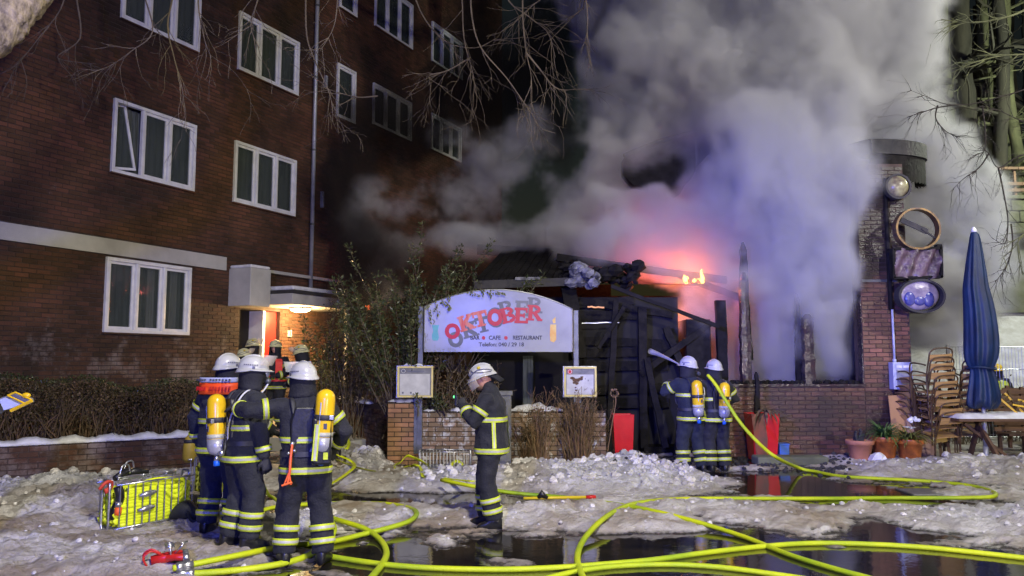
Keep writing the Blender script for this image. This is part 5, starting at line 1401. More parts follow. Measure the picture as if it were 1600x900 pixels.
# ------------------------------------------------------------------ parasol
YP = 13.9; px_ = 1533; bx = PX(px_, YP)
ps = thing('closed_parasol', (bx, YP, 0), 'tall closed dark blue garden parasol on a pale pole', 'parasol')
prof = [(361, 5), (366, 8), (380, 11), (410, 16), (440, 20), (452, 21), (470, 24), (510, 27), (545, 29), (560, 27), (570, 23), (577, 18), (585, 21), (600, 24), (620, 28), (632, 28), (637, 22)]
q = MB(); rings = []; nn_ = 48; s_ = YP / FPX
for i, (py, rp) in enumerate(prof):
    z = PZ(py, YP); ring = []
    cxo = 0.0 + (0.03 if 440 < py < 560 else 0.015) * math.sin(i * 1.1)
    for j in range(nn_):
        a = 2 * math.pi * j / nn_
        fold = 1 + (0.10 * math.sin(8 * a + i * 0.10) + 0.07 * math.sin(13 * a - i * 0.16)) * min(1, i / 5)
        rp_ = rp * .84
        ring.append(Vector((bx + cxo + rp_ * s_ * fold * math.cos(a), YP + rp_ * s_ * 0.85 * fold * math.sin(a), z + (0.05 * math.sin(5 * a) if i >= 15 else 0))))
    rings.append(ring)
q.rings(rings); o_ = q.build('canopy', 'parasol', ps, smooth=True)
sb = o_.modifiers.new('subdivision', 'SUBSURF'); sb.levels = 1; sb.render_levels = 1
q = MB(); rings = []
for k in range(26):
    a = 2 * math.pi * k / 26; rings.append(Vector((bx + 20 * s_ * math.cos(a), YP + 17 * s_ * math.sin(a), PZ(575, YP) + .02 * math.sin(a * 2))))
q.tube(rings, .02, 6, loop=True); q.build('tie_strap', 'parasol', ps, smooth=True)
q = MB(); q.tube([(bx, YP, PZ(640, YP) + .2), (bx, YP, .3)], .036, 12); q.tube([(bx, YP, .32), (bx, YP, .0)], .045, 12); q.build('pole', 'zinc', ps, smooth=True)
q = MB(); q.lathe([(.05, 0), (.045, .05), (.02, .09), (.005, .1)], 12, (bx, YP, PZ(363, YP))); q.build('cap', 'white_paint', ps, smooth=True)

# ------------------------------------------------------------------ terrace table with snow
tb = thing('terrace_table', (PX(1570, 13.5), 14.0, 0), 'brown wooden terrace table covered with snow at the right edge', 'table')
x0, x1 = PX(1494, 13.6), PX(1690, 13.6); zt = PZ(655, 13.6)
for i in range(6):
    q = MB(); wbox(q, x0, x1, 13.6 + i * .14, 13.6 + i * .14 + .13, zt - .04, zt); q.build('plank', 'table_wood', tb)
for x in (x0 + .55, x1 - .4):
    for s in (-1, 1):
        q = MB(); q.beam((x, 14.0 - s * .05, zt - .05), (x + .1, 14.0 + s * .5, 0.02), .09, .05, up=Vector((1, 0, 0))); q.build('leg', 'table_wood', tb)
q = MB(); q.beam((x0 + .3, 14, zt - .1), (x0 + 1.0, 14.0, .15), .08, .05); q.build('brace', 'table_wood', tb)
q = MB(); nx_, ny_ = 44, 12; g = []; rr = random.Random(6)
for j in range(ny_ + 1):
    for i in range(nx_ + 1):
        x = x0 + .03 + (x1 - x0 - .06) * i / nx_; y = 13.62 + .8 * j / ny_
        e = min(1, i / 2, (nx_ - i) / 2, j / 1.5, (ny_ - j) / 1.5)
        g.append((x + rr.uniform(-.01, .01), y, zt + .004 + e * (.05 + .07 * float(fbm(np.array(x * 2.5), np.array(y * 3))))))
q.add(g, [(j * (nx_ + 1) + i, j * (nx_ + 1) + i + 1, (j + 1) * (nx_ + 1) + i + 1, (j + 1) * (nx_ + 1) + i) for j in range(ny_) for i in range(nx_)]); q.build('snow_layer', 'snow', tb, smooth=True)
# benches and dark clutter behind: folded yellow chairs leaning against the table
for k, (a, b_, c_, lab) in enumerate((((1562, 622), (1592, 648), (1575, 610), 'yellow framed folding chair leaning over the snowy table, left one'), ((1582, 632), (1625, 640), (1610, 606), 'yellow framed folding chair lying on the snowy table at the picture edge'))):
    t = thing('folding_chair', P(*a, 13.9), lab, 'chair', 'yellow folding chairs by the terrace table')
    q = MB(); q.beam(P(*a, 13.9), P(*b_, 13.75), .05, .03); q.build('rail', 'cyl_yel', t)
    q = MB(); q.beam(P(a[0] + 8, a[1] - 8, 14.1), P(b_[0] + 8, b_[1] - 2, 13.95), .05, .03); q.build('rail', 'cyl_yel', t)
    for i in range(4):
        f0 = .15 + i * .22; q = MB(); q.beam(P(a[0] + (b_[0] - a[0]) * f0, a[1] + (b_[1] - a[1]) * f0 - 2, 13.9), P(a[0] + 8 + (b_[0] - a[0]) * f0, a[1] - 8 + (b_[1] - a[1]) * f0, 14.1), .05, .015); q.build('slat', 'chair_dark', t)
    q = MB(); q.beam(P(*b_, 13.8), P(*c_, 14.2), .04, .03); q.build('leg', 'chair_dark', t)
for k in range(2):
    t = thing('terrace_bench', (PX(1570 + 40 * k, 16), 16 + k, 0), ['dark brown slatted bench behind the snowy table near the parasol', 'second dark slatted bench farther back beside the wire fence'][k], 'bench')
    X0, X1, Yb = PX(1548 + 16 * k, 15.4 + k), PX(1640 + 30 * k, 15.4 + k), 15.4 + k
    for i in range(7): q = MB(); wbox(q, X0, X1, Yb, Yb + .03, .45 + i * .12, .53 + i * .12); q.build('slat', 'table_wood', t)
    for x in (X0 + .1, (X0 + X1) / 2, X1 - .1): q = MB(); wbox(q, x, x + .06, Yb + .032, Yb + .09, 0, 1.3); q.build('post', 'table_wood', t)
    q = MB(); wbox(q, X0, X1, Yb - .45, Yb - .03, .40, .44); q.build('seat', 'table_wood', t)

# wire fence
wf = thing('wire_fence', (PX(1590, 18), 18, 0), 'grey welded wire mesh fence in front of the snow slope at right', 'fence')
x0, x1, z0, z1 = PX(1484, 18), PX(1720, 18), .1, PZ(542, 18)
q = MB(); k = x0
while k < x1: q.tube([(k, 18, z0), (k, 18, z1)], .006, 4); k += .075
q.build('vertical_wires', 'galv', wf)['kind'] = 'stuff'
for i in range(5):
    z = z0 + (z1 - z0) * i / 4; q = MB(); q.tube([(x0, 18.01, z), (x1, 18.01, z)], .009, 4); q.build('rail_wire', 'galv', wf)
for x in (x0, x0 + 1.9, x0 + 3.3): q = MB(); wbox(q, x - .03, x + .03, 18.02, 18.08, 0, z1 + .05); q.build('post', 'galv', wf)

# ================================================================== PEOPLE
TEXF = bpy.data.textures.new('cloth_folds', 'CLOUDS'); TEXF.noise_scale = 0.11; TEXF.noise_depth = 3
TEXL = bpy.data.textures.new('leg_folds', 'WOOD'); TEXL.wood_type = 'RINGNOISE'; TEXL.noise_scale = 0.25; TEXL.turbulence = 8
def ik(s, t, a, b, hint):
    s, t, hint = Vector(s), Vector(t), Vector(hint)
    d = t - s; L = min(d.length, (a + b) * 0.995); dn = d.normalized()
    x = (a * a - b * b + L * L) / (2 * L); h = math.sqrt(max(a * a - x * x, 1e-6))
    hp = hint - dn * hint.dot(dn)
    hp.normalize()
    return s + dn * x + hp * h, s + dn * L
def interp(tab, z):
    for i in range(len(tab) - 1):
        if z <= tab[i + 1][0]:
            a, b = tab[i], tab[i + 1]; t = (z - a[0]) / (b[0] - a[0]); t = max(0, min(1, t))
            return [a[k] + (b[k] - a[k]) * t for k in range(1, len(a))]
    return list(tab[-1][1:])
TORSO = [(0.80, .222, .180), (0.86, .232, .186), (0.95, .220, .176), (1.05, .215, .166), (1.18, .226, .170), (1.32, .232, .170), (1.40, .222, .155), (1.46, .165, .125), (1.50, .105, .095), (1.56, .085, .085)]
def hand_mesh(name, parent, wrist, d, palm_n, thumb, curl=0.9, m_='glove', scale=1.0):
    """glove with a palm, four unequal bent fingers and a thumb from the side of the palm"""
    d = Vector(d).normalized(); pn = Vector(palm_n); pn = (pn - d * pn.dot(d)).normalized(); s = d.cross(pn).normalized() * thumb
    w = Vector(wrist); q = MB(); k = scale
    rings = []
    for t, wd, th in ((-.03, .034, .028), (0.0, .034, .026), (.03, .042, .024), (.07, .047, .021), (.095, .045, .018)):
        c = w + d * t * k; rings.append([c + s * wd * k * math.cos(a) + pn * th * k * math.sin(a) for a in (2 * math.pi * j / 10 for j in range(10))])
    q.rings(rings)
    for i, (off, L_) in enumerate(((.034, .070), (.012, .080), (-.011, .074), (-.033, .058))):
        p = w + d * .085 * k + s * off * k; dd = d.copy(); pts = [p - d * .015 * k]; c = curl * (1 + .12 * i)
        for f in (.42, .33, .25):
            dd = (dd * math.cos(c * .75) + pn * math.sin(c * .75)).normalized() if f != .42 else (d * math.cos(c * .45) + pn * math.sin(c * .45)).normalized()
            pts.append(pts[-1] + dd * L_ * f * k * 1.15)
        q.tube(pts, [.0125 * k, .0118 * k, .011 * k, .0085 * k], 8)
    p = w + d * .02 * k + s * .032 * k; dd = (d * .6 + s * .75 + pn * .35).normalized(); d2 = (d * .85 + s * .2 + pn * .55).normalized()
    q.tube([p, p + dd * .038 * k, p + dd * .038 * k + d2 * .03 * k, p + dd * .038 * k + d2 * .052 * k], [.017 * k, .015 * k, .013 * k, .009 * k], 8)
    o = q.build(name, m_, parent, smooth=True)
    r = o.modifiers.new('remesh', 'REMESH'); r.mode = 'VOXEL'; r.voxel_size = .0065 * k; r.use_smooth_shade = True
    return o
def head_mesh(parent, C, H, m_='skin'):
    q = MB(); n_, m2 = 26, 20; rings = []
    for i in range(m2 + 1):
        ph = math.pi * (i + .05) / (m2 + .1) - math.pi / 2; ring = []
        for j in range(n_):
            a = 2 * math.pi * j / n_
            x, y, z = math.cos(ph) * math.sin(a), math.cos(ph) * math.cos(a), math.sin(ph)
            X, Y, Zz = x * .078, y * .097, z * .118
            if z < 0:
                X *= 1 - .28 * z * z; Y = Y * (1 - .12 * -z) + (.016 * -z if y > 0 else -.0)
            if y > 0:
                Y += .026 * math.exp(-(X / .013) ** 2 - ((Zz + .012) / .022) ** 2)
                Y += .006 * math.exp(-(X / .03) ** 2 - ((Zz + .052) / .010) ** 2)
                Y += .010 * math.exp(-(X / .022) ** 2 - ((Zz + .092) / .016) ** 2)
                Y -= .009 * math.exp(-((abs(X) - .031) / .014) ** 2 - ((Zz - .014) / .012) ** 2)
                Y += .004 * math.exp(-((abs(X) - .03) / .022) ** 2 - ((Zz - .034) / .008) ** 2)
            ring.append(C + H @ Vector((X, Y, Zz)))
        rings.append(ring)
    q.rings(rings); h = q.build('head', m_, parent, smooth=True)
    for s in (-1, 1):
        q = MB(); q.ball(C + H @ Vector((s * .031, .082, .012)), (.011, .008, .007), 10, 7, H); q.build('eye', 'eye', h, smooth=True)
        q = MB(); q.ball(C + H @ Vector((s * .079, -.005, -.002)), (.012, .022, .032), 10, 8, H); q.build('ear', m_, h, smooth=True)
    q = MB(); q.ball(C + H @ Vector((0, .092, -.052)), (.022, .006, .006), 10, 6, H); q.build('mouth', 'beard', h, smooth=True)
    return h
def helmet(parent, C, H, m_='helmet', style='din', mark='helmet_mark', visor=None, comb=True):
    q = MB(); n_, m2 = 30, 12; rings = []
    base = .030
    for i in range(m2 + 1):
        t = i / m2; ph = math.pi / 2 * t; ring = []
        for j in range(n_):
            a = 2 * math.pi * j / n_; sx, cy = math.sin(a), math.cos(a)
            rx, ry, rz = .122, .148, .135
            k = math.cos(ph) ** .82 if t < 1 else 0.02
            z = base + rz * math.sin(ph)
            fl = 0
            ring.append(C + H @ Vector((rx * k * sx, ry * k * cy - .008, z)))
        rings.append(ring)
    # brim: flares at the bottom, longer at the front and slightly at the nape
    def brimring(e, z0):
        return [C + H @ Vector(((.122 + e) * math.sin(a), (.148 + e * (1.5 if math.cos(a) > 0 else 1.0) + (.022 if math.cos(a) > .5 else 0) * min(1, e * 60)) * math.cos(a) - .008, z0 - (.030 if math.cos(a) < -.2 else .0) * min(1, e * 60) * abs(math.cos(a)))) for a in (2 * math.pi * j / n_ for j in range(n_))]
    rr_ = [brimring(-.006, base - .004), brimring(.018, base - .016), brimring(.020, base - .008), brimring(.004, base + .004)]
    q.rings(rr_ + rings); h = q.build('helmet', m_, parent, smooth=True)
    # side emblem bands / lettering strip round the shell
    q = MB()
    def sh(a, z, e=.004):
        t = max(0, min(1, (z - base) / .135)); k = math.cos(math.asin(t)) ** .82
        return C + H @ Vector(((.122 * k + e) * math.sin(a), (.148 * k + e) * math.cos(a) - .008, z))
    if style == 'din':
        for s in (-1, 1):
            for i in range(7):
                a0 = s * (R(72) + R(58) * i / 7); a1 = s * (R(72) + R(58) * (i + .72) / 7)
                f = [sh(a0, base + .036), sh(a1, base + .036), sh(a1, base + .048), sh(a0, base + .048)]
                q.add(f, [(0, 1, 2, 3) if s > 0 else (3, 2, 1, 0)])
            f = [sh(s * R(82), base + .002, .006), sh(s * R(92), base + .002, .006), sh(s * R(92), base + .03, .006), sh(s * R(82), base + .03, .006)]
            q.add(f, [(0, 1, 2, 3) if s > 0 else (3, 2, 1, 0)])
        q.build('helmet_marking', mark, h)
    else:
        for s in (-1, 1):
            pts = [sh(s * R(x), base + z_, .005) for x, z_ in ((20, .03), (50, .06), (85, .075), (120, .05), (150, .012))]
            q.tube(catmull(pts, 4), .006, 5)
            pts = [sh(s * R(x), base + z_, .005) for x, z_ in ((30, .105), (60, .07), (100, .03), (140, .006))]
            q.tube(catmull(pts, 4), .006, 5)
        q.build('helmet_stripe', 'helmet_mark', h, smooth=True)
        for s in (-1, 1):
            q = MB(); q.ball(sh(s * R(92), base + .095, .0), (.018, .022, .018), 12, 8, H); q.build('emblem', 'badge', h, smooth=True)
    if comb:
        q = MB(); q.tube(catmull([C + H @ Vector((0, .148 * math.cos(a) - .008, base + .135 * math.sin(a) + .002)) for a in (R(25), R(50), R(75), R(100), R(125), R(150))], 3), .011, 6); q.build('crest', m_, h, smooth=True)
    if visor:
        q = MB(); up = visor.get('up', 0.0); rows = []
        for i in range(6):
            t = i / 5; row = []
            for j in range(13):
                a = R(-72 + 144 * j / 12)
                if up: p = Vector((.150 * math.sin(a), .168 * math.cos(a) + .045 * t, base + .045 + .10 * t))
                else: p = Vector((.138 * math.sin(a), .168 * math.cos(a) + .012 * math.sin(t * 3), base + .02 - .15 * t * (1 - .25 * abs(math.sin(a)))))
                row.append(C + H @ p)
            rows.append(row)
        g = [p for r_ in rows for p in r_]
        q.add(g, [(i * 13 + j, i * 13 + j + 1, (i + 1) * 13 + j + 1, (i + 1) * 13 + j) for i in range(5) for j in range(12)])
        q.build('visor', visor.get('m', 'visor'), h, smooth=True)
    return h

def person(loc, rz, label, group=None, scale=1.0, lean=(0, 0.02), feet=((-.13, 0), (.13, 0)), toes=(8, -8), hands=None, hints=None, head=(0, 0), suit='suit', legs=None,
           scba=None, helm=None, mask=False, neck=True, bands=True, face=False, vest=None, chestband=1.16, wrist_d=None, curls=(0.9, 0.9), visor=None, backband=True, hi='hi_yellow', torso_yaw=0, squat=0.0, bare_face=False, legband=True):
    pz = gh(loc[0], loc[1]) if len(loc) == 2 else loc[2]
    t = empty('person', (loc[0], loc[1], pz - 0.01 if len(loc) == 2 else pz), rz, label, 'person', group, scale)
    lx, ly = lean; ty = R(torso_yaw)
    def sp(z):   # spine centre
        k = max(0, (z - .95) / .55); return Vector((lx * k ** 1.3, ly * k ** 1.3, z - squat))
    def tr(p):   # torso twist about the spine
        k = max(0, min(1, (p.z - .9) / .45)); a = ty * k; x, y = p.x - sp(p.z).x, p.y - sp(p.z).y
        return Vector((sp(p.z).x + x * math.cos(a) - y * math.sin(a), sp(p.z).y + x * math.sin(a) + y * math.cos(a), p.z - squat))
    def ring(z, e=0.0, n_=28):
        rx, ry = interp(TORSO, z); out = []
        for j in range(n_):
            a = 2 * math.pi * j / n_; c, s = math.cos(a), math.sin(a)
            k = (abs(c) ** 2.6 + abs(s) ** 2.6) ** (-1 / 2.6)
            x, y = (rx + e) * k * c, (ry + e) * k * s
            p = Vector((x + lx * (max(0, (z - .95) / .55) ** 1.3), y + ly * (max(0, (z - .95) / .55) ** 1.3), z))
            out.append(tr(p))
        return out
    q = MB(); q.rings([ring(z) for z in (.80, .86, .92, 1.0, 1.08, 1.16, 1.24, 1.32, 1.38, 1.42, 1.46, 1.50, 1.56)])
    # legs
    legpts = []
    for k, s in enumerate((-1, 1)):
        hip = Vector((s * .098, 0, .93 - squat)); an = Vector((feet[k][0], feet[k][1], .11))
        kn, an = ik(hip, an, .418, .415, (s * .15, 1, 0))
        pts = [hip + Vector((0, 0, .02)), hip * .6 + kn * .4, kn, kn * .45 + an * .55, an + Vector((0, 0, -.01))]
        rad = [.134, .124, .108, .106, .100]
        q.tube(pts, rad, 14); legpts.append((hip, kn, an))
    # arms
    hands = hands or ((-.30, .05, .82), (.30, .05, .82)); hints = hints or ((-1, -.6, -.2), (1, -.6, -.2))
    arms = []
    for k, s in enumerate((-1, 1)):
        sh = tr(Vector((s * .195 + lx * .9, ly * .9, 1.415))); el, wr = ik(sh, Vector(hands[k]) - Vector((0, 0, squat)), .30, .27, hints[k])
        ins = tr(Vector((s * .10 + lx * .9, ly * .9, 1.40)))
        q.tube([ins, sh, sh * .6 + el * .4, el, el * .5 + wr * .5, wr], [.088, .096, .088, .078, .072, .060], 12); arms.append((sh, el, wr))
    q.m = [0] * len(q.f)
    o = q.build('suit', legs and [suit, legs] or suit, t, smooth=True)
    rm = o.modifiers.new('remesh', 'REMESH'); rm.mode = 'VOXEL'; rm.voxel_size = .019; rm.use_smooth_shade = True
    sm = o.modifiers.new('smooth', 'SMOOTH'); sm.iterations = 3; sm.factor = .5
    dp = o.modifiers.new('folds', 'DISPLACE'); dp.texture = TEXF; dp.strength = .045; dp.mid_level = .5; dp.texture_coords = 'LOCAL'
    # boots
    for k, (hip, kn, an) in enumerate(legpts):
        q = MB(); a = R(toes[k]); f = Vector((math.sin(-a), math.cos(a), 0)); sd = Vector((math.cos(a), math.sin(a), 0)); b0 = Vector((an.x, an.y, 0)); rings = []
        for (y, w_, h0, h1) in ((-.085, .030, .0, .10), (-.07, .042, 0, .17), (-.02, .046, 0, .20), (.04, .047, 0, .15), (.09, .050, 0, .095), (.14, .048, .0, .075), (.18, .034, .004, .055), (.195, .018, .01, .035)):
            c = b0 + f * y; rings.append([c + sd * w_ * ca + Z_ * (h0 + (h1 - h0) * (.5 + .5 * sa)) for ca, sa in ((math.cos(x) * (abs(math.cos(x)) ** -.35 if abs(math.cos(x)) > .05 else 1), math.sin(x)) for x in (2 * math.pi * j / 12 for j in range(12)))])
        q.rings(rings); q.tube([b0 + Z_ * .12, an + Z_ * .06], [.062, .075], 12); q.build('boot', 'rubber', t, smooth=True)
    # gloves
    for k, (sh, el, wr) in enumerate(arms):
        s = (-1, 1)[k]; d = (wr - el).normalized()
        if wrist_d and wrist_d[k]: d = (d + Vector(wrist_d[k])).normalized()
        pn = Vector((-s, .2, 0)) if abs(d.z) > .6 else Vector((0, 0, -1))
        hand_mesh('glove', t, wr + d * .01, d, pn, 1 if k == 0 else -1, curls[k], scale=1.08)
    # reflective bands
    def shell(p0, p1, r, e=.012, w2=None):
        q = MB(); d = (p1 - p0); u, v = frame_of(d); n_ = 18; out = []
        for m_i, (t0, t1) in enumerate(((0, .3), (.3, .7), (.7, 1))):
            q.mi = 1 if m_i == 1 else 0
            def rg(tt, rr_): return [p0 + d * tt + u * math.cos(a) * rr_ + v * math.sin(a) * rr_ for a in (2 * math.pi * j / n_ for j in range(n_))]
            ra = r if not hasattr(r, '__len__') else r[0] + (r[1] - r[0]) * t0
            rb = r if not hasattr(r, '__len__') else r[0] + (r[1] - r[0]) * t1
            q.rings([rg(t0, ra + e - (.006 if m_i == 0 else 0)), rg(t0 + .01, ra + e + (.001 if m_i == 1 else 0)), rg(t1, rb + e + (.001 if m_i == 1 else 0))] + ([rg(t1 + .01, rb + e - .006)] if m_i == 2 else []), close_ends=False)
        return q.build('reflective_band', [hi, 'hi_silver'], t, smooth=True)
    def tband(z0, z1, e=.012, open_=None):
        q = MB(); n_ = 28
        for m_i, (a_, b_) in enumerate(((0, .3), (.3, .7), (.7, 1))):
            q.mi = 1 if m_i == 1 else 0
            ra, rb = ring(z0 + (z1 - z0) * a_, e + (.001 if m_i == 1 else 0)), ring(z0 + (z1 - z0) * b_, e + (.001 if m_i == 1 else 0))
            q.rings([ra, rb], close_ends=False)
        return q.build('reflective_band', [hi, 'hi_silver'], t, smooth=True)
    def vband(ang, z0, z1, w_=.045, e=.013, m_i=0):
        q = MB(); n_ = 8; L_ = []
        for i in range(n_ + 1):
            z = z0 + (z1 - z0) * i / n_; rx, ry = interp(TORSO, z); row = []
            for dd in (-.5, -.16, .16, .5):
                a = R(ang); c, s = math.cos(a), math.sin(a); k = (abs(c) ** 2.6 + abs(s) ** 2.6) ** (-1 / 2.6)
                x, y = (rx + e) * k * c, (ry + e) * k * s; tg = Vector((-s, c, 0)) * w_ * dd
                row.append(tr(Vector((x + lx * (max(0, (z - .95) / .55) ** 1.3), y + ly * (max(0, (z - .95) / .55) ** 1.3), z)) + tg))
            L_.append(row)
        g = [p for r_ in L_ for p in r_]; k = len(q.v)
        for j in range(3):
            q.mi = 1 if j == 1 else 0
            q.add([L_[i][j + x] for i in range(n_ + 1) for x in (0, 1)], [(2 * i, 2 * i + 1, 2 * i + 3, 2 * i + 2) for i in range(n_)])
        return q.build('reflective_band', [hi, 'hi_silver'], t)
    if bands:
        for k, (hip, kn, an) in enumerate(legpts):
            if legband:
                for f0 in (.42, .70): shell(kn + (an - kn) * f0, kn + (an - kn) * (f0 + .14), (.106, .103), .012)
        for k, (sh, el, wr) in enumerate(arms):
            shell(sh + (el - sh) * .42, sh + (el - sh) * .60, (.088, .083), .012)
            shell(el + (wr - el) * .55, el + (wr - el) * .75, (.070, .066), .012)
        tband(.825, .885, .012)
        if chestband: tband(chestband, chestband + .055, .012)
        if backband:
            for a_ in backband if isinstance(backband, (tuple, list)) else (-62, -118): vband(a_, .89, chestband or 1.2)
    if vest == 'red':
        for a_ in (55, 125, -55, -125): 
            q = MB(); vb = vband(a_, 1.0, 1.44, .14, .016); vb.data.materials[0] = M['hi_redvest']; vb.data.materials[1] = M['hi_redvest']; vb.name = 'vest_panel'
        b_ = tband(.98, 1.10, .018); b_.data.materials[0] = M['hi_redvest']; b_.data.materials[1] = M['hi_yellow']; b_.name = 'vest_hem'
    if vest == 'yellow':
        b_ = tband(1.0, 1.42, .016); b_.data.materials[0] = M['hi_yellow']; b_.data.materials[1] = M['hi_yellow']; b_.name = 'vest'
        vband(-62, 1.0, 1.44, .05, .02); vband(-118, 1.0, 1.44, .05, .02)
    # head
    ya, pi_ = R(head[0]), R(head[1])
    H = (Matrix.Rotation(ya, 3, 'Z') @ Matrix.Rotation(pi_, 3, 'X'))
    nb = tr(Vector((lx * 1.05, ly * 1.05, 1.52))); C = nb + H @ Vector((0, .025, .15)) if True else None
    if face or bare_face: hd = head_mesh(t, C, H)
    else:
        q = MB(); q.ball(C, (.088, .108, .12), 16, 12, H); hd = q.build('hood', 'black_cloth', t, smooth=True)
    q = MB(); q.tube([nb - Z_ * .06, nb + Z_ * .03, C - H @ Vector((0, .01, .06))], [.095, .075, .062], 12); q.build('collar', 'black_cloth', t, smooth=True)
    if neck:   # cloth neck guard hanging from the helmet
        q = MB(); rings = []
        for i, (z, rx, ry) in enumerate(((.035, .112, .135), (-.03, .118, .136), (-.09, .118, .130), (-.14, .128, .128), (-.165, .138, .132))):
            row = []
            for j in range(19):
                a = R(90 + 28 - (0) + (360 - 56) * j / 18) if not mask else R(90 + 40 + 280 * j / 18)
                f = 1 + .035 * math.sin(j * 1.9 + i) * (i > 1)
                row.append(C + H @ Vector((rx * f * math.cos(a), ry * f * math.sin(a), z)) - (Z_ * 0))
            rings.append(row)
        g = [p for r_ in rings for p in r_]
        q.add(g, [(i * 19 + j, (i + 1) * 19 + j, (i + 1) * 19 + j + 1, i * 19 + j + 1) for i in range(4) for j in range(18)])
        o = q.build('neck_guard', 'black_cloth', t, smooth=True); so = o.modifiers.new('thickness', 'SOLIDIFY'); so.thickness = .006
    helmet(t, C, H, **(helm or {}), visor=visor)
    if mask:
        q = MB(); q.ball(C + H @ Vector((0, .085, -.015)), (.078, .055, .085), 18, 12, H); mk = q.build('face_mask', 'rubber', t, smooth=True)
        q = MB(); q.ball(C + H @ Vector((0, .112, .0)), (.066, .040, .060), 16, 10, H); q.build('mask_lens', 'lens', mk, smooth=True)
        q = MB(); q.tube([C + H @ Vector((0, .12, -.07)), C + H @ Vector((0, .165, -.085))], [.032, .026], 10); q.build('mask_valve', 'grey_metal', mk, smooth=True)
    if scba:
        off = scba.get('off', 0.0); tilt = R(scba.get('tilt', 0))
        bk = lambda x, y, z: tr(Vector((x + lx * .6, -y + ly * .6, z)))
        q = MB(); rings = []
        for z, w_ in ((.90, .10), (.94, .13), (1.30, .13), (1.42, .09)):
            rings.append([bk(x, y, z) for x, y in ((-w_, .15), (w_, .15), (w_ * .9, .195), (-w_ * .9, .195))])
        q.rings(rings); q.build('back_plate', 'rubber', t, bevel=.012)
        c0 = bk(off, .275, .0); c0.z = 0
        ax = Vector((math.sin(tilt), 0, math.cos(tilt))); c1 = tr(Vector((off + lx * .6, -.285 + ly * .6, 1.19 + scba.get('up', 0))))
        q = MB(); r_ = .086; pr = [(-.29, .035), (-.285, .055), (-.26, .075), (-.22, r_), (.18, r_), (.225, .080), (.255, .060), (.272, .032), (.277, .008)]
        u, v = frame_of(ax)
        def cyl(q, prof): q.rings([[c1 + ax * z + (u * math.cos(a) + v * math.sin(a)) * r0 for a in (2 * math.pi * j / 22 for j in range(22))] for z, r0 in prof])
        cyl(q, pr); cy_ = q.build('air_cylinder', 'cyl_yel', t, smooth=True)
        q = MB(); cyl(q, [(-.295, .03), (-.285, .058), (-.26, .078), (-.222, r_ + .001), (-.15, r_ + .002)]); q.build('cylinder_shoulder', 'cyl_grey', cy_, smooth=True)
        q = MB(); cyl(q, [(-.145, r_ + .0005), (-.145, r_ + .003), (-.105, r_ + .003), (-.105, r_ + .0005)]); q.build('grey_band', 'hi_silver', cy_, smooth=True)
        q = MB(); cyl(q, [(.0, r_ + .002), (.002, r_ + .006), (.048, r_ + .006), (.05, r_ + .002)]); q.build('strap', 'strap', cy_, smooth=True)
        q = MB(); q.box(c1 + ax * .025 + Vector((r_ * .6, -r_ * .75, 0)), (.06, .03, .04)); q.build('buckle', 'galv', cy_, bevel=.004)
        q = MB(); cyl(q, [(-.36, .014), (-.355, .022), (-.29, .024)]); q.build('valve', 'alu', cy_, smooth=True)
        q = MB(); cyl(q, [(-.40, .022), (-.395, .030), (-.355, .030), (-.35, .022)]); q.build('valve_knob', 'valve_blue', cy_, smooth=True)
        q = MB(); a0 = c1 + ax * .0 - v * 0 ; q.tube([c1 + ax * (-.05) + Vector((-r_ * .45, -r_ * .9, 0)), c1 + ax * .16 + Vector((-r_ * .45, -r_ * .9, 0))], .006, 5); q.build('label_strip', 'paint_blue_grey', cy_)
        q = MB(); q.box(c1 + ax * (-.05) + Vector((r_ * .15, -r_ * .985, 0)), (.03, .006, .05)); q.build('printed_mark', 'ink_black', cy_)
        # harness: shoulder straps and the white air line over the shoulder
        for s in (-1, 1):
            q = MB(); pts = [bk(s * .09, .17, 1.36), bk(s * .11, .11, 1.47), bk(s * .12, 0, 1.495), bk(s * .13, -.13, 1.42), bk(s * .15, -.17, 1.25), bk(s * .19, -.08, 1.08), bk(s * .13, .15, 1.0)]
            q.tube(catmull(pts, 5), .024, 6, flat=.35, up=None); q.build('shoulder_strap', 'strap', t, smooth=True)
        q = MB(); s = scba.get('line', 1); q.tube(catmull([bk(s * .05, .19, 1.0), bk(s * .12, .21, 1.2), bk(s * .15, .14, 1.40), bk(s * .13, .03, 1.50), bk(s * .08, -.10, 1.46), C + H @ Vector((0, .15, -.09))], 6), .009, 6); q.build('air_line', 'tube_white', t, smooth=True)
        q = MB(); q.rings([ring(z, .016) for z in (.98, .985, 1.02, 1.025)], close_ends=False); q.build('waist_belt', 'strap', t, smooth=True)
    return t, dict(tr=tr, C=C, H=H, arms=arms, legs=legpts, ring=ring, vband=vband)

def at(px, py, z=0.0):
    g = G(px, py, z); return (g.x, g.y)
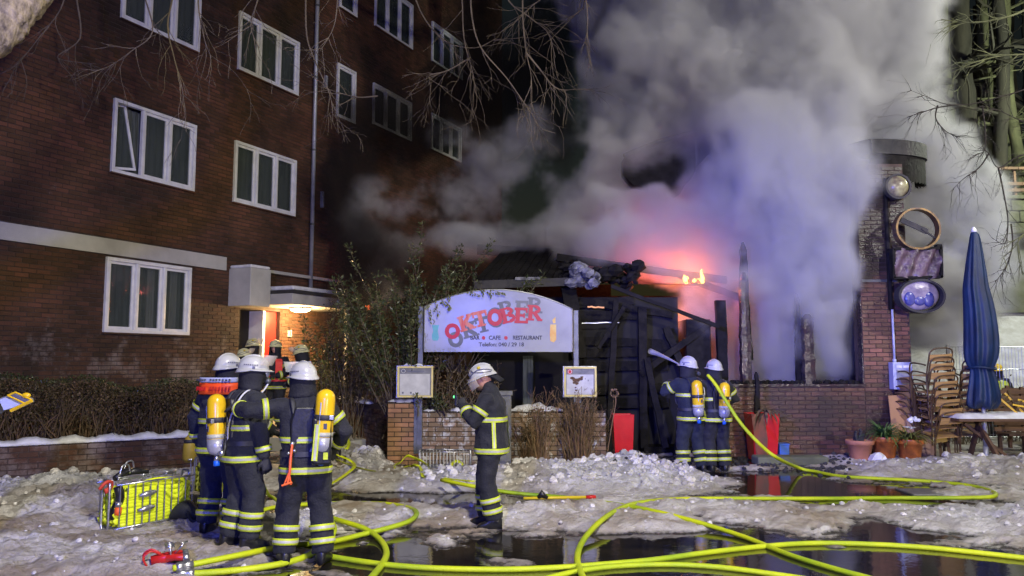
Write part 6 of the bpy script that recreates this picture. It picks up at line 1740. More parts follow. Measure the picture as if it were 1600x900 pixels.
# --- group of three in the left foreground
A_xy = at(372, 868); B_xy = at(474, 884); C_xy = at(339, 842)
pA, iA = person(A_xy, R(-50), 'firefighter with yellow air cylinder and mask facing right, middle of the close group of three', 'firefighters in dark turnout gear', 0.968,
    lean=(0.0, .06), feet=((-.12, -.05), (.13, .05)), hands=((-.20, .42, 1.05), (.30, .12, .84)), hints=((-1, -.6, -.4), (1, -.8, -.2)), head=(-25, -4), suit='suit_grey', scba=dict(tilt=-6, off=0.0), mask=True,
    visor=dict(up=1), backband=False, chestband=1.12)
pB, iB = person(B_xy, R(14), 'firefighter seen from behind resting an arm on his colleague, yellow cylinder at his right shoulder', 'firefighters in dark turnout gear', 0.965,
    lean=(-.03, .05), feet=((-.17, .02), (.17, -.04)), toes=(15, -20), hands=((-.64, .24, 1.40), (.27, .25, 1.02)), hints=((-.2, -1, -.1), (1, -.6, -.4)), head=(30, -3), suit='suit', scba=dict(tilt=3, off=.17, up=.12), mask=True,
    visor=dict(up=1, m='visor_grey'), backband=False, chestband=1.10)
pC, iC = person(C_xy, R(-12), 'firefighter with orange back sign, partly hidden at the left edge of the close group', 'firefighters in dark turnout gear', 0.99,
    lean=(0.02, .03), feet=((-.13, .0), (.12, .05)), hands=((-.34, .12, .90), (.28, .32, 1.05)), hints=((-1, -.3, -.2), (1, -.6, -.3)), suit='suit_navy', head=(-20, -3), backband=False, chestband=1.12)
# orange sign across his upper back with the pale strip above
def back_sign(t, info, z0, z1, m_, name, e, a0=-160, a1=-20, marks=None):
    q = MB(); rows = []
    for i in range(4):
        z = z0 + (z1 - z0) * i / 3; rx, ry = interp(TORSO, z); row = []
        for j in range(15):
            a = R(a0 + (a1 - a0) * j / 14); c, s = math.cos(a), math.sin(a); k = (abs(c) ** 2.6 + abs(s) ** 2.6) ** (-1 / 2.6)
            row.append(info['tr'](Vector((max(rx, .19) * k * c + e * c, (max(ry, .14) + e) * k * s + .0, z))))
        rows.append(row)
    q.add([p for r_ in rows for p in r_], [(i * 15 + j, i * 15 + j + 1, (i + 1) * 15 + j + 1, (i + 1) * 15 + j) for i in range(3) for j in range(14)])
    o = q.build(name, m_, t, smooth=True); so = o.modifiers.new('thickness', 'SOLIDIFY'); so.thickness = .008
    if marks:
        q = MB(); rr = random.Random(marks[1])
        for j in range(13):
            if j == 5: continue
            a = R(a0 + (a1 - a0) * (.16 + .70 * j / 13)); zc = (z0 + z1) / 2; c, s = math.cos(a), math.sin(a); k = (abs(c) ** 2.6 + abs(s) ** 2.6) ** (-1 / 2.6)
            p = info['tr'](Vector((.20 * k * c + (e + .01) * c, (.15 + e + .01) * k * s, zc))); h = (z1 - z0) * .34
            for b_ in range(2): q.box(p + Vector((-.006 + .012 * b_, -.002, rr.uniform(-.1, .1) * h)), (.005, .008, h))
            q.box(p + Vector((0, -.002, rr.choice((-1, 0, 1)) * h * .42)), (.016, .008, .006))
        q.build('faint_lettering', marks[0], o)['kind'] = 'stuff'
    return o
back_sign(pC, iC, 1.42, 1.535, 'hi_orange', 'back_sign', .035, marks=('ink_red', 3))
back_sign(pC, iC, 1.54, 1.59, 'paint_blue_grey', 'name_strip', .035, marks=('ink_black', 4))
# extras on B: side bag with band, orange lanyard tool
def Bt(x, y, z): return iB['tr'](Vector((x, y, z)))
q = MB(); rings = []
for z in (.92, .94, 1.30, 1.33): rings.append([Bt(.05 + dx, -.20 + dy, z) for dx, dy in ((0, -.12), (.17, -.12), (.17, .05), (0, .05))])
q.rings(rings); q.build('equipment_bag', 'rubber', pB, bevel=.02)
q = MB(); q.mi = 0; q.box(Bt(.085, -.335, 1.12), (.05, .012, .32), Matrix.Rotation(R(4), 3, 'Y')); q.build('bag_stripe', 'hi_yellow', pB)
q = MB(); q.box(Bt(.085, -.345, 1.12), (.022, .006, .31), Matrix.Rotation(R(4), 3, 'Y')); q.build('bag_stripe', 'hi_silver', pB)
q = MB(); q.box(Bt(.17, -.335, 1.0), (.04, .012, .06)); q.build('bag_label', 'hi_yellow', pB)
q = MB(); q.tube(catmull([Bt(-.12, -.22, 1.10), Bt(-.13, -.24, .98), Bt(-.135, -.25, .86), Bt(-.15, -.25, .76)], 4), [.012] * 13, 6); q.build('lanyard', 'lanyard', pB)
for dx in (-.03, .03): q = MB(); q.tube([Bt(-.14, -.25, .86), Bt(-.15 + dx, -.26, .75)], .007, 5); q.build('lanyard_cord', 'lanyard', pB)
q = MB(); q.tube([Bt(-.20, -.26, .745), Bt(-.11, -.26, .77)], .009, 6); q.build('lanyard_hook', 'lanyard', pB)
for (x, z, r_) in ((-.12, 1.10, .022), (-.10, 1.04, .016), (-.15, 1.02, .014)): q = MB(); q.ball(Bt(x, -.21, z), r_, 8, 6); q.build('carabiner', 'alu', pB, smooth=True)
# gauges and hoses on A's lower back
def At(x, y, z): return iA['tr'](Vector((x, y, z)))
for i, (x, z, r_, m_) in enumerate(((-.02, .93, .03, 'alu'), (.06, .96, .026, 'galv'), (.12, .92, .03, 'alu'), (.03, .89, .02, 'badge'), (.10, .985, .02, 'cyl_grey'))):
    q = MB(); q.ball(At(x, -.235, z), r_, 10, 7); q.build('regulator', m_, pA, smooth=True)
q = MB(); q.tube(catmull([At(.12, -.22, .94), At(.2, -.24, 1.05), At(.17, -.21, 1.2), At(.12, -.2, 1.3)], 5), .008, 6); q.build('pressure_line', 'rubber', pA, smooth=True)

# --- lone firefighter in the middle, in profile to the left
pD, iD = person(at(768, 826), R(82), 'lone firefighter in profile with head bowed over a radio, in the centre of the picture', 'firefighters in dark turnout gear', 0.965,
    lean=(0, .02), feet=((-.10, -.05), (.11, .08)), toes=(10, -6), hands=((-.10, .30, 1.34), (.12, .27, 1.30)), hints=((-.6, -.1, -1), (.9, -.1, -1)), head=(6, -24), suit='suit', face=True,
    helm=dict(m_='helmet', style='cross'), visor=dict(m='visor'), chestband=1.17, backband=(-20, -160, -62, 62), curls=(1.2, 1.2), neck=False)
q = MB(); wr = iD['arms'][0][2]; q.box(wr + Vector((.05, .10, .06)), (.05, .035, .13)); rd = q.build('radio', 'rubber', pD, bevel=.006)
q = MB(); q.tube([wr + Vector((.06, .10, .12)), wr + Vector((.06, .10, .20))], .006, 6); q.build('antenna', 'rubber', rd)
q = MB(); q.ball(wr + Vector((.05, .125, .10)), (.02, .012, .016), 8, 6); q.build('radio_light', 'green_glow', rd, smooth=True)
q = MB(); C, H = iD['C'], iD['H']; q.ball(C + H @ Vector((0, .062, -.075)), (.058, .052, .045), 14, 10, H); q.build('beard', 'beard', pD, smooth=True)
q = MB(); rings = []
for i, (y, z, w_) in enumerate(((-.10, .03, .10), (-.15, .0, .10), (-.19, -.05, .085), (-.22, -.11, .05))): rings.append([C + H @ Vector((x * w_, y + .05 * abs(x), z)) for x in (-1, -.5, 0, .5, 1)] + [C + H @ Vector((x * w_, y + .05 * abs(x) + .012, z - .012)) for x in (1, .5, 0, -.5, -1)])
q.rings(rings); q.build('neck_flap', 'black_cloth', pD, smooth=True)

# --- two at the fire
pE, iE = person(at(1083, 737), R(22), 'firefighter directing the water jet, left of the pair at the burning building', 'firefighters in dark turnout gear', 1.03,
    lean=(0, .06), feet=((-.14, .05), (.15, -.04)), toes=(10, -14), hands=((-.16, .40, 1.40), (.26, .20, .95)), hints=((-1, -.2, -.8), (1, -.5, -.2)), head=(25, 4), suit='suit_blue', scba=dict(tilt=-3, off=-.06), chestband=1.20, backband=(-60,), legband=True)
pF, iF = person(at(1122, 737), R(8), 'firefighter holding the yellow hose over his shoulder, right of the pair at the burning building', 'firefighters in dark turnout gear', 1.0,
    lean=(0, .04), feet=((-.12, 0), (.12, 0)), hands=((-.20, .32, 1.28), (.22, .30, 1.1)), hints=((-1, -.2, -.8), (1, -.5, -.6)), head=(15, 2), suit='suit', scba=dict(tilt=2, off=.03), chestband=1.16, backband=False)
# water jet
noz = pE.matrix_basis @ (iE['arms'][0][2] + Vector((-.04, .06, .10)))
jet_a = P(1068, 573, noz.y); jet_b = P(1016, 549, noz.y + 1.6)
jt = thing('water_jet', jet_a, 'thin pale jet of water sprayed leftwards into the charred porch', 'water jet')
q = MB(); q.tube([jet_a.lerp(jet_b, i / 8) + Vector((0, 0, .02 * math.sin(i / 8 * 3))) for i in range(9)], [.008 + .045 * (i / 8) ** 1.2 for i in range(9)], 10)
wj = bpy.data.materials.new('water_jet'); wj.use_nodes = True; b = wj.node_tree.nodes['Principled BSDF']; b.inputs['Base Color'].default_value = (.8, .8, .8, 1); b.inputs['Alpha'].default_value = .45; b.inputs['Roughness'].default_value = .4
q.build('spray', wj, jt, smooth=True)
q = MB(); q.tube([jet_a + Vector((.20, -.3, -.12)), jet_a + Vector((.06, -.1, -.03)), jet_a], [.03, .028, .015], 10); q.build('nozzle', 'grey_metal', pE) if False else q.build('nozzle', 'grey_metal', jt)

# --- three (four) by the entrance
zs = .45
pG, _ = person((P(393, 530, 16.4).x, 16.4, zs + .02), R(-75), 'firefighter with pale yellow helmet in the doorway looking right, rear of the pair', 'firefighters by the entrance', .98, suit='suit', head=(0, 0), helm=dict(m_='helmet_yel', style='cross'), face=True, visor=dict(up=1), neck=True)
pG2, _ = person((P(379, 545, 15.5).x, 15.5, .30), R(-70), 'firefighter with pale yellow helmet and orange collar, in front of the doorway pair', 'firefighters by the entrance', .95, suit='suit', helm=dict(m_='helmet_yel', style='cross'), face=True, visor=dict(up=1), vest='red', bands=False)
pH, _ = person((P(432, 528, 15.9).x, 15.9, zs), R(172), 'firefighter in bright red safety vest standing under the porch lamp', 'firefighters by the entrance', .97, suit='suit', helm=dict(m_='helmet_yel', style='cross'), face=True, vest='red', bands=True, backband=False, hands=((-.14, .28, 1.1), (.2, .24, .98)), chestband=None, neck=True)
pJ, _ = person((P(478, 536, 15.0).x, 15.0, .32), R(95), 'dark clad firefighter turned left beside the bush, right of the entrance', 'firefighters by the entrance', .98, suit='suit', helm=dict(m_='helmet_yel', style='cross'), face=True, visor=dict(up=1), head=(0, -18), hands=((-.14, .28, 1.1), (.2, .24, 1.1)))
q = MB(); q.T = Matrix.Translation(FO + FU * dt0) @ FR
q.box((DW * 1.3, -2.4, 0.14), (5.0, 2.6, 0.28)); q.build('doorstep', 'plaster', apt, bevel=.01)
# --- far worker and the one cut by the left edge
pK, _ = person((P(1557, 600, 19.5).x, 19.5, gh(P(1557, 600, 19.5).x, 19.5) - .12), R(-40), 'far worker with bright yellow helmet and reflective vest behind the blue parasol', None, 1.0, suit='suit', helm=dict(m_='helmet_bright', style='din'), vest='yellow', bands=False, lean=(0, .25), hands=((-.2, .4, .9), (.2, .4, .9)))
xL = P(-150, 640, 6.0)
pL, iL = person((xL.x, 6.0), R(-82), 'firefighter cut off by the left picture edge, holding out a yellow framed device', None, 1.0, suit='suit', hands=((-.10, .52, 1.36), (.08, .46, 1.30)), hints=((-.8, 0, -1), (.8, 0, -1)), curls=(1.0, 1.0))
dv = thing('handheld_device', P(22, 628, 5.95), 'yellow framed handheld board with pale screen at the left picture edge', 'device')
def dq(pts, y, th=.025):
    q = MB(); v = [P(a, b_, y) for a, b_ in pts]; k = len(v); q.add(v + [p + Vector((0, th, 0)) for p in v], [tuple(range(k)), tuple(range(2 * k - 1, k - 1, -1))] + [(i, k + i, k + (i + 1) % k, (i + 1) % k) for i in range(k)]); return q
dq([(3, 637), (17, 641), (36, 634), (51, 628), (49, 622), (24, 613), (12, 618), (0, 622)], 5.97, .02).build('body', 'header_grey', dv)
dq([(-2, 625), (8, 621), (31, 632), (20, 637), (6, 641)], 5.95, .01).build('screen', 'paint_blue_grey', dv)
for a, b_ in (((17, 642), (50, 626)), ((12, 618), (38, 630)), ((24, 613), (50, 625)), ((12, 618), (24, 613))):
    q = MB(); q.tube([P(*a, 5.95), P(*b_, 5.95)], .007 if a[0] != 17 else .013, 6); q.build('edge_bar', 'cyl_yel', dv)
q = MB(); q.ball(P(41, 618, 5.96), (.035, .02, .022), 10, 7); q.build('grip', 'cyl_yel', dv, smooth=True)

# ================================================================== HOSES
def ground_path(pts, r, per=7, lift=0.6):
    """px points on the ground -> centre line lying on snow, slush and water"""
    w_ = []
    for p in pts:
        if len(p) == 2:
            g = G(*p); w_.append(Vector((g.x, g.y, 0)))
        else:
            v = P(*p); h = max(0, gh(v.x, v.y)); w_.append(Vector((v.x, v.y, max(0, v.z - h - r * lift))))
    c = catmull(w_, per)
    hs = [max(0.0, gh(p.x, p.y), gh(p.x, p.y - .06) - .02) for p in c]
    out = []
    for i, p in enumerate(c):
        s_ = hs[max(0, i - 6):i + 7]; h = sum(s_) / len(s_) + r * lift
        if p.z > .02: out.append(Vector((p.x, p.y, p.z + h)))
        else:
            k = (CAM_H - h) / CAM_H; out.append(Vector((p.x * k, p.y * k, h)))
    for _ in range(2):
        out = [out[0]] + [(out[i - 1] + out[i] * 2 + out[i + 1]) / 4 for i in range(1, len(out) - 1)] + [out[-1]]
    return out
HOSE_N = 'fire hoses lying across the slushy road'
def hose(pts, label, r=.036, m_='hose', flat=.86, per=7, couple=None):
    c = ground_path(pts, r, per)
    t = thing('fire_hose', c[0], label, 'fire hose', HOSE_N)
    q = MB(); r *= .84; q.tube(c, r, 10, flat=flat, up=Vector((0, 0, 1)) if False else None); q.build('hose_line', m_, t, smooth=True)
    for f in couple or ():
        i = int(f * (len(c) - 2)); d = (c[i + 1] - c[i]).normalized(); q = MB()
        q.tube([c[i] - d * .07, c[i] - d * .05, c[i] - d * .02, c[i], c[i] + d * .02, c[i] + d * .05, c[i] + d * .07], [r + .004, r + .012, r + .014, r + .006, r + .014, r + .012, r + .004], 12); q.build('coupling', 'coupling', t, smooth=True)
    return t, c
hose([(1106, 586, 12.9), (1119, 602, 12.75), (1135, 628, 12.55), (1158, 662, 12.3), (1187, 694, 12.0), (1215, 716, 11.8), (1255, 735), (1310, 744), (1380, 748), (1450, 752), (1510, 758), (1545, 766), (1556, 773), (1540, 777), (1470, 778), (1380, 778), (1300, 779), (1200, 779), (1100, 779),
      (1040, 781), (990, 787), (955, 802), (928, 824), (908, 850), (902, 876), (912, 904), (935, 940)], 'long yellow hose held by the fire crew, looping right and back to the bottom centre')
hose([(690, 750), (740, 760), (800, 770), (870, 776), (930, 783), (1000, 794), (1080, 813), (1160, 838), (1230, 866), (1300, 888), (1380, 910), (1450, 935)], 'green yellow hose running from the wire crate diagonally to the bottom right', r=.034)
hose([(500, 866), (530, 872), (600, 882), (680, 888), (780, 890), (870, 887), (940, 882), (1020, 875), (1100, 864), (1180, 855), (1260, 849), (1350, 850), (1440, 855), (1530, 864), (1620, 874), (1700, 882)], 'bright yellow hose along the bottom of the picture across the black puddle', r=.034)
hose([(850, 905), (900, 893), (960, 885), (1040, 882), (1120, 886), (1200, 896), (1280, 908)], 'short run of yellow hose at the very bottom edge, right of centre', r=.032)
hose([(418, 855), (404, 842), (395, 822), (398, 806), (415, 796), (450, 790), (500, 787), (560, 786), (610, 788), (640, 794), (651, 802), (640, 814), (610, 824), (570, 834), (520, 846), (480, 850), (430, 856), (380, 866), (320, 878), (270, 888)], 'yellow hose forming the wide open loop around the boots of the left group', r=.036, couple=(0.985,))
hose([(500, 800), (508, 806), (540, 816), (570, 826), (593, 842), (604, 862), (598, 880), (584, 898), (560, 925)], 'yellow hose curling down from behind the boots to the bottom edge', r=.036)
hose([(290, 897), (350, 893), (410, 886), (460, 876), (492, 862), (515, 842), (522, 826), (514, 812), (500, 802)], 'yellow hose crossing in front of the boots of the left group', r=.038, couple=(0.01,))
hose([(402, 715, 7.6), (404, 735, 7.65), (409, 757, 7.8), (420, 777), (440, 790), (458, 800)], 'thin yellow hose hanging from the hand between the two firefighters', r=.030)
hose([(505, 763), (530, 748), (548, 735), (554, 727), (545, 718), (525, 710), (508, 702)], 'flat yellow hose doubling back on the snow heap left of the end pier', r=.036, m_='hose_flat', flat=.35)
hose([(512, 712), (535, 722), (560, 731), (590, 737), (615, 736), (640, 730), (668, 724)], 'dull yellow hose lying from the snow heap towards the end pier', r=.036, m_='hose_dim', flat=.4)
hose([(516, 700), (528, 690), (536, 683, 13.2), (540, 676, 13.3), (546, 690, 13.0), (538, 703, 12.6), (522, 708)], 'loose kinked end of yellow hose on top of the snow heap', r=.030, m_='hose_flat', flat=.3)
hose([(612, 734), (625, 722, 12.5), (636, 712, 12.6), (648, 716, 12.6), (662, 722, 12.5), (672, 735), (690, 745)], 'flat yellow hose folded like a tent beside the wire crate', r=.040, m_='hose_flat', flat=.25)
hose([(606, 737), (625, 733), (642, 728), (650, 722, 12.3), (660, 730, 12.3), (672, 742), (700, 748), (740, 752)], 'second flat yellow hose folded in front of the wire crate', r=.040, m_='hose_flat', flat=.25)

# ------------------------------------------------------------------ wire crates with hoses
def rounded_loop(w_, h, r, n_=5):
    pts = []
    for cx, cz, a0 in ((w_ / 2 - r, h - r, 0), (-w_ / 2 + r, h - r, 90), (-w_ / 2 + r, r, 180), (w_ / 2 - r, r, 270)):
        for i in range(n_ + 1):
            a = R(a0 + 90 * i / n_); pts.append((cx + r * math.cos(a), cz + r * math.sin(a)))
    return pts
def crate(loc, rz, W_, H_, D_, label, nrod, groupz=None):
    t = empty('hose_crate', loc, rz, label, 'wire crate', groupz)
    for s in (-1, 1):
        q = MB(); q.tube([(s * W_ / 2, y * D_ / .36 * .36, z) for y, z in rounded_loop(D_, H_, .07)], .014, 7, loop=True); q.build('end_frame', 'alu', t, smooth=True)
    for y in (-D_ / 2, D_ / 2):
        q = MB(); q.tube([(-W_ / 2, y, H_ * .93), (W_ / 2, y, H_ * .93)], .011, 6); q.build('top_rail', 'alu', t, smooth=True)
        q = MB(); q.tube([(-W_ / 2, y, .03), (W_ / 2, y, .03)], .009, 6); q.build('bottom_rail', 'alu', t, smooth=True)
        for i in range(nrod):
            x = -W_ / 2 + W_ * (i + .5) / nrod
            q = MB(); q.tube([(x, y - .004, .03), (x, y - .004, H_ * .93)], .006, 5); q.build('wire_rod', 'alu', t)
    for i in range(6):
        y = -D_ / 2 + D_ * (i + .5) / 6; q = MB(); q.tube([(-W_ / 2, y, .03), (W_ / 2, y, .03)], .005, 5); q.build('floor_rod', 'alu', t)
    for i in (0, 1, 2):
        x = -W_ * .3 + W_ * .3 * i; q = MB(); q.tube([(x - .06, 0, H_ * .93), (x - .06, 0, H_ * 1.02), (x + .06, 0, H_ * 1.02), (x + .06, 0, H_ * .93)], .007, 6); q.build('handle', 'alu', t, smooth=True)
    return t
ca, cb = G(148, 846), G(280, 820)
cc = (ca + cb) / 2; W_ = (cb - ca).length * .97; az = math.atan2((cb - ca).y, (cb - ca).x); zc = gh(cc.x, cc.y) - .01
cr = crate((cc.x, cc.y + .15, zc), az, W_, .50, .36, 'upright wire crate packed with folded bright yellow hose at the left', 11)
def folded_hose(parent_loc, rz, W_, H_, D_, label, n_=12, layers=6, m_='hose_rib', seed=2):
    rr = random.Random(seed); t = empty('folded_hose', parent_loc, rz, label, 'fire hose')
    for L_ in range(layers):
        y = -D_ / 2 + .03 + (D_ - .06) * L_ / (layers - 1)
        pts = []
        for i in range(n_):
            z = .05 + (H_ * .80 - .06) * i / (n_ - 1)
            xl = -W_ / 2 + .03 + .10 * (i / n_) ** 2 + rr.uniform(0, .03); xr = W_ / 2 - .03 - rr.uniform(0, .04)
            sag = .10 * math.sin(math.pi * i / n_) if i > n_ * .55 else .0
            seq = [(xl, z), (xl * .4 + xr * .6 - .1, z - rr.uniform(0, .012)), (xl * .2 + xr * .8, z - sag), (xr, z)]
            if i % 2: seq = seq[::-1]
            pts += [Vector((x, y + rr.uniform(-.006, .006), zz)) for x, zz in seq]
        q = MB(); q.tube(catmull(pts, 4), .026, 7, flat=.55, up=Vector((0, 1, 0)))
        q.build('hose_layer', m_, t, smooth=True)
    # a loop bulging at the right end
    q = MB(); pts = [(W_ * .12, -D_ / 2 + .0, H_ * .70), (W_ * .2, -D_ / 2 + .0, H_ * .56), (W_ * .28, -D_ / 2, H_ * .52), (W_ * .37, -D_ / 2, H_ * .62), (W_ * .40, -D_ / 2, H_ * .78), (W_ * .33, -D_ / 2, H_ * .88), (W_ * .2, -D_ / 2 + .03, H_ * .90), (0, -D_ / 2 + .05, H_ * .92), (-W_ * .2, -D_ / 2 + .05, H_ * .86), (-W_ * .33, -D_ / 2 + .03, H_ * .72)]
    q.tube(catmull(pts, 5), .024, 7, flat=.6, up=Vector((0, 1, 0))); q.build('hose_loop', m_, t, smooth=True)
    return t
fh = folded_hose((cc.x, cc.y + .15, zc), az, W_ - .04, .50, .33, 'bright yellow hose folded in tight layers inside the left wire crate')
for (fx, fz) in ((-.15, .33), (-.16, .18)):
    q = MB(); a = Vector((fx, -.17, fz)); b_ = Vector((fx + .10, -.172, fz + .012)); d = (b_ - a)
    q.tube([a - d * .5, a, a + d * .1, b_ - d * .1, b_, b_ + d * .3], [.020, .024, .032, .032, .024, .020], 12); q.build('coupling', 'coupling', fh, smooth=True)
q = MB(); q.tube(catmull([(-W_ / 2 + .06, -.1, .44), (-W_ / 2 + .08, -.12, .33), (-W_ / 2 + .04, -.1, .2), (-W_ / 2 + .05, -.1, .12)], 4), .045, 8); nz_ = q.build('nozzle_body', 'rubber', cr, smooth=True)
q = MB(); q.tube([(-W_ / 2 + .04, -.15, .16), (-W_ / 2 + .05, -.15, .24)], .035, 10); q.build('nozzle_ring', 'lanyard', cr, smooth=True)
q = MB(); q.tube([(-W_ / 2 + .04, -.15, .24), (-W_ / 2 + .05, -.15, .29)], .03, 10); q.build('nozzle_head', 'alu', cr, smooth=True)
tr_ = empty('nozzle_set', (cc.x - .20, cc.y + .12, zc + .49), az, 'dark hose nozzles with silver handles lying on top of the left crate', 'nozzle')
for i, (x0, y0, x1, y1, z0, z1) in enumerate(((-.16, -.02, .10, .05, .0, .06), (-.05, .08, .22, -.03, .02, .03))):
    q = MB(); q.tube([(x0, y0, z0), ((x0 + x1) / 2, (y0 + y1) / 2, (z0 + z1) / 2 + .02), (x1, y1, z1)], [.03, .038, .022], 10); q.build('nozzle', 'rubber', tr_, smooth=True)
    q = MB(); q.tube(catmull([(x0 + .05, y0, z0 + .02), (x0 + .08, y0, z0 + .12), (x0 + .16, y0 + .02, z0 + .12), (x0 + .18, y0 + .02, z0 + .03)], 4), .009, 6); q.build('handle', 'alu', tr_, smooth=True)
rg = empty('red_strap', (ca.x + .03, ca.y + .1, zc + .45), az, 'small orange red strap bunched on the left corner of the crate', 'strap')
q = MB(); rr = random.Random(3); 
q.tube(catmull([(-.06, 0, -.02), (-.02, -.03, .04), (.05, 0, .03), (.06, .02, -.03), (.0, .0, -.05)], 4), .030, 7, flat=.6); q.build('webbing', 'rag_red', rg, smooth=True)
# second crate behind
c2 = G(285, 795) + Vector((.12, .75, 0)); z2 = gh(c2.x, c2.y)
cr2 = crate((c2.x, c2.y, z2), az + R(8), .62, .50, .36, 'second wire crate in the shade behind the yellow one', 7)
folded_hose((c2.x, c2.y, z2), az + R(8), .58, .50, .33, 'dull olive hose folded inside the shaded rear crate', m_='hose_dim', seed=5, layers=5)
tw = thing('rolled_bag', (c2.x - .32, c2.y - .1, z2 + .45), 'mustard yellow rolled bag with dark strap standing in the rear crate', 'bag')
q = MB(); q.lathe([(.06, 0), (.09, .05), (.085, .22), (.06, .32), (.02, .36)], 14, (c2.x - .32, c2.y - .1, z2 + .42)); q.build('roll', 'mustard', tw, smooth=True)
q = MB(); q.lathe([(.075, 0), (.078, .0), (.074, .045), (.07, .045)], 14, (c2.x - .32, c2.y - .1, z2 + .67)); q.build('strap', 'strap', tw, smooth=True)
# crate at the garden wall
ga, gb = P(655, 750, 12.9), P(735, 750, 12.9)
c3 = (ga + gb) / 2; W3 = (gb - ga).length; z3 = gh(c3.x, c3.y)
cr3 = crate((c3.x, 12.95, z3 + .02), R(-2), W3, PZ(705, 12.9) - z3, .34, 'emptied wire crate standing against the frosted garden wall', 15)
hose([(668, 745, 12.75), (690, 748, 12.7), (712, 746, 12.7), (722, 726, 12.85), (712, 720, 12.9), (700, 732, 12.8), (690, 747, 12.7), (735, 747, 12.7)], 'kinked yellow hose hanging in loops in the front of the emptied crate', r=.034, m_='hose_flat', flat=.3)

# ------------------------------------------------------------------ standpipe / distributor at the bottom left
hx, hy = at(262, 893); hz_ = gh(hx, hy)
hy_ = empty('hose_divider', (hx, hy, hz_), R(25), 'red hose divider with chrome valve wheels at the bottom left corner', 'hose divider', None, .75)
q = MB(); q.tube([(-.18, 0, .05), (0, 0, .07), (.1, 0, .07)], [.05, .06, .045], 12); q.build('body', 'hydrant_red', hy_, smooth=True)
for s in (-1, 0, 1):
    q = MB(); q.tube(catmull([(-.02, s * .02, .07), (.08, s * .09, .08), (.16, s * .11, .07)], 4), .038, 10); q.build('outlet', 'hydrant_red', hy_, smooth=True)
    q = MB(); q.tube([(.15, s * .115, .07), (.17, s * .115, .07), (.20, s * .115, .07), (.215, s * .115, .07)], [.042, .050, .050, .040], 12); q.build('coupling', 'coupling', hy_, smooth=True)
    q = MB(); q.tube([(.03, s * .07, .08), (.01, s * .08, .20)], .011, 8); q.build('spindle', 'alu', hy_, smooth=True)
    q = MB(); q.tube([(.01 + .045 * math.cos(a), s * .08 + .045 * math.sin(a), .20) for a in (2 * math.pi * k / 14 for k in range(14))], .010, 6, loop=True)
    q.build('valve_wheel', 'alu', hy_, smooth=True)
q = MB(); q.tube([(.06, -.06, .1), (.16, -.12, .24)], .010, 8); q.build('lever', 'alu', hy_, smooth=True)
q = MB(); q.tube([(.13, -.16, .24), (.19, -.08, .24)], .013, 8); q.build('lever_grip', 'alu', hy_, smooth=True)
for s in (-1, 1):
    q = MB(); q.tube(catmull([(-.22, s * .05, .0), (-.26, s * .06, .10), (-.18, s * .05, .16), (-.08, s * .03, .11)], 4), .012, 7); q.build('carry_handle', 'hydrant_red', hy_, smooth=True)

# black bag on the snow
bx_, by_ = at(291, 827)
bg_ = empty('black_bag', (bx_, by_, gh(bx_, by_)), 0, 'crumpled black cloth bag lying on the snow right of the crate', 'bag')
q = MB(); rr = random.Random(8); rings = []
for i, (x, rz_, h) in enumerate(((-.19, .02, .05), (-.15, .08, .12), (-.08, .12, .20), (0, .13, .23), (.07, .11, .17), (.12, .07, .10), (.17, .06, .08), (.22, .03, .05))):
    rings.append([Vector((x, rz_ * math.cos(a) * rr.uniform(.85, 1.15), max(0, h * (.5 + .5 * math.sin(a)) * rr.uniform(.9, 1.1)))) for a in (2 * math.pi * j / 12 for j in range(12))])
q.rings(rings); o_ = q.build('cloth', 'black_bag', bg_, smooth=True); sb = o_.modifiers.new('subdivision', 'SUBSURF'); sb.levels = sb.render_levels = 1
q = MB(); q.tube(catmull([(.05, -.1, .1), (.12, -.16, .02), (.22, -.12, .02), (.27, -.04, .05), (.24, 0, .07)], 5), .018, 6); q.build('carry_strap', 'black_bag', bg_, smooth=True)

# yellow stick with red end on the slush
s0, s1 = G(818, 797), G(931, 795)
z0, z1 = gh(s0.x, s0.y) + .04, gh(s1.x, s1.y) + .04
zz = max(z0, z1)
sk = thing('yellow_pole', (s0.x, s0.y, zz), 'thin yellow tool pole with red end and black grip lying in the slush', 'tool')
q = MB(); q.tube([(s0.x, s0.y, zz), (s1.x - .12, s1.y, zz)], .018, 8); q.build('shaft', 'stick_yel', sk, smooth=True)
q = MB(); q.tube([(s1.x - .12, s1.y, zz), (s1.x, s1.y, zz)], [.022, .026], 8); q.build('red_end', 'hydrant_red', sk, smooth=True)
c = s0.lerp(s1, .25); q = MB(); q.tube([(c.x - .05, c.y, zz), (c.x, c.y, zz + .05), (c.x + .07, c.y, zz)], [.02, .05, .02], 8); q.build('grip', 'rubber', sk, smooth=True)
# drain grating seen in the wet patch on the right
da = G(1400, 766); db = G(1495, 774)
dg = thing('drain_grating', (da.x, da.y, 0), 'pale metal drain grating in the wet road inside the long hose bend', 'grating')
q = MB(); wbox(q, da.x, db.x, db.y - .05, da.y + .05, .002, .010); q.build('frame', 'grey_metal', dg)
for i in range(22):
    x = da.x + .03 + (db.x - da.x - .06) * i / 21; q = MB(); wbox(q, x - .012, x + .012, db.y - .03, da.y + .03, .011, .022); q.build('bar', 'galv', dg)

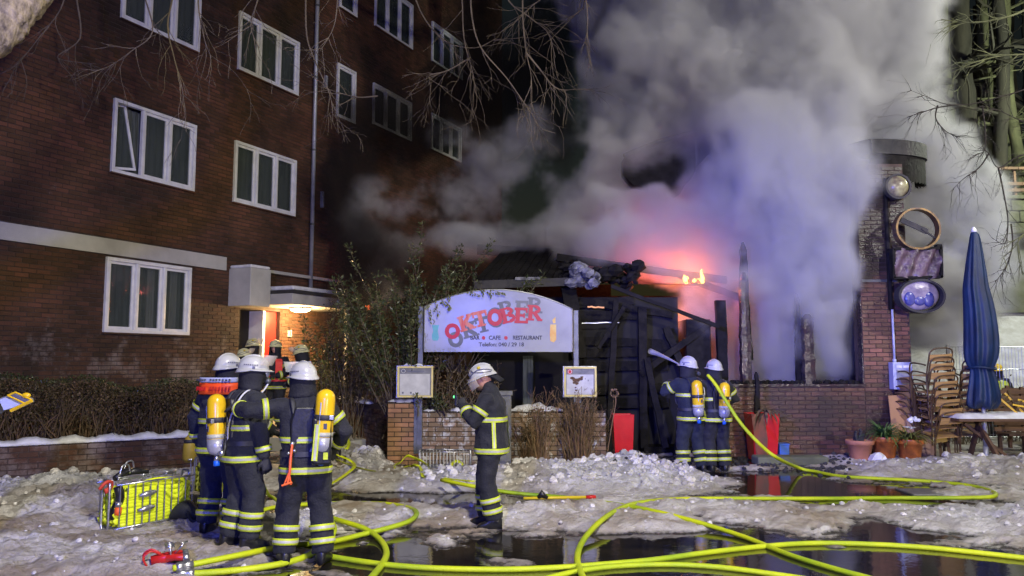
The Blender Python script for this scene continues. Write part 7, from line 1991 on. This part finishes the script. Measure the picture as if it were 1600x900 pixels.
# ================================================================== TREES, BUSHES, SHRUBS
def branch_rec(q, p, d, L_, r, depth, rr, bend=.35, grav=0.0, n_=5, sides=5, kids=(2, 4), spread=.8, ratio=.62):
    pts = [Vector(p)]; dirs = []; d = Vector(d).normalized()
    for i in range(n_):
        d = (d + Vector((rr.uniform(-1, 1), rr.uniform(-1, 1), rr.uniform(-1, 1))) * bend * .5 + Vector((0, 0, grav))).normalized()
        pts.append(pts[-1] + d * L_ / n_); dirs.append(d.copy())
    q.tube(pts, [max(r * (1 - .75 * i / n_), .0022) for i in range(n_ + 1)], sides, close=False)
    if depth > 0:
        for _ in range(rr.randint(*kids)):
            i = rr.randint(1, n_); dd = (dirs[i - 1] + Vector((rr.uniform(-1, 1), rr.uniform(-1, 1), rr.uniform(-1, 1))) * spread).normalized()
            branch_rec(q, pts[i], dd, L_ * ratio * rr.uniform(.7, 1.2), max(r * .55, .0025), depth - 1, rr, bend, grav, n_, max(3, sides - 1), kids, spread, ratio)
# --- leaning tree at the left edge, its limb crossing above the picture
t = thing('bare_tree', (-5.6, 3.6, 0), 'bare pale barked tree leaning in at the top left corner with hanging twigs', 'tree')
rr0 = random.Random(3); q = MB(); trunk = catmull([(-5.7, 3.5, -.1), (-5.3, 3.9, 1.5), (-4.9, 4.4, 3.0), P(-60, 75, 5.2), P(20, 18, 5.4), P(95, -70, 5.8), P(190, -220, 6.4), (-2.4, 7.4, 8.2)], 5)
q.tube(catmull(trunk, 5), [(.19 - .09 * i / (len(trunk) * 5)) * rr0.uniform(.96, 1.04) for i in range((len(trunk) - 1) * 5 + 1)], 30)
o_ = q.build('trunk', 'bark', t, smooth=True); tb_ = bpy.data.textures.new('bark_ridges', 'CLOUDS'); tb_.noise_scale = .09; tb_.noise_depth = 4; dm = o_.modifiers.new('ridges', 'DISPLACE'); dm.texture = tb_; dm.texture_coords = 'LOCAL'; dm.strength = .07
q = MB(); lm = catmull([trunk[-1], (-1.4, 9.0, 8.6), (-.3, 10.6, 8.8), (.8, 12.0, 8.8), (1.8, 12.8, 9.0)], 4)
q.tube(lm, [.10 - .07 * i / len(lm) for i in range(len(lm))], 8); q.tube(catmull([trunk[-8], (-4.4, 8.2, 8.2), (-4.9, 9.6, 8.6), (-5.4, 11, 8.4)], 4), .06, 7); q.build('limb', 'bark', t, smooth=True)
rr = random.Random(41)
def hang(start, pxpts, Y, r, tw=10, seed=0, m_='twig', dY=.1, L_=.5, dp=2):
    rr = random.Random(seed); pts = [Vector(start)] if start is not None else []
    for i, (a, b_) in enumerate(pxpts): pts.append(P(a, b_, Y + dY * i))
    c = catmull(pts, 5); q = MB(); q.tube(c, [max(r * (1 - .8 * i / len(c)), .003) for i in range(len(c))], 5, close=False)
    for _ in range(tw):
        i = rr.randint(len(c) // 3, len(c) - 2); d = (c[i + 1] - c[i]).normalized() + Vector((rr.uniform(-1, 1), rr.uniform(-.5, .5), rr.uniform(-1, .6))) * .9
        branch_rec(q, c[i], d, L_ * rr.uniform(.5, 1.2), r * .4, dp, rr, bend=.5, grav=-.04, n_=5, sides=3, kids=(1, 2), spread=.7)
    return q
TW = [((255, -120), (270, -20), (262, 40), (272, 90), (285, 140), (288, 175)), ((200, -110), (225, -10), (238, 50), (205, 80), (170, 105)), ((330, -100), (310, -10), (318, 55), (330, 90)),
      ((420, -100), (405, -10), (392, 40), (405, 75)), ((545, -100), (530, -20), (522, 40), (500, 80)), ((90, -80), (100, 0), (60, 60), (20, 110)),
      ((480, -90), (478, 40), (490, 90), (516, 150), (520, 190)), ((120, 0), (125, 60), (90, 90), (150, 100))]
for k, tw in enumerate(TW):
    Yk = 9.5 + .25 * k; q = hang(None, tw, Yk, .014, 9, 60 + k, L_=.55, dY=.05); q.build('twig', 'twig', t)
TW = [((735, -140), (735, -30), (738, 30), (752, 75), (790, 120), (815, 155), (832, 180), (845, 200), (868, 208)), ((800, -120), (815, -30), (817, 30), (822, 80), (830, 120), (831, 170)), ((822, 82), (845, 110), (865, 135), (885, 142)),
      ((780, -120), (790, -10), (825, 25), (855, 50), (868, 90)), ((700, -120), (720, -20), (725, 60), (738, 110), (742, 145)), ((640, -100), (650, 0), (690, 60), (740, 75), (775, 60)),
      ((735, 90), (700, 110), (670, 120), (700, 140)), ((590, 150), (560, 152), (530, 145), (500, 135)), ((870, -80), (850, -10), (830, 10), (800, 40))]
for k, tw in enumerate(TW):
    Yk = 12.0 + .15 * k; q = hang(None, tw, Yk, .016, 10, 80 + k, L_=.75, dY=.05); q.build('twig', 'twig', t)
for i in range(14): 
    q = MB(); a = lm[rr.randint(2, len(lm) - 1)]; branch_rec(q, a, (rr.uniform(-1, 1), rr.uniform(-.5, .8), rr.uniform(-.3, .8)), 1.5, .03, 3, rr, sides=4); q.build('branch', 'twig', t)

# --- trees on the slope at the right
def slope_tree(px, Y, wpx, label, m_, seed, lean=0.0, limbs=7, top=17.0):
    rr = random.Random(seed); b0 = P(px, 300, Y); b0.z = gh(b0.x, b0.y) - .2; r = wpx / FPX * Y / 2
    t = thing('bare_tree', b0, label, 'tree', 'bare trees on the snowy slope')
    n_ = 12; pts = [b0 + Vector((lean * i / n_ * 2 + rr.uniform(-.06, .06), rr.uniform(-.06, .06), (top - b0.z) * i / n_)) for i in range(n_ + 1)]
    q = MB(); c = catmull(pts, 3); rings = []
    q.tube(c, [r * (1.25 if i < 2 else 1.0) * (1 - .35 * i / len(c)) * rr.uniform(.93, 1.07) for i in range(len(c))], 12); q.build('trunk', m_, t, smooth=True)
    for _ in range(limbs):
        q = MB(); i = rr.randint(len(c) // 4, len(c) - 2); a = rr.uniform(0, 6.283)
        branch_rec(q, c[i], (math.cos(a), -.3 + math.sin(a) * .6, rr.uniform(-.1, .6)), rr.uniform(1.6, 3.2), r * .28, 3, rr, bend=.4, sides=5, kids=(2, 3)); q.build('branch', m_, t)
    return t
ST = [(1452, 27, 30, 'lamplit green tree at the left end of the slope row, beside the smoke edge', 'bark_lamplit'), (1474, 30, 20, 'dark slim tree second from the left of the slope row', 'bark_dark'), (1497, 28.5, 12, 'thin pale green stem between the two dark trunks', 'bark_lamplit'),
      (1515, 26, 38, 'broad nearly black trunk left of the pale lamplit trunk', 'bark_dark'), (1541, 28, 22, 'pale lamplit trunk left of the black middle trunk', 'bark_lamplit'), (1561, 25, 24, 'black middle trunk between two pale lamplit trunks', 'bark_dark'),
      (1578, 27.5, 24, 'pale lamplit trunk right of the black middle trunk', 'bark_lamplit'), (1597, 26.5, 20, 'greenish trunk rising at the right picture edge above the rail', 'bark_lamplit'), (1625, 29, 30, 'dark trunk just beyond the right picture edge', 'bark_dark'), (1660, 28, 30, 'outer lamplit green tree beyond the right picture edge', 'bark_lamplit')]
for k, (px, Y, wp, lab, m_) in enumerate(ST): slope_tree(px, Y, wp, lab, m_, 200 + k, lean=[.1, .3, -.1, .0, .15, .25, .1, -.2, 0, .1][k])
# far dark wood behind them
q = MB(); rr = random.Random(17)
for _ in range(60):
    x = rr.uniform(12, 30); y = rr.uniform(33, 44); z = gh(x, y) - .3; q.tube([(x, y, z), (x + rr.uniform(-.5, .5), y, z + 8), (x + rr.uniform(-1, 1), y, 22)], [.22, .17, .10], 6)
q.build('far_wood', 'bark_dark')['kind'] = 'stuff'
# --- tree beyond the right edge with dark twigs reaching in front of the smoke
t = thing('bare_tree', (11.9, 15.5, 0), 'dark bare tree beyond the right edge whose twigs reach in front of the smoke', 'tree')
q = MB(); tk = catmull([(11.9, 15.5, -.1), (11.8, 15.5, 2.5), (11.6, 15.4, 5), (11.5, 15.3, 8), (11.2, 15.3, 11)], 4); q.tube(tk, [.19 - .1 * i / len(tk) for i in range(len(tk))], 10); q.build('trunk', 'bark_dark', t, smooth=True)
BR = [((1640, 120), (1600, 140), (1560, 152), (1520, 162), (1480, 163), (1450, 152), (1420, 140)), ((1500, 163), (1465, 168), (1440, 176), (1420, 182)), ((1650, 200), (1600, 190), (1560, 172), (1530, 165)), ((1465, 165), (1462, 185), (1478, 205), (1500, 215)),
      ((1535, 165), (1540, 210), (1538, 235), (1528, 240)), ((1640, 230), (1590, 245), (1560, 262), (1545, 240), (1538, 235)), ((1545, 240), (1530, 262), (1505, 280), (1485, 300)), ((1560, 262), (1568, 300), (1575, 345), (1570, 380), (1550, 372)),
      ((1580, 350), (1582, 385), (1570, 420), (1555, 440)), ((1640, 90), (1600, 85), (1550, 90), (1500, 105)), ((1610, 10), (1560, 30), (1510, 35), (1470, 30)), ((1640, 350), (1610, 360), (1590, 380), (1598, 430))]
for k, tw in enumerate(BR):
    first_ = P(*tw[0], 15.3); i = min(range(len(tk)), key=lambda j: abs(tk[j].z - first_.z - .5)); q = hang(tk[i] if tw[0][0] > 1600 else None, tw, 15.2, .018 if k < 9 else .03, 12, 300 + k, L_=.55, dY=-.05)
    q.build('twig', 'twig_dark' if k < 9 else 'bark_lamplit', t)
# --- green lit stone wall with rail at the top of the slope
rw = thing('terrace_wall', P(1590, 320, 24), 'green lit stone wall with a brown railing at the right edge above the slope', 'wall')
YW = 24.0; x0, x1 = PX(1568, YW), PX(1760, YW); z0, z1 = PZ(345, YW), PZ(310, YW); rr = random.Random(2)
for r_ in range(3):
    x = x0 + rr.uniform(-.1, 0)
    while x < x1:
        L_ = rr.uniform(.35, .6); q = MB(); wbox(q, x, x + L_ - .02, YW + rr.uniform(-.02, .02), YW + .5, z0 - .4 + r_ * .36, z0 - .4 + r_ * .36 + .34); q.build('stone', 'stone_green_lit', rw, bevel=.03); x += L_
q = MB(); wbox(q, x0 - .1, x1, YW - .06, YW + .56, z0 - .4 + 1.085, z0 - .4 + 1.20); q.build('coping', 'stone_green_lit', rw, bevel=.02)
zt = z0 + .80
for i in range(2): q = MB(); wbox(q, x0 + .0, x1, YW, YW + .06, zt + .12 + i * .20, zt + .22 + i * .20); q.build('rail', 'rail_wood', rw)
q = MB(); wbox(q, x0 - .05, x1, YW - .02, YW + .1, zt + .82, zt + .9); q.build('rail', 'rail_wood', rw)
for i in range(6): q = MB(); wbox(q, x0 + .15 + i * .55, x0 + .22 + i * .55, YW + .062, YW + .12, zt, zt + .86); q.build('baluster', 'rail_wood', rw)
q = MB(); q.box(((x0 + x1) / 2, YW + 4, z0 - 1.2), (x1 - x0, 7, 3.2)); q.build('fill', 'stone_green_lit', rw)

# --- leafy bushes
def leafy(name, base, label, stems, leafm, seed, nleaf=26, lw=.03, ll=.06, sw=.012, group=None, cat='bush', h=(1.2, 2.0), fan=.5, bend=.25):
    rr = random.Random(seed); t = thing(name, base, label, cat, group); q = MB(); f = MB()
    for _ in range(stems):
        a = rr.uniform(0, 6.283); p = Vector(base) + Vector((rr.gauss(0, .22), rr.gauss(0, .12), 0)); d = Vector((math.cos(a) * fan * rr.random(), math.sin(a) * fan * .6 * rr.random(), 1)).normalized(); H_ = rr.uniform(*h); pts = [p]
        for i in range(9):
            d = (d + Vector((rr.uniform(-1, 1), rr.uniform(-1, 1), rr.uniform(-.4, .4))) * bend * .5).normalized(); pts.append(pts[-1] + d * H_ / 9)
        q.tube(pts, [sw * (1 - .8 * i / 9) for i in range(10)], 4, close=False)
        for _ in range(nleaf):
            s = rr.uniform(.25, 1) ** .7 * 9; i = min(8, int(s)); pp = pts[i].lerp(pts[i + 1], s - i if s - i <= 1 else 1); dd = (pts[i + 1] - pts[i]).normalized() * .5 + Vector((rr.uniform(-1, 1), rr.uniform(-1, 1), rr.uniform(-.6, .6)))
            f.leafq(pp + dd * rr.uniform(0, .06), dd, Vector((rr.uniform(-1, 1), rr.uniform(-1, 1), .6)), ll * rr.uniform(.7, 1.3), lw * rr.uniform(.7, 1.2))
    q.build('stems', 'twig', t); f.build('foliage', leafm, t); return t
bz = PX(640, 14.4)
leafy('evergreen_bush', (bz, 14.45, .4), 'tall evergreen bush with glossy leaves rising over the left end of the sign', 40, 'leaf', 1, nleaf=150, h=(2.2, 4.0), fan=.62, bend=.3, ll=.085, lw=.034)
leafy('evergreen_bush', (PX(710, 14.5), 14.5, 1.6), 'long leafy shoots spreading to the right above the arched sign', 24, 'leaf', 2, nleaf=90, h=(1.1, 2.2), fan=1.1, bend=.3, ll=.07, lw=.034)
leafy('evergreen_bush', (PX(690, 14.2), 14.15, .7), 'tangled leafy undergrowth between garden wall and sign panel', 30, 'leaf_brown', 3, nleaf=36, h=(.5, 1.3), fan=.9, bend=.5)
leafy('evergreen_bush', (PX(678, 14.05), 14.05, .85), 'low green tuft growing over the frosted garden wall next to the end pier', 22, 'leaf', 4, nleaf=26, h=(.2, .45), fan=1.2, bend=.4)
# shoots that hang in front of the sign top
rr = random.Random(6); t = thing('climber', P(700, 460, 13.75), 'thin leafy shoots hanging over the upper left edge of the white sign', 'plant'); f = MB(); q = MB()
for (a, b_, c_, d_) in ((668, 478, 672, 500), (680, 468, 684, 492), (690, 468, 704, 478), (700, 462, 700, 484), (735, 455, 750, 462), (752, 452, 768, 460), (770, 454, 785, 458)):
    p0, p1 = P(a, b_, 13.74), P(c_, d_, 13.70); q.tube([p0 + Vector((0, .05, .1)), p0, p1], .003, 4); q.build('stem', 'twig', t); q = MB()
    for _ in range(11): 
        p = p0.lerp(p1, rr.uniform(-.1, 1.1)) + Vector((rr.uniform(-.04, .04), 0, rr.uniform(-.03, .03))); f.leafq(p, Vector((rr.uniform(-.6, .6), -.2, -1)), Vector((0, -1, .2)), .055, .028)
f.build('foliage', 'leaf', t)
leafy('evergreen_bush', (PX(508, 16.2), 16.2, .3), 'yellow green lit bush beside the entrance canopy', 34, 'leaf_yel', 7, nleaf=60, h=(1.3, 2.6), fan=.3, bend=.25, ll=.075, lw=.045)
leafy('evergreen_bush', (PX(535, 15.6), 15.7, .3), 'reddish brown dry bush next to the lit green one', 40, 'leaf_brown', 8, nleaf=50, h=(1.0, 2.6), fan=.45, bend=.3)
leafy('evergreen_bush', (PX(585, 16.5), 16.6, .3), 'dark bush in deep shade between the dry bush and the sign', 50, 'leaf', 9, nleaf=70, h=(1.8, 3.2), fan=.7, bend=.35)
leafy('evergreen_bush', (PX(740, 14.6), 14.7, .8), 'bare tangled twigs under the sign behind the lone firefighter', 26, 'leaf_brown', 10, nleaf=10, h=(.5, 1.2), fan=1.1, bend=.7, sw=.02)
# --- dry grass like shrubs in the snow
def dry_shrub(px, py, label, n_, h, seed, spread=.45, wpx=0):
    rr = random.Random(seed); x, y = at(px, py); z = gh(x, y) - .03
    t = thing('dry_shrub', (x, y, z), label, 'shrub', 'dry brown shrubs in front of the garden wall'); q = MB()
    for _ in range(n_):
        a = rr.uniform(0, 6.283); d = Vector((math.cos(a) * spread * rr.random(), math.sin(a) * spread * .7 * rr.random(), 1)).normalized(); p = Vector((x + rr.gauss(0, .05 + wpx), y + rr.gauss(0, .05), z)); H_ = h * rr.uniform(.6, 1.1); pts = [p]
        for i in range(6):
            d = (d + Vector((rr.uniform(-1, 1), rr.uniform(-1, 1), rr.uniform(-.2, .3))) * .14).normalized(); pts.append(pts[-1] + d * H_ / 6)
        q.tube(pts, [.0085, .008, .007, .006, .005, .004, .003], 4, close=False)
        for _ in range(2): branch_rec(q, pts[rr.randint(3, 6)], d + Vector((rr.uniform(-.6, .6), rr.uniform(-.6, .6), 0)), .18, .004, 1, rr, sides=3, n_=3)
    q.build('stems', 'straw', t); f = MB()
    for _ in range(n_ * 5):
        a = rr.uniform(0, 6.283); rad = spread * h * .75 * rr.random(); p = Vector((x + math.cos(a) * rad, y + math.sin(a) * rad * .7, z + h * rr.uniform(.55, 1.0))); f.leafq(p, Vector((rr.uniform(-1, 1), rr.uniform(-1, 1), rr.uniform(-1, .4))), Vector((rr.uniform(-1, 1), 1, 0)), .05, .03)
    f.build('dry_leaves', 'leaf_brown', t); return t
dry_shrub(843, 742, 'left dry brown shrub with upright straw stems, fairly slender', 75, .98, 1, .32)
dry_shrub(902, 728, 'right broader dry brown shrub crowned with curled leaves below the menu box', 120, 1.1, 2, .40, .06)
dry_shrub(820, 726, 'small dry shrub between utility cabinet and slender shrub', 45, .75, 3, .4)
dry_shrub(935, 722, 'low dry tuft leaning against the end of the garden wall', 40, .8, 4, .45)
sd = thing('dried_stalk', P(965, 700, 13.75), 'single dried hydrangea stalk with a brown flower head beside the red planter', 'plant')
q = MB(); q.tube(catmull([P(948, 715, 13.6), P(955, 670, 13.6), P(962, 630, 13.6), P(961, 618, 13.6)], 5), .008, 5); q.build('stem', 'straw', sd)
q = MB(); c = P(960, 614, 13.6)
for _ in range(60): d = Vector((rr.gauss(0, 1), rr.gauss(0, 1), rr.gauss(0, 1))).normalized(); q.leafq(c + d * .05, d, Vector((rr.uniform(-1, 1), 1, 0)), .035, .03)
q.build('flower_head', 'straw', sd)
# snowy brush on the slope behind the parasol
for k, (px, Y, lab) in enumerate(((1500, 17.2, 'small snowy shrub peeping out left of the parasol'), (1592, 17.4, 'thin bare brush in front of the slope at the right edge'))):
    leafy('shrub', (PX(px, Y), Y, gh(PX(px, Y), Y)), lab, 26, 'leaf_brown', 70 + k, nleaf=12, h=(.9, 1.6), fan=.5, bend=.5, cat='shrub')

# ================================================================== SMOKE
# (px, py, distance, half width px, half height px, depth m, weight)
SB = [
    # column pouring out of the window openings and up
    (1205, 570, 16.6, 50, 60, 1.4, 0.8), (1305, 570, 16.5, 50, 60, 1.3, 0.9), (1150, 560, 17.2, 40, 60, 1.4, 0.6), (1250, 500, 16.4, 110, 60, 1.6, 0.8),
    (1310, 440, 15.9, 36, 60, .9, 1.0), (1300, 390, 16.0, 50, 60, 1.1, 1.0), (1220, 430, 16.0, 60, 60, 1.2, 0.75), (1180, 380, 16.3, 60, 60, 1.4, 0.8),
    (1250, 330, 16.0, 90, 70, 1.6, 1.0), (1330, 290, 16.0, 55, 60, 1.4, 1.0), (1180, 280, 16.2, 80, 70, 1.6, 0.9), (1280, 230, 16.3, 100, 70, 1.9, 1.0),
    (1340, 180, 17.0, 52, 70, 1.5, 1.0), (1180, 190, 16.8, 100, 80, 2.0, 0.95), (1080, 150, 17.5, 90, 80, 2.0, 0.8), (1280, 100, 17.2, 110, 90, 2.0, 1.0),
    (1365, 60, 17.6, 50, 80, 1.6, 0.85), (1180, 60, 17.5, 130, 90, 2.4, 0.95), (1060, 40, 18.0, 110, 90, 2.4, 0.8), (960, 90, 18.2, 80, 90, 2.0, 0.55),
    (980, 190, 18.0, 90, 70, 1.8, 0.55), (1050, 220, 18.4, 80, 50, 1.2, 0.5), (930, 0, 18.8, 110, 90, 2.4, 0.5),
    (1150, -70, 18.0, 230, 110, 3.0, 1.0), (1330, -60, 17.8, 90, 110, 2.2, 1.0), (950, -100, 19, 150, 100, 2.8, 0.6),
    (1150, -250, 18.5, 280, 130, 3.4, 0.9),
    # pink and violet clouds above the annex roof
    (1120, 400, 16.9, 50, 34, 1.0, 0.75), (1060, 370, 17.0, 60, 50, 1.3, 0.95), (990, 390, 16.8, 50, 34, 1.1, 0.75), (930, 380, 17.0, 50, 40, 1.2, 0.8), (880, 350, 17.2, 40, 40, 1.1, 0.55),
    (950, 310, 17.3, 60, 40, 1.3, 0.75), (1010, 320, 17.2, 50, 40, 1.0, 0.65), (920, 260, 17.6, 36, 34, 1.0, 0.5), (1110, 330, 16.9, 50, 50, 1.2, 0.8), (1030, 420, 16.6, 60, 16, 0.8, 0.5),
    (1090, 480, 16.2, 34, 50, 0.9, 0.45), (1130, 470, 16.0, 24, 50, 0.8, 0.4),
    # thin dim smoke drifting to the left
    (800, 270, 19.0, 66, 52, 1.6, 0.42), (730, 230, 20.0, 60, 38, 1.8, 0.38), (830, 200, 19.4, 40, 30, 1.6, 0.42), (700, 300, 19.5, 60, 36, 1.4, 0.36), (640, 330, 18.5, 60, 30, 1.2, 0.32),
    (820, 370, 18.6, 90, 28, 1.2, 0.4), (720, 375, 18.4, 80, 28, 1.2, 0.36), (640, 400, 18.0, 40, 36, 1.0, 0.30), (580, 310, 18.2, 35, 40, 1.0, 0.24), (560, 360, 17.8, 26, 40, 1.0, 0.28),
    (600, 450, 17.8, 40, 50, 1.0, 0.30),
    # bright bank behind the pier
    (1470, 330, 19.5, 60, 80, 1.9, 0.95), (1450, 430, 19.2, 60, 70, 1.8, 0.95), (1500, 430, 19.6, 50, 70, 1.7, 0.85), (1470, 240, 20.0, 60, 70, 1.9, 0.95), (1500, 300, 20.0, 55, 80, 1.9, 0.9), (1430, 170, 20.2, 36, 40, 1.5, 0.8),
    (1465, 200, 20.4, 30, 34, 1.4, 0.6), (1450, 500, 18.8, 40, 50, 1.4, 0.75), (1535, 360, 20.4, 24, 60, 1.2, 0.5), (1380, 350, 18.6, 70, 120, 1.4, 0.8), (1390, 240, 18.8, 60, 90, 1.6, 0.9),
    # clear air kept free by the wind around the pier and its lamps
    (1405, 440, 14.9, 48, 170, 1.0, -2.4), (1440, 420, 14.9, 50, 170, 1.3, -1.6), (1430, 300, 14.9, 45, 70, 1.0, -1.4),
    (1530, 40, 19, 72, 150, 5.0, -2.4), (1615, 250, 20, 60, 150, 5.0, -2.0), (1560, 150, 20, 50, 70, 4.0, -1.6),
    (1385, 245, 15.4, 36, 40, 1.1, -1.6), (1005, 262, 16.3, 42, 20, .9, -1.3), (1068, 246, 16.3, 38, 26, .9, -1.4), (1075, 300, 16.2, 20, 30, .8, -1.0), (780, 60, 19, 110, 90, 4, -1.0), (880, 100, 19, 30, 120, 3, -.5), (1250, 640, 15.0, 160, 50, .8, -1.0),
]
def smoke(name, blobs, lo, hi, res, dens, label, aniso=0.0, col=(0.78, 0.78, 0.79), nscale=0.75, seed=0.0, gain=2.1, thr=0.43, namp=1.28):
    ng = bpy.data.node_groups.new(name, 'GeometryNodeTree')
    ng.interface.new_socket('Geometry', in_out='OUTPUT', socket_type='NodeSocketGeometry')
    n = ng.nodes; l = ng.links
    out = n.new('NodeGroupOutput')
    vc = n.new('GeometryNodeVolumeCube')
    vc.inputs['Min'].default_value = lo; vc.inputs['Max'].default_value = hi
    for a, k in zip('XYZ', range(3)): vc.inputs['Resolution ' + a].default_value = int((hi[k] - lo[k]) / res)
    pos = n.new('GeometryNodeInputPosition').outputs[0]
    def math_(op, a, b=None, c=None):
        q = n.new('ShaderNodeMath'); q.operation = op
        for i, x in enumerate((a, b, c)):
            if x is None: continue
            if isinstance(x, (int, float)): q.inputs[i].default_value = x
            else: l.new(x, q.inputs[i])
        return q.outputs[0]
    def vm(op, a, b=None):
        q = n.new('ShaderNodeVectorMath'); q.operation = op
        for i, x in enumerate((a, b)):
            if x is None: continue
            if isinstance(x, (tuple, list, Vector)): q.inputs[i].default_value = tuple(x)
            else: l.new(x, q.inputs[i])
        return q
    def nz(sc, det, dist=0.0, off=(0, 0, 0), rough=0.55):
        q = n.new('ShaderNodeTexNoise'); q.inputs['Scale'].default_value = sc; q.inputs['Detail'].default_value = det; q.inputs['Roughness'].default_value = rough
        q.inputs['Distortion'].default_value = dist
        l.new(vm('ADD', pos, off).outputs[0], q.inputs['Vector']); return q
    # warp the space so the puffs curl
    wz = nz(0.45, 2, 0, (seed, 3, 1)).outputs['Color']
    wv = vm('MULTIPLY', vm('SUBTRACT', wz, (0.5, 0.5, 0.5)).outputs[0], (1.3, 1.0, 1.3)).outputs[0]
    pw = vm('ADD', pos, wv).outputs[0]
    acc = None
    for (px, py, Y, rx, ry, rd, wt) in blobs:
        c = P(px, py, Y); s_ = Y / FPX
        d = vm('MULTIPLY', vm('SUBTRACT', pw, c).outputs[0], (1 / (rx * s_), 1 / rd, 1 / (ry * s_))).outputs[0]
        ln = vm('DOT_PRODUCT', d, None); l.new(d, ln.inputs[0]); l.new(d, ln.inputs[1])
        g = math_('EXPONENT', math_('MULTIPLY', ln.outputs['Value'], -0.9))
        g = math_('MULTIPLY', g, wt * 1.1)
        acc = g if acc is None else math_('ADD', acc, g)
    acc = math_('MINIMUM', acc, 1.25)
    f1 = nz(nscale, 6, 0.25, (seed, 0, 0), 0.58).outputs[0]
    f2 = nz(nscale * 2.9, 4, 0.4, (0, seed, 5), 0.6).outputs[0]
    bil = math_('ABSOLUTE', math_('SUBTRACT', f2, 0.5))
    d = math_('ADD', acc, math_('MULTIPLY', math_('SUBTRACT', f1, 0.5), namp * 2))
    d = math_('ADD', d, math_('MULTIPLY', math_('SUBTRACT', 0.12, bil), 1.0))
    d = math_('MULTIPLY', math_('SUBTRACT', d, thr), gain)
    # never where there is no puff at all
    mask = math_('MULTIPLY', math_('SUBTRACT', acc, 0.10), 5.0)
    q = n.new('ShaderNodeClamp'); l.new(mask, q.inputs[0]); mask = q.outputs[0]
    q = n.new('ShaderNodeClamp'); l.new(d, q.inputs[0]); d = q.outputs[0]
    d = math_('MULTIPLY', math_('MULTIPLY', d, mask), dens)
    l.new(d, vc.inputs['Density'])
    sm = n.new('GeometryNodeSetMaterial')
    l.new(vc.outputs[0], sm.inputs[0])
    m = bpy.data.materials.new(name); m.use_nodes = True
    mn = m.node_tree.nodes; mn.clear()
    mo = mn.new('ShaderNodeOutputMaterial'); pv = mn.new('ShaderNodeVolumePrincipled')
    pv.inputs['Color'].default_value = tuple(col) + (1,); pv.inputs['Anisotropy'].default_value = aniso
    pv.inputs['Density'].default_value = 1.0
    m.node_tree.links.new(pv.outputs[0], mo.inputs['Volume'])
    sm.inputs['Material'].default_value = m
    l.new(sm.outputs[0], out.inputs[0])
    me = bpy.data.meshes.new(name); me.from_pydata([lo, hi, (lo[0], hi[1], lo[2])], [], [(0, 1, 2)])
    o = bpy.data.objects.new(name, me); COL.objects.link(o)
    md = o.modifiers.new('smoke', 'NODES'); md.node_group = ng
    me.materials.append(m)
    tag(o, None, None, None, 'stuff')
    return o
smoke('smoke', SB, (-6.0, 14.2, 0.2), (13.5, 24.0, 14.0), SMOKE_RES, 3.0, '')

DB = [(545, 250, 18.0, 40, 90, .9, .9), (600, 170, 19.5, 60, 60, 1.2, .8), (680, 210, 21.0, 60, 50, 1.4, .7), (560, 390, 17.2, 45, 80, .8, 1.0), (620, 420, 16.8, 60, 60, .8, .9), (540, 480, 17.0, 34, 60, .7, .8),
      (770, 150, 22.0, 50, 60, 1.5, .9), (850, 90, 21.5, 50, 110, 1.5, .9), (870, 210, 20.6, 30, 50, 1.2, .9), (760, 40, 22.5, 60, 70, 1.5, .7), (700, 120, 22.5, 60, 40, 1.5, .6), (720, 430, 18.0, 70, 30, .9, .8)]
smoke('dark_smoke', DB, (-5.5, 15.2, 0.6), (2.5, 24.5, 12.5), 0.11, 1.1, '', col=(0.05, 0.045, 0.045), seed=7.0)  # black smoke veils, partly added to darken the facade and sky behind
